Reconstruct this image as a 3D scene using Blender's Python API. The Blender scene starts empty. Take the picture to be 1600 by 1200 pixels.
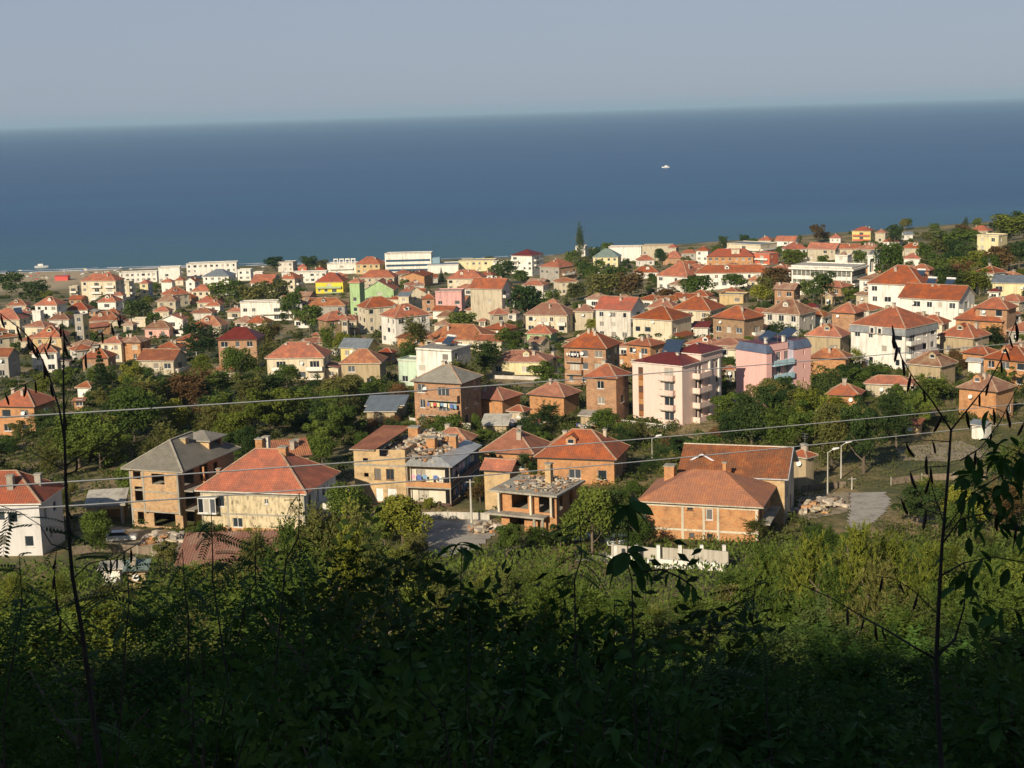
import bpy, math, random
import numpy as np
from mathutils import Vector, Matrix

S = bpy.context.scene
COL = S.collection
R = math.radians
rng = random.Random(7)

# ------------------------------------------------------------------ camera, sky, sun, exposure
CAMZ = 96.0
FPX = 2400.0                      # focal length in pixels of a 1600 px wide frame
PITCH = R(10.09)
ROLL = R(1.72)
_r0 = Vector((1, 0, 0)); _u0 = Vector((0, math.sin(PITCH), math.cos(PITCH)))
FWD = Vector((0, math.cos(PITCH), -math.sin(PITCH)))
RIGHT = _r0 * math.cos(ROLL) - _u0 * math.sin(ROLL)
UP = _u0 * math.cos(ROLL) + _r0 * math.sin(ROLL)
EYE = Vector((0, 0, CAMZ))
cam_data = bpy.data.cameras.new('camera')
cam = bpy.data.objects.new('camera', cam_data); COL.objects.link(cam)
cam_data.sensor_width = 36.0; cam_data.lens = 36.0 * FPX / 1600
cam_data.clip_start = 0.3; cam_data.clip_end = 150000
M = Matrix((RIGHT, UP, -FWD)).transposed().to_4x4(); M.translation = EYE
cam.matrix_world = M
S.camera = cam

SUN_EL, SUN_PSI = R(25.0), R(27.0)      # sun low, behind the camera and to its left
sun_from = Vector((-math.sin(SUN_PSI) * math.cos(SUN_EL), -math.cos(SUN_PSI) * math.cos(SUN_EL), math.sin(SUN_EL)))
W_ = bpy.data.worlds.new('World'); S.world = W_; W_.use_nodes = True
nt = W_.node_tree; bg = nt.nodes['Background']
sky = nt.nodes.new('ShaderNodeTexSky'); sky.sky_type = 'NISHITA'; sky.sun_disc = False
sky.sun_elevation = SUN_EL
sky.sun_rotation = math.atan2(sun_from.x, sun_from.y)
sky.altitude = 100; sky.air_density = 1.0; sky.dust_density = 0.5; sky.ozone_density = 3.0
geo = nt.nodes.new('ShaderNodeNewGeometry'); sepw = nt.nodes.new('ShaderNodeSeparateXYZ'); nt.links.new(geo.outputs['Incoming'], sepw.inputs[0])
veil = nt.nodes.new('ShaderNodeMapRange'); veil.interpolation_type = 'SMOOTHERSTEP'      # pale blue haze veil low in the sky, the same all round
veil.inputs[1].default_value = 0.45; veil.inputs[2].default_value = 0.0; veil.inputs[3].default_value = 0.10; veil.inputs[4].default_value = 0.80
ab = nt.nodes.new('ShaderNodeMath'); ab.operation = 'ABSOLUTE'; nt.links.new(sepw.outputs[2], ab.inputs[0]); nt.links.new(ab.outputs[0], veil.inputs[0])
hs = nt.nodes.new('ShaderNodeMixRGB'); hs.inputs[2].default_value = (5.45, 6.3, 8.1, 1)
nt.links.new(veil.outputs[0], hs.inputs[0]); nt.links.new(sky.outputs[0], hs.inputs[1]); nt.links.new(hs.outputs[0], bg.inputs[0])
bg.inputs[1].default_value = 0.056
sun_d = bpy.data.lights.new('sun', 'SUN'); sun_d.energy = 4.8; sun_d.angle = R(0.53); sun_d.color = (1.0, 0.87, 0.67)
sun = bpy.data.objects.new('sun', sun_d); COL.objects.link(sun)
sun.rotation_euler = sun_from.to_track_quat('Z', 'Y').to_euler(); sun.location = (0, -60, 200)
S.view_settings.view_transform = 'Standard'; S.view_settings.look = 'None'
S.view_settings.exposure = 0.20; S.view_settings.gamma = 1.0; S.view_settings.use_curve_mapping = False
S.render.engine = 'CYCLES'
S.cycles.use_denoising = True
S.cycles.max_bounces = 6; S.cycles.diffuse_bounces = 3; S.cycles.glossy_bounces = 2
S.cycles.transmission_bounces = 3; S.cycles.volume_bounces = 0; S.cycles.transparent_max_bounces = 6

def project(p):
    v = Vector(p) - EYE
    k = v.dot(FWD)
    return 800 + FPX * v.dot(RIGHT) / k, 600 - FPX * v.dot(UP) / k, k
def ray(px, py):
    return (FWD + RIGHT * ((px - 800) / FPX) - UP * ((py - 600) / FPX))
def at(px, py, d):
    """the point seen at a pixel, d metres away"""
    return EYE + ray(px, py) * d

# ------------------------------------------------------------------ terrain
_kx = [-200, -60, -20, 0, 20, 60, 100, 140, 180, 240, 300, 420, 650, 800, 880, 1015, 1045, 1100, 1500]
_kz = [150, 120, 103, 94.4, 86.2, 70.5, 55.5, 46.5, 42.0, 39.3, 36, 28, 14.5, 6, 2.2, 0.15, -1.2, -5, -14]
_dd = np.arange(-200, 1501)
_pz = np.interp(_dd, _kx, _kz)
_ker = np.hanning(15); _ker /= _ker.sum()
_pp = np.convolve(np.pad(_pz, 7, mode='edge'), _ker, 'valid')
_PZ = list(_pp)
def sm(a, b, x):
    t = (x - a) / (b - a); t = 0 if t < 0 else 1 if t > 1 else t
    return t * t * (3 - 2 * t)
def g(x, y):
    yy = min(max(y, -199.0), 1498.9) + 200; i = int(yy); f = yy - i
    z = _PZ[i] * (1 - f) + _PZ[i + 1] * f
    if x > 20: z += 0.115 * (x - 20) * sm(230, 480, y) * (1 - .62 * sm(560, 960, y)) * (1 - sm(1040, 1190, y))
    z += (0.8 * math.sin(x * .021 + 1.3) + .5 * math.sin(y * .027 + x * .013)) * sm(230, 330, y) * (1 - sm(800, 900, y))
    return z
def ground_at(px, py, dmin=15.0, dmax=1400.0):
    r = ray(px, py); d = dmin; step = 1.03
    while d < dmax:
        d2 = d * step; p = EYE + r * d2
        if p.z < g(p.x, p.y):
            a, b = d, d2
            for _ in range(16):
                m = (a + b) / 2; q = EYE + r * m
                if q.z < g(q.x, q.y): b = m
                else: a = m
            q = EYE + r * b
            return Vector((q.x, q.y, g(q.x, q.y)))
        d = d2
    return None

# ------------------------------------------------------------------ mesh builder
class MB:
    def __init__(s): s.v = []; s.f = []; s.m = []; s.uv = []; s.has_uv = False
    def poly(s, pts, m=0, uv=None):
        i = len(s.v); s.v.extend([tuple(p) for p in pts]); s.f.append(tuple(range(i, i + len(pts)))); s.m.append(m)
        if uv: s.has_uv = True
        s.uv.append(uv or [(0, 0)] * len(pts))
    def box(s, x0, x1, y0, y1, z0, z1, m=0, top=None):
        a = [(x0, y0, z0), (x1, y0, z0), (x1, y1, z0), (x0, y1, z0), (x0, y0, z1), (x1, y0, z1), (x1, y1, z1), (x0, y1, z1)]
        for k, q in enumerate(((0, 3, 2, 1), (4, 5, 6, 7), (0, 1, 5, 4), (1, 2, 6, 5), (2, 3, 7, 6), (3, 0, 4, 7))):
            s.poly([a[j] for j in q], top if (top is not None and k == 1) else m)
        return s
    def beam(s, a, b, w, h, m=0):
        a, b = Vector(a), Vector(b); d = (b - a).normalized()
        sd = d.cross(Vector((0, 0, 1)));
        if sd.length < 1e-3: sd = Vector((1, 0, 0))
        sd.normalize(); up = sd.cross(d)
        c = [sd * (w / 2) * i + up * (h / 2) * j for i, j in ((-1, -1), (1, -1), (1, 1), (-1, 1))]
        A = [a + k for k in c]; B = [b + k for k in c]
        for i in range(4): s.poly([A[i], A[(i + 1) % 4], B[(i + 1) % 4], B[i]], m)
        s.poly(A[::-1], m); s.poly(B, m); return s
    def tube(s, pts, rad, seg=6, m=0):
        pts = [Vector(p) for p in pts]; n = len(pts); base = len(s.v)
        for i, p in enumerate(pts):
            d = (pts[min(i + 1, n - 1)] - pts[max(i - 1, 0)]).normalized()
            a = d.cross(Vector((0.3, 0.2, 1)) if abs(d.z) < .9 else Vector((1, 0.1, 0))).normalized(); b = d.cross(a)
            r = rad[i] if hasattr(rad, '__len__') else rad
            for k in range(seg):
                t = 2 * math.pi * k / seg; s.v.append(tuple(p + (a * math.cos(t) + b * math.sin(t)) * r))
        for i in range(n - 1):
            for k in range(seg):
                k2 = (k + 1) % seg; q = base + i * seg
                s.f.append((q + k, q + k2, q + seg + k2, q + seg + k)); s.m.append(m); s.uv.append([(0, 0)] * 4)
        s.f.append(tuple(base + (n - 1) * seg + k for k in range(seg))); s.m.append(m); s.uv.append([(0, 0)] * seg)
        return s
    def panel(s, o, u, w, h, ops, t=.25, m=0, z0=0.0, mr=None):
        """wall slab with real openings; o = corner, u = unit direction, outer side to the right of u; ops = (x0,x1,z0,z1)"""
        o = Vector(o); u = Vector(u); nin = Vector((-u.y, u.x, 0))
        ops = [q for q in ops if q[1] > q[0] + .05 and q[3] > q[2] + .05]
        xs = sorted({0.0, w, *[q[0] for q in ops], *[q[1] for q in ops]}); zs = sorted({z0, h, *[q[2] for q in ops], *[q[3] for q in ops]})
        xs = [x for x in xs if 0 <= x <= w]; zs = [z for z in zs if z0 <= z <= h]
        P = lambda x, z, k: o + u * x + nin * k + Vector((0, 0, z))
        def hole(i, j):
            if i < 0 or j < 0 or i >= len(xs) - 1 or j >= len(zs) - 1: return None
            cx = (xs[i] + xs[i + 1]) / 2; cz = (zs[j] + zs[j + 1]) / 2
            return any(q[0] < cx < q[1] and q[2] < cz < q[3] for q in ops)
        mr = m if mr is None else mr
        for i in range(len(xs) - 1):
            for j in range(len(zs) - 1):
                a, b, c, d = xs[i], xs[i + 1], zs[j], zs[j + 1]
                if hole(i, j):
                    if not hole(i - 1, j): s.poly([P(a, c, 0), P(a, d, 0), P(a, d, t), P(a, c, t)], mr)
                    if not hole(i + 1, j): s.poly([P(b, c, t), P(b, d, t), P(b, d, 0), P(b, c, 0)], mr)
                    if not hole(i, j - 1): s.poly([P(a, c, 0), P(a, c, t), P(b, c, t), P(b, c, 0)], mr)
                    if not hole(i, j + 1): s.poly([P(a, d, t), P(a, d, 0), P(b, d, 0), P(b, d, t)], mr)
                else:
                    s.poly([P(a, c, 0), P(b, c, 0), P(b, d, 0), P(a, d, 0)], m)
                    s.poly([P(b, c, t), P(a, c, t), P(a, d, t), P(b, d, t)], m)
        return s
    def mesh(s, name, mats):
        me = bpy.data.meshes.new(name); me.from_pydata(s.v, [], s.f)
        for mm in mats: me.materials.append(mm)
        me.polygons.foreach_set('material_index', s.m)
        if s.has_uv:
            uvl = me.uv_layers.new(name='UVMap'); flat = [c for q in s.uv for p in q for c in p]
            uvl.data.foreach_set('uv', flat)
        me.update(); return me
    def build(s, name, mats, parent=None):
        if not isinstance(mats, (list, tuple)): mats = [mats]
        return link(name, s.mesh(name, mats), parent)

def link(name, data, parent=None, loc=None, rz=None):
    o = bpy.data.objects.new(name, data); COL.objects.link(o)
    if parent: o.parent = parent
    if loc is not None: o.location = loc
    if rz is not None: o.rotation_euler = (0, 0, rz)
    return o
def tag(o, label=None, cat=None, group=None, kind=None):
    if label: o['label'] = label
    if cat: o['category'] = cat
    if group: o['group'] = group
    if kind: o['kind'] = kind
    return o
def empty(name, loc, rz=0.0):
    o = link(name, None, None, loc, rz); o.empty_display_size = 1; return o

# ------------------------------------------------------------------ materials
_MC = {}
def newmat(name):
    m = bpy.data.materials.new(name); m.use_nodes = True; n = m.node_tree.nodes; l = m.node_tree.links
    return m, n, l, n['Principled BSDF']
def node(n, t, **kw):
    x = n.new(t)
    for k, v in kw.items():
        if k.startswith('i_'):
            key = k[2:]; key = int(key) if key.isdigit() else key.replace('_', ' ')
            x.inputs[key].default_value = v
        else: setattr(x, k, v)
    return x
def ramp(n, stops, interp='LINEAR'):
    x = n.new('ShaderNodeValToRGB'); x.color_ramp.interpolation = interp
    e = x.color_ramp.elements
    while len(e) < len(stops): e.new(0.5)
    for i, (p, c) in enumerate(stops): e[i].position = p; e[i].color = (*c, 1) if len(c) == 3 else c
    return x
def sc(c, k): return tuple(min(1, a * k) for a in c)

def plaster(c, rough=.85, var=.16, scale=.6):
    key = ('pl', c, var)
    if key in _MC: return _MC[key]
    m, n, l, b = newmat('plaster')
    tc = node(n, 'ShaderNodeTexCoord'); no = node(n, 'ShaderNodeTexNoise', i_Scale=scale, i_Detail=6.0, i_Roughness=.65)
    mp = node(n, 'ShaderNodeMapping'); mp.inputs['Scale'].default_value = (1, 1, .45)
    l.new(tc.outputs['Object'], mp.inputs[0]); l.new(mp.outputs[0], no.inputs[0])
    r = ramp(n, [(.3, sc(c, 1 - var * 1.6)), (.5, c), (.75, sc(c, 1 + var * .3))]); l.new(no.outputs[0], r.inputs[0])
    ms_ = node(n, 'ShaderNodeMapping'); ms_.inputs['Scale'].default_value = (2.2, 2.2, .16); l.new(tc.outputs['Object'], ms_.inputs[0]); sn = node(n, 'ShaderNodeTexNoise', i_Scale=1.0, i_Detail=5.0, i_Roughness=.6); l.new(ms_.outputs[0], sn.inputs[0])
    sr = ramp(n, [(.38, (.70, .68, .64)), (.52, (1, 1, 1))]); l.new(sn.outputs[0], sr.inputs[0]); sm_ = node(n, 'ShaderNodeMixRGB', blend_type='MULTIPLY', i_Fac=.7 if var > .1 else .22); l.new(r.outputs[0], sm_.inputs[1]); l.new(sr.outputs[0], sm_.inputs[2])
    l.new(sm_.outputs[0], b.inputs['Base Color']); b.inputs['Roughness'].default_value = rough
    bn = node(n, 'ShaderNodeTexNoise', i_Scale=9.0, i_Detail=4.0); bp = node(n, 'ShaderNodeBump', i_Strength=.25, i_Distance=.03)
    l.new(tc.outputs['Object'], bn.inputs[0]); l.new(bn.outputs[0], bp.inputs['Height']); l.new(bp.outputs[0], b.inputs['Normal'])
    _MC[key] = m; return m
def brick(c1=(.36, .155, .065), c2=(.46, .25, .12), mortar=(.42, .35, .27), var=.5):
    key = ('br', c1, c2)
    if key in _MC: return _MC[key]
    m, n, l, b = newmat('brickwork')
    tc = node(n, 'ShaderNodeTexCoord'); sp = node(n, 'ShaderNodeSeparateXYZ'); l.new(tc.outputs['Object'], sp.inputs[0])
    ad = node(n, 'ShaderNodeMath', operation='ADD'); l.new(sp.outputs[0], ad.inputs[0]); l.new(sp.outputs[1], ad.inputs[1])
    cb = node(n, 'ShaderNodeCombineXYZ'); l.new(ad.outputs[0], cb.inputs[0]); l.new(sp.outputs[2], cb.inputs[1])
    bt = node(n, 'ShaderNodeTexBrick', i_Scale=1.0); bt.inputs['Brick Width'].default_value = .38; bt.inputs['Row Height'].default_value = .2
    bt.inputs['Mortar Size'].default_value = .022; bt.inputs['Color1'].default_value = (*c1, 1); bt.inputs['Color2'].default_value = (*c2, 1); bt.inputs['Mortar'].default_value = (*mortar, 1)
    bt.inputs['Bias'].default_value = -.1
    l.new(cb.outputs[0], bt.inputs[0])
    no = node(n, 'ShaderNodeTexNoise', i_Scale=.8, i_Detail=7.0, i_Roughness=.7); l.new(tc.outputs['Object'], no.inputs[0])
    r = ramp(n, [(.32, (.48, .46, .46)), (.46, (.9, .9, .9)), (.55, (1.05, 1.03, 1)), (.7, (1.25, 1.15, .95))]); l.new(no.outputs[0], r.inputs[0])
    mx = node(n, 'ShaderNodeMixRGB', blend_type='MULTIPLY', i_Fac=.8); l.new(bt.outputs[0], mx.inputs[1]); l.new(r.outputs[0], mx.inputs[2])
    l.new(mx.outputs[0], b.inputs['Base Color']); b.inputs['Roughness'].default_value = .9
    bp = node(n, 'ShaderNodeBump', i_Strength=.6, i_Distance=.04, invert=True); l.new(bt.outputs[1], bp.inputs['Height']); l.new(bp.outputs[0], b.inputs['Normal'])
    _MC[key] = m; return m
def tiles(c=(.42, .105, .045), c2=None, tw=.32, th=.4, patch=(.27, .09, .05)):
    c2 = c2 or sc(c, 1.3)
    key = ('ti', c, c2, tw)
    if key in _MC: return _MC[key]
    m, n, l, b = newmat('roof_tiles')
    tc = node(n, 'ShaderNodeTexCoord'); bt = node(n, 'ShaderNodeTexBrick', i_Scale=1.0, offset=0.0)
    bt.inputs['Brick Width'].default_value = tw; bt.inputs['Row Height'].default_value = th; bt.inputs['Mortar Size'].default_value = .035
    bt.inputs['Color1'].default_value = (*sc(c, .82), 1); bt.inputs['Color2'].default_value = (*c2, 1); bt.inputs['Mortar'].default_value = (*sc(c, .42), 1)
    l.new(tc.outputs['UV'], bt.inputs[0])
    oi = node(n, 'ShaderNodeObjectInfo')
    no = node(n, 'ShaderNodeTexNoise', noise_dimensions='4D', i_Scale=.5, i_Detail=7.0, i_Roughness=.68); l.new(tc.outputs['Object'], no.inputs[0])
    mw = node(n, 'ShaderNodeMath', operation='MULTIPLY'); mw.inputs[1].default_value = 30; l.new(oi.outputs['Random'], mw.inputs[0]); l.new(mw.outputs[0], no.inputs['W'])
    r = ramp(n, [(.38, sc(patch, .8)), (.47, patch), (.56, c), (.70, sc(c2, 1.15))]); l.new(no.outputs[0], r.inputs[0])
    mx = node(n, 'ShaderNodeMixRGB', blend_type='MIX', i_Fac=.6); l.new(bt.outputs[0], mx.inputs[1]); l.new(r.outputs[0], mx.inputs[2])
    hv = node(n, 'ShaderNodeHueSaturation'); ml = node(n, 'ShaderNodeMath', operation='MULTIPLY_ADD'); ml.inputs[1].default_value = .42; ml.inputs[2].default_value = .74
    l.new(oi.outputs['Random'], ml.inputs[0]); l.new(ml.outputs[0], hv.inputs['Value'])
    ms = node(n, 'ShaderNodeMath', operation='MULTIPLY_ADD'); ms.inputs[1].default_value = -.2; ms.inputs[2].default_value = 1.06
    l.new(oi.outputs['Random'], ms.inputs[0]); l.new(ms.outputs[0], hv.inputs['Saturation'])
    l.new(mx.outputs[0], hv.inputs['Color']); l.new(hv.outputs[0], b.inputs['Base Color']); b.inputs['Roughness'].default_value = .82
    wv = node(n, 'ShaderNodeTexWave', wave_type='BANDS', bands_direction='X', wave_profile='SIN', i_Scale=1 / tw * .314, i_Distortion=.0)
    l.new(tc.outputs['UV'], wv.inputs[0]); bp = node(n, 'ShaderNodeBump', i_Strength=.7, i_Distance=.06); l.new(wv.outputs[1], bp.inputs['Height']); l.new(bp.outputs[0], b.inputs['Normal'])
    _MC[key] = m; return m
def plain(c, rough=.7, metal=0.0, name='paint', var=.1):
    key = ('pn', c, rough, metal)
    if key in _MC: return _MC[key]
    m, n, l, b = newmat(name)
    tc = node(n, 'ShaderNodeTexCoord'); no = node(n, 'ShaderNodeTexNoise', i_Scale=1.7, i_Detail=5.0); l.new(tc.outputs['Object'], no.inputs[0])
    r = ramp(n, [(.3, sc(c, 1 - var * 1.5)), (.7, sc(c, 1 + var))]); l.new(no.outputs[0], r.inputs[0]); l.new(r.outputs[0], b.inputs['Base Color'])
    b.inputs['Roughness'].default_value = rough; b.inputs['Metallic'].default_value = metal
    _MC[key] = m; return m
def sheet(c, pitch=.5, rough=.45, metal=.3):
    key = ('sh', c, pitch)
    if key in _MC: return _MC[key]
    m, n, l, b = newmat('sheet_roofing')
    tc = node(n, 'ShaderNodeTexCoord'); wv = node(n, 'ShaderNodeTexWave', wave_type='BANDS', bands_direction='X', i_Scale=.314 / pitch)
    l.new(tc.outputs['UV'], wv.inputs[0]); bp = node(n, 'ShaderNodeBump', i_Strength=.6, i_Distance=.05); l.new(wv.outputs[1], bp.inputs['Height']); l.new(bp.outputs[0], b.inputs['Normal'])
    no = node(n, 'ShaderNodeTexNoise', i_Scale=.7, i_Detail=6.0); l.new(tc.outputs['Object'], no.inputs[0])
    r = ramp(n, [(.3, sc(c, .78)), (.65, sc(c, 1.12))]); l.new(no.outputs[0], r.inputs[0]); l.new(r.outputs[0], b.inputs['Base Color'])
    b.inputs['Roughness'].default_value = rough; b.inputs['Metallic'].default_value = metal
    _MC[key] = m; return m
def glass(c=(.03, .04, .05), rough=.12):
    key = ('gl', c)
    if key in _MC: return _MC[key]
    m, n, l, b = newmat('window_glass')
    oi = node(n, 'ShaderNodeObjectInfo'); r = ramp(n, [(0, sc(c, .5)), (.45, c), (.6, (.10, .11, .12)), (.75, (.22, .20, .17)), (1, (.52, .48, .40))]); l.new(oi.outputs['Random'], r.inputs[0])
    l.new(r.outputs[0], b.inputs['Base Color']); b.inputs['Roughness'].default_value = rough
    _MC[key] = m; return m
C = dict(white=(.78, .74, .66), cream=(.66, .57, .41), beige=(.5, .43, .31), grey=(.36, .33, .28), concrete=(.42, .39, .33), pink=(.72, .40, .32),
         palepink=(.76, .57, .49), rose=(.66, .36, .33), green=(.36, .50, .24), mint=(.5, .62, .48), yellow=(.72, .56, .22), bright_yellow=(.8, .62, .05),
         ochre=(.55, .4, .2), tan=(.42, .33, .2), paleyellow=(.72, .62, .36), terracotta=(.55, .14, .07), salmon=(.62, .28, .17), bluegrey=(.3, .34, .42), offwhite=(.62, .58, .5))
def wallmat(k):
    if k == 'brick': return brick()
    if k == 'brickO': return brick((.48, .18, .055), (.55, .27, .1), (.45, .34, .22))
    if k == 'brickY': return brick((.52, .33, .14), (.60, .43, .22), (.5, .42, .3))
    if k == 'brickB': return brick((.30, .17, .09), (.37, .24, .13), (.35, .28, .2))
    return plaster(C[k])
TILE = {'T': ((.45, .105, .030), (.55, .165, .050)), 'R': ((.41, .070, .025), (.49, .105, .035)), 'B': ((.27, .14, .085), (.34, .2, .125)), 'O': ((.47, .16, .05), (.54, .23, .085)),
        'P': ((.38, .135, .065), (.46, .20, .10)), 'N': ((.36, .22, .13), (.44, .29, .18))}
def roofmat(k):
    if k in TILE: return tiles(*TILE[k])
    if k == 'G': return tiles((.29, .265, .215), (.36, .33, .27), patch=(.24, .22, .18))
    if k == 'D': return sheet((.20, .035, .025), .9)
    if k == 'S': return sheet((.24, .27, .29), .5)
    if k == 'L': return sheet((.5, .5, .48), .5)
    if k == 'K': return plaster((.33, .30, .25), var=.3)
    if k == 'W': return plaster((.5, .47, .4), var=.25)
    if k == 'V': return sheet((.25, .32, .27), .5)
    return plaster((.3, .28, .24))
FR_W = plain((.72, .70, .66), .5); FR_B = plain((.16, .075, .035), .6); FR_D = plain((.06, .045, .035), .6)
CONC = plaster((.36, .33, .27), var=.25); RIDGE = plaster((.50, .33, .22), var=.25); GL = glass()
DARK = plaster((.05, .045, .04), var=.2)
# ------------------------------------------------------------------ terrain sheets, sea, sky box air
def build_land():
    xs = [-1500, -1200, -900, -700] + list(np.arange(-560, 561, 7.0)) + [700, 900, 1200, 1500]
    ys = list(np.arange(-180, 0, 9.0)) + list(np.arange(0, 460, 4.0)) + list(np.arange(460, 1120, 8.0)) + [1200, 1350, 1490]
    nx, ny = len(xs), len(ys)
    v = [(x, y, g(x, y)) for y in ys for x in xs]
    f = [(j * nx + i, j * nx + i + 1, (j + 1) * nx + i + 1, (j + 1) * nx + i) for j in range(ny - 1) for i in range(nx - 1)]
    me = bpy.data.meshes.new('ground'); me.from_pydata(v, [], f)
    for p in me.polygons: p.use_smooth = True
    m, n, l, b = newmat('ground')
    tc = node(n, 'ShaderNodeTexCoord')
    n1 = node(n, 'ShaderNodeTexNoise', i_Scale=.055, i_Detail=8.0, i_Roughness=.65); n2 = node(n, 'ShaderNodeTexNoise', i_Scale=.9, i_Detail=6.0, i_Roughness=.7)
    l.new(tc.outputs['Object'], n1.inputs[0]); l.new(tc.outputs['Object'], n2.inputs[0])
    r1 = ramp(n, [(.36, (.065, .085, .022)), (.47, (.13, .125, .042)), (.56, (.30, .22, .10)), (.66, (.36, .28, .15))]); l.new(n1.outputs[0], r1.inputs[0])
    r2 = ramp(n, [(.3, (.5, .5, .5)), (.7, (1.25, 1.2, 1.1))]); l.new(n2.outputs[0], r2.inputs[0])
    mx = node(n, 'ShaderNodeMixRGB', blend_type='MULTIPLY', i_Fac=1.0); l.new(r1.outputs[0], mx.inputs[1]); l.new(r2.outputs[0], mx.inputs[2])
    # beach sand close to sea level
    ge = node(n, 'ShaderNodeNewGeometry'); sp = node(n, 'ShaderNodeSeparateXYZ'); l.new(ge.outputs['Position'], sp.inputs[0])
    mr = node(n, 'ShaderNodeMapRange'); mr.inputs[1].default_value = 3.2; mr.inputs[2].default_value = 2.0; l.new(sp.outputs[2], mr.inputs[0])
    mx_ = node(n, 'ShaderNodeMapRange'); mx_.inputs[1].default_value = -240; mx_.inputs[2].default_value = -268; l.new(sp.outputs[0], mx_.inputs[0]); mm_ = node(n, 'ShaderNodeMath', operation='MULTIPLY'); l.new(mr.outputs[0], mm_.inputs[0]); l.new(mx_.outputs[0], mm_.inputs[1]); mr = mm_
    sand = ramp(n, [(.3, (.34, .25, .14)), (.7, (.5, .40, .26))]); l.new(n2.outputs[0], sand.inputs[0])
    m2 = node(n, 'ShaderNodeMixRGB'); l.new(mr.outputs[0], m2.inputs[0]); l.new(mx.outputs[0], m2.inputs[1]); l.new(sand.outputs[0], m2.inputs[2])
    l.new(m2.outputs[0], b.inputs['Base Color']); b.inputs['Roughness'].default_value = .95
    bp = node(n, 'ShaderNodeBump', i_Strength=.6, i_Distance=.3); l.new(n2.outputs[0], bp.inputs['Height']); l.new(bp.outputs[0], b.inputs['Normal'])
    me.materials.append(m); o = link('ground', me); tag(o, 'dry grassy hillside sloping down through the town to the beach', kind='structure')
    # sea
    m, n, l, b = newmat('sea_water')
    tc = node(n, 'ShaderNodeTexCoord'); mp = node(n, 'ShaderNodeMapping'); mp.inputs['Scale'].default_value = (.6, 1, 1); l.new(tc.outputs['Object'], mp.inputs[0])
    w1 = node(n, 'ShaderNodeTexNoise', i_Scale=.11, i_Detail=9.0, i_Roughness=.62); l.new(mp.outputs[0], w1.inputs[0])
    big = node(n, 'ShaderNodeTexNoise', i_Scale=.0022, i_Detail=5.0); l.new(mp.outputs[0], big.inputs[0])
    ge = node(n, 'ShaderNodeNewGeometry'); sp = node(n, 'ShaderNodeSeparateXYZ'); l.new(ge.outputs['Position'], sp.inputs[0])
    shl = node(n, 'ShaderNodeMapRange'); shl.inputs[1].default_value = 1015; shl.inputs[2].default_value = 1500; l.new(sp.outputs[1], shl.inputs[0])
    deep = ramp(n, [(.35, (.014, .076, .188)), (.65, (.023, .097, .222))]); ms = node(n, 'ShaderNodeMapping'); ms.inputs['Scale'].default_value = (.0007, .0052, 1); ms.inputs['Rotation'].default_value = (0, 0, .12); l.new(tc.outputs['Object'], ms.inputs[0])
    stk = node(n, 'ShaderNodeTexNoise', i_Scale=1.0, i_Detail=7.0, i_Roughness=.62, i_Distortion=.6); l.new(ms.outputs[0], stk.inputs[0]); av = node(n, 'ShaderNodeMath', operation='MULTIPLY_ADD'); av.inputs[1].default_value = 1.0; l.new(stk.outputs[0], av.inputs[0]); bh = node(n, 'ShaderNodeMath', operation='MULTIPLY_ADD'); bh.inputs[1].default_value = .5; bh.inputs[2].default_value = -.25; l.new(big.outputs[0], bh.inputs[0]); l.new(bh.outputs[0], av.inputs[2])
    l.new(av.outputs[0], deep.inputs[0])
    mx = node(n, 'ShaderNodeMixRGB'); mx.inputs[1].default_value = (.035, .115, .15, 1); l.new(shl.outputs[0], mx.inputs[0]); l.new(deep.outputs[0], mx.inputs[2])
    l.new(mx.outputs[0], b.inputs['Base Color']); b.inputs['Roughness'].default_value = .35; b.inputs['IOR'].default_value = 1.33
    b.inputs['Specular IOR Level'].default_value = .3
    bp = node(n, 'ShaderNodeBump', i_Strength=.9, i_Distance=1.6); l.new(w1.outputs[0], bp.inputs['Height']); l.new(bp.outputs[0], b.inputs['Normal'])
    s = MB(); ys = [985, 1600, 4000, 12000, 60000]; xx = [-30000, -3000, 0, 3000, 30000]
    for i in range(4):
        for j in range(4): s.poly([(xx[j], ys[i], 0), (xx[j + 1], ys[i], 0), (xx[j + 1], ys[i + 1], 0), (xx[j], ys[i + 1], 0)])
    o = s.build('sea', m); tag(o, 'calm deep blue sea reaching to the hazy horizon', kind='structure')
    # breaking foam at the waterline on the beach
    # air
    hz = MB().box(-29900, 29900, -260, 59900, -16, 175); m = bpy.data.materials.new('haze_air'); m.use_nodes = True; n = m.node_tree.nodes
    n.remove(n['Principled BSDF']); pv = n.new('ShaderNodeVolumePrincipled'); pv.inputs['Color'].default_value = (.54, .79, 1.0, 1)
    pv.inputs['Density'].default_value = HAZE; pv.inputs['Anisotropy'].default_value = 0.0
    m.node_tree.links.new(pv.outputs[0], n['Material Output'].inputs['Volume'])
    if HAZE > 0: tag(hz.build('haze', m), 'thin bluish haze lying over the sea and coast', kind='stuff')
HAZE = 4.5e-5
build_land()

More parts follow.
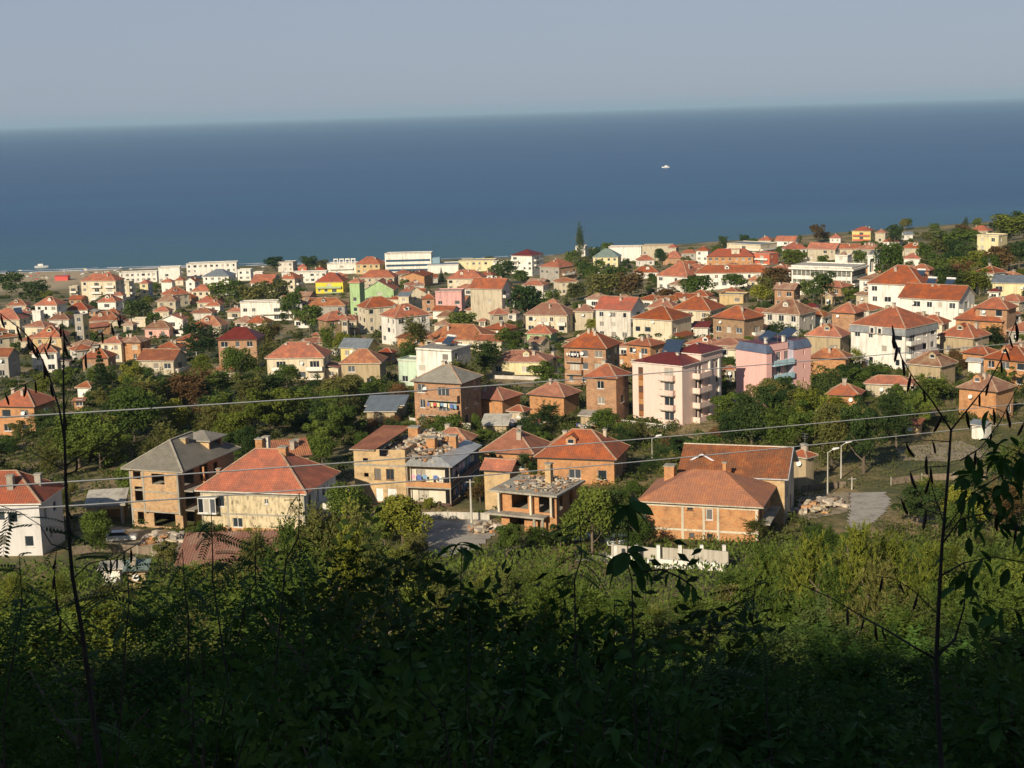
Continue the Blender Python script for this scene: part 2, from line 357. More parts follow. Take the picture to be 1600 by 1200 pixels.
# ------------------------------------------------------------------ houses
LASTROOT = [None]
BUILT = []        # (short, x0, x1, yt, yv, centre, radius, distance)
def fit(x0, x1, yt, yb, th, asp, h, roof, ov=.5, hz=None):
    """find where on the land a roof of eave height h stands so that it fills the rectangle; returns centre, W, D, angle, ridge rise"""
    th = R(th); cxp = (x0 + x1) / 2
    d = 150.0; best = None                      # first guess
    while d < 1300:
        q = at(cxp, yb, d)
        if q.z < g(q.x, q.y) + h: break
        d *= 1.01
    cx, cy = q.x, q.y + 3; W = 8.0; rise = 2.0
    for it in range(14):
        az = math.atan2(cx, cy); phi = -(th + az); D = W * asp
        cs, sn = math.cos(phi), math.sin(phi); gz = g(cx, cy)
        hw, hd = W / 2 + ov, D / 2 + ov
        pr = [project((cx + a * hw * cs - b * hd * sn, cy + a * hw * sn + b * hd * cs, gz + h)) for a, b in ((-1, -1), (1, -1), (1, 1), (-1, 1))]
        xa, xb = min(p[0] for p in pr), max(p[0] for p in pr); ybm = max(p[1] for p in pr); k = math.hypot(cx, cy)
        W = max(2.0, W * (1 + .9 * ((x1 - x0) / (xb - xa) - 1)))
        sx = (cxp - (xa + xb) / 2) * k / FPX
        cx += sx
        # move along the ray so that the lowest eave corner meets yb
        e = 2.0; p1 = ybm
        cx2, cy2 = cx * (1 + e / k), cy * (1 + e / k)
        p2 = max(project((cx2 + a * hw * cs - b * hd * sn, cy2 + a * hw * sn + b * hd * cs, g(cx2, cy2) + h))[1] for a, b in ((-1, -1), (1, -1), (1, 1), (-1, 1)))
        dy = (p2 - p1) / e
        if abs(dy) < .004: dy = -.02
        st = max(-40, min(40, (yb - p1) / dy)) * .8
        cx *= 1 + st / k; cy *= 1 + st / k
    gz = g(cx, cy); D = W * asp
    lo, hi = .1, .62 * min(W, D) / 1.6
    rl = max(0, abs(W - D) / 2) if roof == 'hip' else max(W, D) / 2 + ov
    cs, sn = math.cos(phi), math.sin(phi)
    alongx = W >= D if roof != 'gabley' else False
    if roof == 'gabley': rl = D / 2 + ov
    if roof == 'gable': rl = W / 2 + ov; alongx = True
    def top(r): return min(project((cx + (s_ * rl * cs if alongx else -s_ * rl * sn), cy + (s_ * rl * sn if alongx else s_ * rl * cs), gz + h + r))[1] for s_ in (-1, 1))
    if roof != 'flat':
        a, b = lo, hi
        for _ in range(20):
            m = (a + b) / 2
            if top(m) > yt: a = m
            else: b = m
        rise = max(a, .16 * min(W, D))
    return cx, cy, gz, W, D, phi, rise

_WIN = {}
def window(parent, x, y, z, w, h, face, style='W', near=False, mull=1, dep=.1):
    """window in an opening: face 'f' front(-y) 'b' 'l' 'r'; x,y,z = lower centre of the opening on the outer wall plane"""
    w = round(w * 10) / 10; h = round(h * 10) / 10
    key = (w, h, style, near, mull)
    if key not in _WIN:
        fr = {'W': FR_W, 'B': FR_B, 'D': FR_D}[style]; t = .07; a = MB(); hw = w / 2 + .02
        a.box(-hw, -hw + t, 0, .07, 0, h + .02); a.box(hw - t, hw, 0, .07, 0, h + .02); a.box(-hw + t, hw - t, 0, .07, h + .02 - t, h + .02); a.box(-hw + t, hw - t, 0, .07, 0, t)
        for k in range(mull):
            q = -hw + (2 * hw) * (k + 1) / (mull + 1); a.box(q - .035, q + .035, .005, .065, t, h + .02 - t)
        a.box(-hw - .08, hw + .08, -.19, .0, -.07, -.003); p = MB(); p.box(-hw + .05, hw - .05, .03, .045, .05, h - .03)
        if near: _WIN[key] = (a.mesh('window', [fr]), p.mesh('pane', [GL]))
        else:
            a.v += []; n0 = len(a.v); a.v.extend(p.v); a.f.extend([tuple(i + n0 for i in q) for q in p.f]); a.m.extend([1] * len(p.f)); a.uv.extend(p.uv)
            _WIN[key] = (a.mesh('window', [fr, GL]), None)
    A, P = _WIN[key]
    rz = {'f': 0, 'r': math.pi / 2, 'b': math.pi, 'l': -math.pi / 2}[face]
    ox, oy = {'f': (0, dep), 'r': (-dep, 0), 'b': (0, -dep), 'l': (dep, 0)}[face]
    o = link('window', A, parent, (x + ox, y + oy, z), rz)
    if P: link('pane', P, o)
    return o

def roof_mesh(W, D, h, rise, kind, ov=.5, th=.16, gable_over=.3):
    """returns (roof MB, ridge MB)"""
    a = MB(); rd = MB()
    X, Y = W / 2 + ov, D / 2 + ov
    def slope(pts, u):
        u = Vector(u).normalized(); p0 = Vector(pts[0]); nrm = (Vector(pts[1]) - p0).cross(Vector(pts[2]) - p0).normalized(); v = nrm.cross(u)
        a.poly(pts, 0, [((Vector(p) - p0).dot(u), (Vector(p) - p0).dot(v)) for p in pts])
    if kind == 'hip':
        if W >= D: rx, ry = (W - D) / 2, 0
        else: rx, ry = 0, (D - W) / 2
        z1 = h + rise; e = [(-X, -Y, h), (X, -Y, h), (X, Y, h), (-X, Y, h)]; A, B = ((-rx, 0, z1), (rx, 0, z1)) if W >= D else ((0, -ry, z1), (0, ry, z1))
        if W >= D:
            if rx > .05:
                slope([e[0], e[1], B, A], (1, 0, 0)); slope([e[2], e[3], A, B], (-1, 0, 0))
            else: slope([e[0], e[1], A], (1, 0, 0)); slope([e[2], e[3], A], (-1, 0, 0))
            slope([e[1], e[2], B], (0, 1, 0)); slope([e[3], e[0], A], (0, -1, 0))
            hips = [(e[0], A), (e[3], A), (e[1], B), (e[2], B)]
        else:
            slope([e[1], e[2], B, A], (0, 1, 0)); slope([e[3], e[0], A, B], (0, -1, 0)); slope([e[0], e[1], A], (1, 0, 0)); slope([e[2], e[3], B], (-1, 0, 0))
            hips = [(e[0], A), (e[1], A), (e[2], B), (e[3], B)]
        if max(rx, ry) > .05: hips.append((A, B))
        for p, q in hips: rd.beam(Vector(p) + Vector((0, 0, .05)), Vector(q) + Vector((0, 0, .05)), .26, .1)
        bot = [(x, y, z - th) for x, y, z in e]
        for i in range(4): a.poly([bot[i], bot[(i + 1) % 4], e[(i + 1) % 4], e[i]], 1)
        a.poly(bot[::-1], 1)
    elif kind in ('gable', 'gabley'):
        gx = kind == 'gable'
        if gx: T = lambda x, y, z: (x, y, z); L, Wd = X, Y
        else: T = lambda x, y, z: (-y, x, z); L, Wd = Y, X
        z1 = h + rise
        zE = h - rise * ov / (Wd - ov) * 0
        P = [T(-L, -Wd, zE), T(L, -Wd, zE), T(L, 0, z1), T(-L, 0, z1)]; Q = [T(L, Wd, zE), T(-L, Wd, zE), T(-L, 0, z1), T(L, 0, z1)]
        slope(P, T(1, 0, 0)); slope(Q, T(-1, 0, 0))
        dn = lambda p: (p[0], p[1], p[2] - th)
        for F in (P, Q):
            a.poly([dn(p) for p in F[::-1]], 1)
            for i in (0, 1, 3): a.poly([dn(F[i]), dn(F[(i + 1) % 4]), F[(i + 1) % 4], F[i]], 1)
        rd.beam(Vector(P[3]) + Vector((0, 0, .05)), Vector(P[2]) + Vector((0, 0, .05)), .28, .1)
    elif kind == 'shed':
        e = [(-X, -Y, h), (X, -Y, h), (X, Y, h + rise), (-X, Y, h + rise)]; slope(e, (1, 0, 0)); bot = [(x, y, z - th) for x, y, z in e]
        for i in range(4): a.poly([bot[i], bot[(i + 1) % 4], e[(i + 1) % 4], e[i]], 1)
        a.poly(bot[::-1], 1)
    return a, rd

def chimney(parent, x, y, z0, z1, m=None, w=.6):
    c = MB().box(x - w / 2, x + w / 2, y - w / 2, y + w / 2, z0, z1, 0).box(x - w / 2 - .1, x + w / 2 + .1, y - w / 2 - .1, y + w / 2 + .1, z1, z1 + .14, 1)
    return c.build('chimney', [m or plaster((.5, .42, .33), var=.3), CONC], parent)
def balcony(parent, side, W, D, k, a0, a1, wc='white', dp=1.15, sh=2.9, rail='wall', hgt=.95):
    a = MB(); z = k * sh - .05
    L = W if side in 'fb' else D; u0, u1 = -L / 2 + a0 * L, -L / 2 + a1 * L
    def bx(p0, p1, q0, q1, z0, z1, m):   # p along wall, q outward
        if side == 'f': a.box(p0, p1, -D / 2 - q1, -D / 2 - q0, z0, z1, m)
        elif side == 'r': a.box(W / 2 + q0, W / 2 + q1, p0, p1, z0, z1, m)
        elif side == 'l': a.box(-W / 2 - q1, -W / 2 - q0, -p1, -p0, z0, z1, m)
    bx(u0, u1, .004, dp, z - .18, z, 0)
    if rail == 'wall':
        bx(u0, u1, dp - .12, dp - .003, z, z + hgt, 1); bx(u0, u0 + .12, .004, dp - .12, z, z + hgt, 1); bx(u1 - .12, u1, .004, dp - .12, z, z + hgt, 1)
    elif rail == 'bars':
        bx(u0, u1, dp - .06, dp - .01, z + hgt - .05, z + hgt, 2); bx(u0, u0 + .05, .004, dp - .06, z + hgt - .05, z + hgt, 2); bx(u1 - .05, u1, .004, dp - .06, z + hgt - .05, z + hgt, 2)
        nb = int((u1 - u0) / .35)
        for i in range(nb + 1):
            q = u0 + .03 + (u1 - u0 - .06) * i / max(1, nb); bx(q - .02, q + .02, dp - .05, dp - .02, z, z + hgt - .05, 2)
    return a.build('balcony', [CONC, wallmat(wc), FR_D], parent)

def house(spec, x0, x1, yt, yb, n=2, th=30, asp=.85, roof='hip', rc='T', wc='white', yv=None, chim=1, balc=(), ws='W', side=None,
          h=None, ov=.5, dens=.92, cat='house', wins=None, unfinished=False, sh=2.9, base=0.0, win_h=1.4, band=None, dorm=0, attic=True, rise=None, group=None, name=None, cx_shift=0):
    short, rest = (spec.split(';') + [''])[:2]; label = (short + ' ' + rest.strip()).strip()
    H = h if h else n * sh + .25 + base
    rk = roof
    if roof == 'flat': ov = 0.0
    cx, cy, gz, W, D, phi, ris = fit(x0, x1, yt, yb, th, asp, H, roof, ov)
    if yv and not h and roof != 'shed':        # let the walls reach as far down as the photograph shows them
        for _ in range(3):
            need = (yv - yb) * math.hypot(cx, cy) / FPX * 1.03; H2 = min(max(H, need), H * 1.3)
            if H2 <= H + .15: break
            sh *= H2 / H; H = H2; cx, cy, gz, W, D, phi, ris = fit(x0, x1, yt, yb, th, asp, H, roof, ov)
    if rise: ris = rise
    dist = math.hypot(cx, cy)
    r_ = random.Random(int(x0 * 7 + yt * 13))
    near = dist < 330
    nm = name or {'house': 'house', 'hotel': 'hotel', 'apartment block': 'apartment_block', 'school': 'school_building', 'shed': 'shed', 'kiosk': 'kiosk', 'restaurant': 'restaurant_building', 'pavilion': 'pavilion'}.get(cat, 'house')
    root = empty(nm, (cx, cy, gz), phi); tag(root, label, cat, group); LASTROOT[0] = root
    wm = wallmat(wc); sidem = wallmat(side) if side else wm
    # windows
    hw, hd = W / 2, D / 2
    def ops_for(L, dn, blocked):
        o = []
        nc = max(1, int(L / 3.1))
        for k in range(n):
            if wins is not None and k not in wins: continue
            for c in range(nc):
                u = L * (c + .5) / nc + r_.uniform(-.15, .15)
                if any(b0 - .3 < u < b1 + .3 and bk == k for b0, b1, bk in blocked): continue
                if r_.random() > dn: continue
                w_ = r_.choice((1.1, 1.4, 1.6, 1.9)) if nc > 1 else 1.4
                z_ = k * sh + base + 1.0
                o.append((u - w_ / 2, u + w_ / 2, z_, z_ + win_h, r_.choice((0, 1, 1))))
        return o
    F, Rr, L_ = [], [], []
    for bspec in balc:
        sd, k, a0, a1 = bspec[:4]; Ls = W if sd in 'fb' else D
        {'f': F, 'r': Rr, 'l': L_}[sd].append((a0 * Ls, a1 * Ls, k))
    of, orr, ol = [], [], []
    fo = ops_for(W, dens, F); ro = ops_for(D, dens * .85, Rr); lo = ops_for(D, dens * .6, L_)
    for lst, bl in ((fo, F), (ro, Rr), (lo, L_)):
        for b0, b1, k in bl:
            w_ = min(b1 - b0 - .5, 2.4)
            if w_ > .6: lst.append(((b0 + b1) / 2 - w_ / 2, (b0 + b1) / 2 + w_ / 2, k * sh + base + .12, k * sh + base + 2.2, 2 if w_ > 1.5 else 1))
    wb = MB()
    q4 = lambda s: [t[:4] for t in s]
    t_ = .25
    wb.panel((-hw, -hd, 0), (1, 0, 0), W, H - .17, q4(fo), t_, 0, -3.0)
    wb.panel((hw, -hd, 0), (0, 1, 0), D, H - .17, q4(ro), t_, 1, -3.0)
    wb.panel((hw, hd, 0), (-1, 0, 0), W, H - .17, [], t_, 0, -3.0)
    wb.panel((-hw, hd, 0), (0, -1, 0), D, H - .17, q4(lo), t_, 0, -3.0)
    if rk == 'gable':
        z1 = (ris * hd / (hd + ov)) ; e0 = H - .17; zz = ris * ov / (hd + ov)
        for sx_ in (-1, 1):
            x_ = sx_ * hw; pts = [(x_, -sx_ * hd, e0), (x_, sx_ * hd, e0), (x_, sx_ * hd, e0 + zz), (x_, 0, e0 + ris), (x_, -sx_ * hd, e0 + zz)]
            wb.poly(pts, 1)
    if rk == 'gabley':
        e0 = H - .17; zz = ris * ov / (hw + ov)
        for sy_ in (-1, 1):
            y_ = sy_ * hd; pts = [(sy_ * -hw * -1 * -1, y_, e0), (sy_ * -hw * -1, y_, e0), (sy_ * hw, y_, e0 + zz), (0, y_, e0 + ris), (-sy_ * hw, y_, e0 + zz)]
            pts = [(sy_ * -hw, y_, e0), (sy_ * hw, y_, e0)][::-1 if sy_ > 0 else 1] if False else [(-hw, y_, e0), (hw, y_, e0), (hw, y_, e0 + zz), (0, y_, e0 + ris), (-hw, y_, e0 + zz)]
            if sy_ > 0: pts = pts[::-1]
            wb.poly(pts, 0)
    if rk == 'shed':
        e0 = H - .17
        for x_ in (-hw, hw): wb.poly([(x_, -hd, e0), (x_, hd, e0), (x_, hd, e0 + ris * .93)][::1 if x_ > 0 else -1], 1)
        wb.poly([(-hw, hd, e0), (hw, hd, e0), (hw, hd, e0 + ris * .93), (-hw, hd, e0 + ris * .93)][::-1], 0)
    if band is not None:      # concrete floor bands, 3 cm proud
        for k in range(1, n + (0 if rk != 'flat' else 0)):
            z_ = k * sh + base - .1
            wb.box(-hw - .03, hw + .03, -hd - .03, -hd + .02, z_ - .12, z_ + .12, 2); wb.box(hw - .02, hw + .03, -hd + .02, hd, z_ - .12, z_ + .12, 2)
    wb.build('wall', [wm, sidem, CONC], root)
    if unfinished:
        MB().box(-hw + .3, hw - .3, -hd + .3, hd - .3, -.1, .0, 0).build('floor_slab', CONC, root)
    else:
        for ws_, lst in (('f', fo), ('r', ro), ('l', lo)):
            for (a, b, z0, z1, ml) in lst:
                c_ = (a + b) / 2
                x_, y_ = {'f': (-hw + c_, -hd), 'r': (hw, -hd + c_), 'l': (-hw, hd - c_)}[ws_]
                window(root, x_, y_, z0, b - a, z1 - z0, ws_, ws, near, ml)
    # roof
    if rk == 'flat':
        f = MB(); f.box(-hw - .12, hw + .12, -hd - .12, hd + .12, H - .17, H + .05, 0)
        for a in ((-hw - .12, hw + .12, -hd - .12, -hd + .1), (-hw - .12, hw + .12, hd - .1, hd + .12), (-hw - .12, -hw + .1, -hd + .1, hd - .1), (hw - .1, hw + .12, -hd + .1, hd - .1)):
            f.box(*a, H + .05, H + .38, 1)
        f.build('roof', [roofmat(rc), wm], root)
    else:
        a, rd = roof_mesh(W, D, H, ris, rk, ov)
        rf = a.build('roof', [roofmat(rc), FR_D if wc.startswith('brick') else plaster((.55, .5, .42))], root)
        if rc not in 'DSLK' and dist < 750: rd.build('ridge_cap', RIDGE, rf)
        for c in range(chim):
            if rk in ('hip',):
                u = r_.uniform(-.3, .3) * W; v = r_.uniform(-.25, .3) * D
                zr = H + ris * (1 - max(abs(u) / (hw + ov), abs(v) / (hd + ov)))
            else:
                u = r_.uniform(-.35, .35) * W; v = r_.uniform(-.2, .25) * D; zr = H + ris * .4
            chimney(rf, u, v, zr - .8, max(zr + .9, H + ris * .75 + .6), None, r_.choice((.5, .6, .75)))
    if r_.random() < .34 and rk == 'hip' and dist < 800 and W > 7 and rc not in 'DS':      # a small roof dormer
        ux = r_.uniform(-.15, .15) * W; y0_ = -hd * .55; zb = H + ris * (1 - abs(y0_) / (hd + ov)) - .35; dh = 1.15; dm = MB(); dm.panel((ux - .8, y0_ - .2, 0), (1, 0, 0), 1.6, zb + dh, [(.3, 1.3, zb + .35, zb + dh - .1)], .12, 0, zb)
        dm.box(ux - .8, ux - .68, y0_ - .19, -hd * .1, zb, zb + dh); dm.box(ux + .68, ux + .8, y0_ - .19, -hd * .1, zb, zb + dh); dm.poly([(ux - .8, y0_ - .2, zb + dh), (ux + .8, y0_ - .2, zb + dh), (ux, y0_ - .2, zb + dh + .55)])
        do = dm.build('dormer', [wm], rf); window(do, ux, y0_ - .2, zb + .35, 1.0, dh - .45, 'f', ws, near, 0, .05); dr = MB(); pk_ = zb + dh + .62
        dr.poly([(ux - 1.0, y0_ - .4, zb + dh - .08), (ux, y0_ - .4, pk_), (ux, hd * .05, pk_), (ux - 1.0, -hd * .1, zb + dh - .08)][::-1], 0, [(0, 0), (1, 0), (1, 3), (0, 3)]); dr.poly([(ux, y0_ - .4, pk_), (ux + 1.0, y0_ - .4, zb + dh - .08), (ux + 1.0, -hd * .1, zb + dh - .08), (ux, hd * .05, pk_)][::-1], 0, [(0, 0), (1, 0), (1, 3), (0, 3)])
        dr.build('dormer_roof', [roofmat(rc)], rf)
    if r_.random() < .4 and rk in ('hip', 'gable') and n >= 1 and dist < 700 and W > 6.5 and cat == 'house':      # a lower extension at one side
        sd_ = r_.choice((-1, 1)); ew = r_.uniform(2.2, 3.6); ed = D * r_.uniform(.45, .75); eh = min(H - 1.0, r_.choice((2.4, 2.9))); xa, xb = (hw, hw + ew) if sd_ > 0 else (-hw - ew, -hw); ya = -hd + r_.uniform(.2, .25 * D); yb_ = ya + ed
        e_ = MB(); e_.panel((xa, ya, 0), (1, 0, 0), ew, eh, [(ew * .3, ew * .3 + 1.1, .9, 2.0)], .2, 0, -3); e_.panel((xb, ya, 0), (0, 1, 0), ed, eh, [], .2, 0, -3); e_.panel((xb, yb_, 0), (-1, 0, 0), ew, eh, [], .2, 0, -3); e_.panel((xa, yb_, 0), (0, -1, 0), ed, eh, [], .2, 0, -3)
        eo = e_.build('extension', [wallmat(r_.choice((wc, wc, 'brick', 'grey', 'offwhite')))], root); window(eo, xa + ew * .3 + .55, ya, .9, 1.1, 1.1, 'f', ws, near, 1)
        lo_, hi_ = (xb + .3, xa) if sd_ > 0 else (xa - .3, xb); q_ = [(lo_, ya - .3, eh - .05), (hi_, ya - .3, eh + .8), (hi_, yb_ + .3, eh + .8), (lo_, yb_ + .3, eh - .05)]; er = MB(); er.poly(q_ if sd_ < 0 else q_[::-1], 0, [(0, 0), (0, 3), (5, 3), (5, 0)]); er.poly([(p[0], p[1], p[2] - .14) for p in (q_[::-1] if sd_ < 0 else q_)], 1)
        er.poly([(lo_, ya - .3, eh - .19), (hi_, ya - .3, eh + .66), (hi_, ya - .3, eh + .8), (lo_, ya - .3, eh - .05)], 1); er.build('extension_roof', [roofmat(r_.choice((rc, 'P', 'W', 'N'))), CONC], eo)
    if r_.random() < .55 and dist < 760 and rk != 'shed':
        ax, ay, az = r_.uniform(-.3, .3) * W, r_.uniform(-.2, .3) * D, H + (ris * .5 if rk != 'flat' else 0); am = MB().tube([(ax, ay, az - .4), (ax, ay, az + 2.6 + ris * .4)], .035, 4)
        for q_ in (0, .35, .7): am.beam((ax - .6 + q_ * .3, ay, az + 2.5 + ris * .4 - q_), (ax + .6 - q_ * .3, ay, az + 2.5 + ris * .4 - q_), .03, .03)
        am.build('aerial', plain((.35, .35, .36), .4, .5, 'steel'), root)
    if r_.random() < .6 and dist < 520:
        sx_ = r_.uniform(-.3, .3) * W; sz_ = H - r_.uniform(.9, 1.6); MB().tube([(sx_, -hd - .02, sz_), (sx_, -hd - .3, sz_), (sx_, -hd - .34, sz_ + .04), (sx_ + .02, -hd - .48, sz_ + .12)], [.04, .04, .12, .42], 9).build('satellite_dish', FR_W, root)
    for b_ in balc:
        sd, k, a0, a1 = b_[:4]; bc = b_[4] if len(b_) > 4 else ('white' if wc in ('white', 'cream', 'grey', 'beige') else wc); rl_ = b_[5] if len(b_) > 5 else 'wall'
        balcony(root, sd, W, D, k, a0, a1, bc, sh=sh, rail=rl_)
    yv = yv if yv else yb + H * .6 * FPX / dist
    BUILT.append((short, x0, x1, yt, yv, Vector((cx, cy, gz)), math.hypot(hw, hd), dist, (W, D, phi)))
    return dict(root=root, W=W, D=D, H=H, cx=cx, cy=cy, gz=gz, rise=ris, dist=dist, phi=phi, r=r_)
# ------------------------------------------------------------------ the town, roof by roof
h_ = house
# seafront row, left part
h_('white seafront hotel wing with flat roof; stepping down towards the beach', 186, 247, 424, 427, 2, 8, .35, 'flat', 'W', 'white', 436, 0, cat='hotel', h=6)
h_('tall white seafront block; left of the long white hotel', 247, 283, 416, 419, 3, 8, .6, 'flat', 'W', 'white', 440, cat='hotel', dens=.15)
h_('long white flat-roofed seafront hotel; stretching behind the blue-roofed villa', 291, 372, 410, 413, 3, 8, .3, 'flat', 'W', 'white', 425, cat='hotel')
h_('white villa with slate-blue hipped roof; below the long white seafront hotel', 315, 370, 420, 432, 2, 20, .8, 'hip', 'S', 'white', 447, 0)
h_('small white flat-roofed block; right of the slate-blue hipped roof', 371, 395, 419, 422, 2, 15, .7, 'flat', 'W', 'white', 438, 0)
h_('cream four-storey apartment block with red roof edge; nearest to the beach', 124, 196, 427, 439, 4, 28, .5, 'hip', 'T', 'cream', 475, 2, [('f', 1, .3, .6), ('f', 2, .3, .6), ('f', 3, .3, .6), ('f', 1, .7, .97), ('f', 2, .7, .97), ('f', 3, .7, .97)], cat='apartment block', group=None)
h_('narrow cream block with dark flat roof; beside the four-storey apartment block', 186, 209, 437, 441, 3, 30, .9, 'flat', 'K', 'cream', 466, 0, [('r', 1, .1, .9), ('r', 2, .1, .9)], cat='apartment block')
h_('pale yellow block with small red roof; left of the white seafront houses', 216, 240, 434, 443, 3, 25, 1.2, 'hip', 'R', 'paleyellow', 460, 1, side='bluegrey')  # blue-grey right wall: its shade is put into the wall colour
h_('white gabled house with red roof; facing the slate-blue villa', 288, 314, 424, 440, 2, 30, 1.0, 'gabley', 'T', 'white', 450, 1)
h_('low white house behind the red gables; left of the white gabled house', 250, 275, 435, 441, 2, 20, .8, 'hip', 'T', 'white', 452, 1)
h_('red-roofed cottage behind the gable row; above the brown-roofed beige house', 272, 292, 428, 438, 1, 20, 1, 'hip', 'T', 'cream', 442, 1)
h_('white house with orange hip roof; right of the white gabled house', 297, 338, 441, 455, 2, 20, .8, 'hip', 'T', 'cream', 464, 1)
h_('dark-gabled house with steep red roof; behind the brown-roofed beige house', 250, 298, 446, 462, 2, -25, .8, 'hip', 'T', 'beige', 466, 1)
h_('beige house with brown hip roof; below the dark-gabled house', 243, 284, 460, 471, 2, 20, .8, 'hip', 'N', 'beige', 480, 1)
h_('two-storey white house with low red roof; in front of the four-storey apartment block', 150, 194, 459, 472, 2, 25, .9, 'hip', 'T', 'white', 487, 1, [('f', 1, .1, .9)])
h_('upper red roof with white eaves; just above the two-storey white house', 174, 198, 454, 462, 2, 20, .8, 'hip', 'T', 'white', 470, 0)
h_('white house with broad red roof; left of the seafront apartment block', 52, 106, 461, 477, 2, 30, .8, 'hip', 'T', 'white', 493, 1)
h_('white cottage with red hip roof; below the apartment block corner', 101, 148, 471, 485, 1, 20, .8, 'hip', 'R', 'white', 495, 1)
h_('far red roof among trees; at the beach edge of town', 8, 50, 467, 478, 1, 20, .7, 'hip', 'P', 'beige', 480, 2)
h_('large red-roofed house with solar heater and white balconies; at the picture edge above the trees', -22, 50, 474, 500, 2, 25, .8, 'hip', 'T', 'cream', 520, 1, [('f', 0, .5, .97), ('r', 0, .2, .8)])
h_('narrow white cube-shaped house; beside the red roof with solar heater', 50, 68, 483, 487, 2, 25, .9, 'flat', 'W', 'white', 503, dens=.2)
h_('house under a dark brown roof; left of the yellow modern house', 74, 118, 484, 500, 1, 20, .8, 'hip', 'B', 'offwhite', 504, 2)
h_('wide faded red roof; behind the trees right of the yellow modern house', 136, 197, 486, 502, 1, 15, .7, 'hip', 'P', 'beige', 506, 1)
h_('modern house with grey concrete top and bright yellow ground floor; among trees', 116, 138, 489, 493, 4, 35, 1.0, 'flat', 'K', 'grey', 536, 0, [('f', 0, .1, .9, 'yellow'), ('f', 1, .1, .9, 'yellow')], side='yellow')
h_('house with big red hip roof and orange walls; behind the thin dark branches', 48, 112, 501, 528, 2, 20, .9, 'hip', 'T', 'ochre', 544, 1)
h_('white house with red roof and row of windows; below the orange-walled house', 46, 97, 530, 552, 2, 12, .8, 'hip', 'P', 'white', 570, 1, win_h=1.5)
h_('weathered grey house with pale roof; at the picture edge over the bushes', -25, 34, 536, 558, 2, 35, .8, 'gable', 'P', 'grey', 585, 1, [('f', 0, .3, .9)])
h_('brown-roofed cottage with beige wall; above the pink bungalow', 189, 217, 494, 508, 1, 30, .8, 'hip', 'N', 'beige', 520, 1)
h_('low cream flat-roofed hut; behind the pink bungalow', 205, 232, 495, 499, 1, 20, .7, 'flat', 'W', 'cream', 502)
h_('pink bungalow with grey-brown roof; left of the white gabled balcony house', 223, 277, 499, 514, 1, 22, .7, 'hip', 'N', 'pink', 528, 1)
h_('white house with red gable and balcony; right of the pink bungalow', 248, 296, 488, 500, 2, 20, .7, 'gabley', 'T', 'white', 522, 1, [('f', 1, .1, .9), ('f', 0, .3, .95)])
h_('brick cottage with red hip roof; half hidden behind the dark spruce', 125, 184, 540, 560, 1, 22, .8, 'hip', 'T', 'brick', 580, 2)
h_('white and grey house with red gable roof; above the wooded gully', 212, 295, 545, 564, 2, 28, .75, 'gable', 'P', 'beige', 587, 2, [('f', 0, .5, .95), ('r', 1, .1, .9)])
h_('red roof sinking into the trees; right of the white balcony house', 292, 330, 490, 512, 1, 35, .9, 'hip', 'T', 'cream', 512, 1)
h_('small orange-roofed outbuilding with white wall; among garden trees', 116, 156, 592, 606, 1, 30, .9, 'hip', 'O', 'white', 620, 0, cat='shed', h=2.6, dens=.4)
h_('tiny orange lean-to roof; below the orange-roofed outbuilding', 114, 134, 622, 627, 1, 15, .7, 'shed', 'O', 'brickO', 633, 0, cat='shed', h=2.2)
h_('orange brick house with red roof; at the left picture edge above the upper cable', -12, 91, 606, 636, 2, 32, .95, 'hip', 'T', 'brickO', 674, 2, [('r', 1, .2, .95, 'white', 'bars')])
# between 300 and 620
h_('small red hip roof; peeping over the tree clump left of the long white block', 306, 352, 457, 473, 1, 20, .7, 'hip', 'R', 'cream', 470, 1)
h_('white cottage with red hip roof; left of the long white block', 320, 352, 465, 478, 1, 20, .9, 'hip', 'T', 'white', 487, 1)
h_('curved-looking red roof; behind a dark tree left of the brown-red metal roof', 298, 360, 490, 510, 1, 20, .8, 'hip', 'O', 'beige', 508, 0)
h_('long white two-storey block with flat roof; in the middle of the left trees', 375, 462, 468, 473, 2, 12, .25, 'flat', 'K', 'white', 500, cat='apartment block', dens=1, balc=[('f', 1, .4, .97), ('f', 0, .4, .97)], h=7.6)
h_('white house with small red hip roof; in front of the long white block', 382, 428, 486, 505, 1, 22, .8, 'hip', 'T', 'white', 512, 1)
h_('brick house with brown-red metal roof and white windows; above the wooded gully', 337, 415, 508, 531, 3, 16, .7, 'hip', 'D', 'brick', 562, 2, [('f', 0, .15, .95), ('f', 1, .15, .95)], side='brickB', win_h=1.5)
h_('cream villa with long red roof and many chimneys; right of the gully trees', 413, 520, 533, 560, 2, 14, .6, 'hip', 'T', 'cream', 592, 4, [('f', 1, .1, .4), ('f', 1, .7, .99), ('f', 0, .1, .4), ('f', 0, .7, .99)])
h_('low house with orange roof patch; beneath the brick house with metal roof', 331, 386, 563, 580, 1, 25, .8, 'hip', 'T', 'beige', 578, 1)
h_('house with red roof and bare brick side; left of the green house', 494, 549, 479, 502, 2, -25, .8, 'hip', 'T', 'brickB', 528, 0)
h_('long low brown-red roof with a small gable; above the house with bare brick side', 478, 545, 462, 479, 2, 10, .5, 'hip', 'O', 'grey', 490, 1)
h_('bright yellow house with red roof and green balconies; left of the green house', 491, 546, 419, 441, 2, 15, .8, 'hip', 'R', 'bright_yellow', 466, 1, [('f', 1, .05, .95, 'green'), ('f', 0, .4, .95, 'green')], h=6.0)
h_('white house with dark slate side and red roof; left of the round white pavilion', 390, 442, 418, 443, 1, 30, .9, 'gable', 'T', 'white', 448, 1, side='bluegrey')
h_('cream tower-like house with red roof; below the round white pavilion', 436, 476, 419, 436, 3, 35, .9, 'hip', 'T', 'cream', 462, 1, [('r', 1, .2, .9), ('r', 2, .2, .9)])
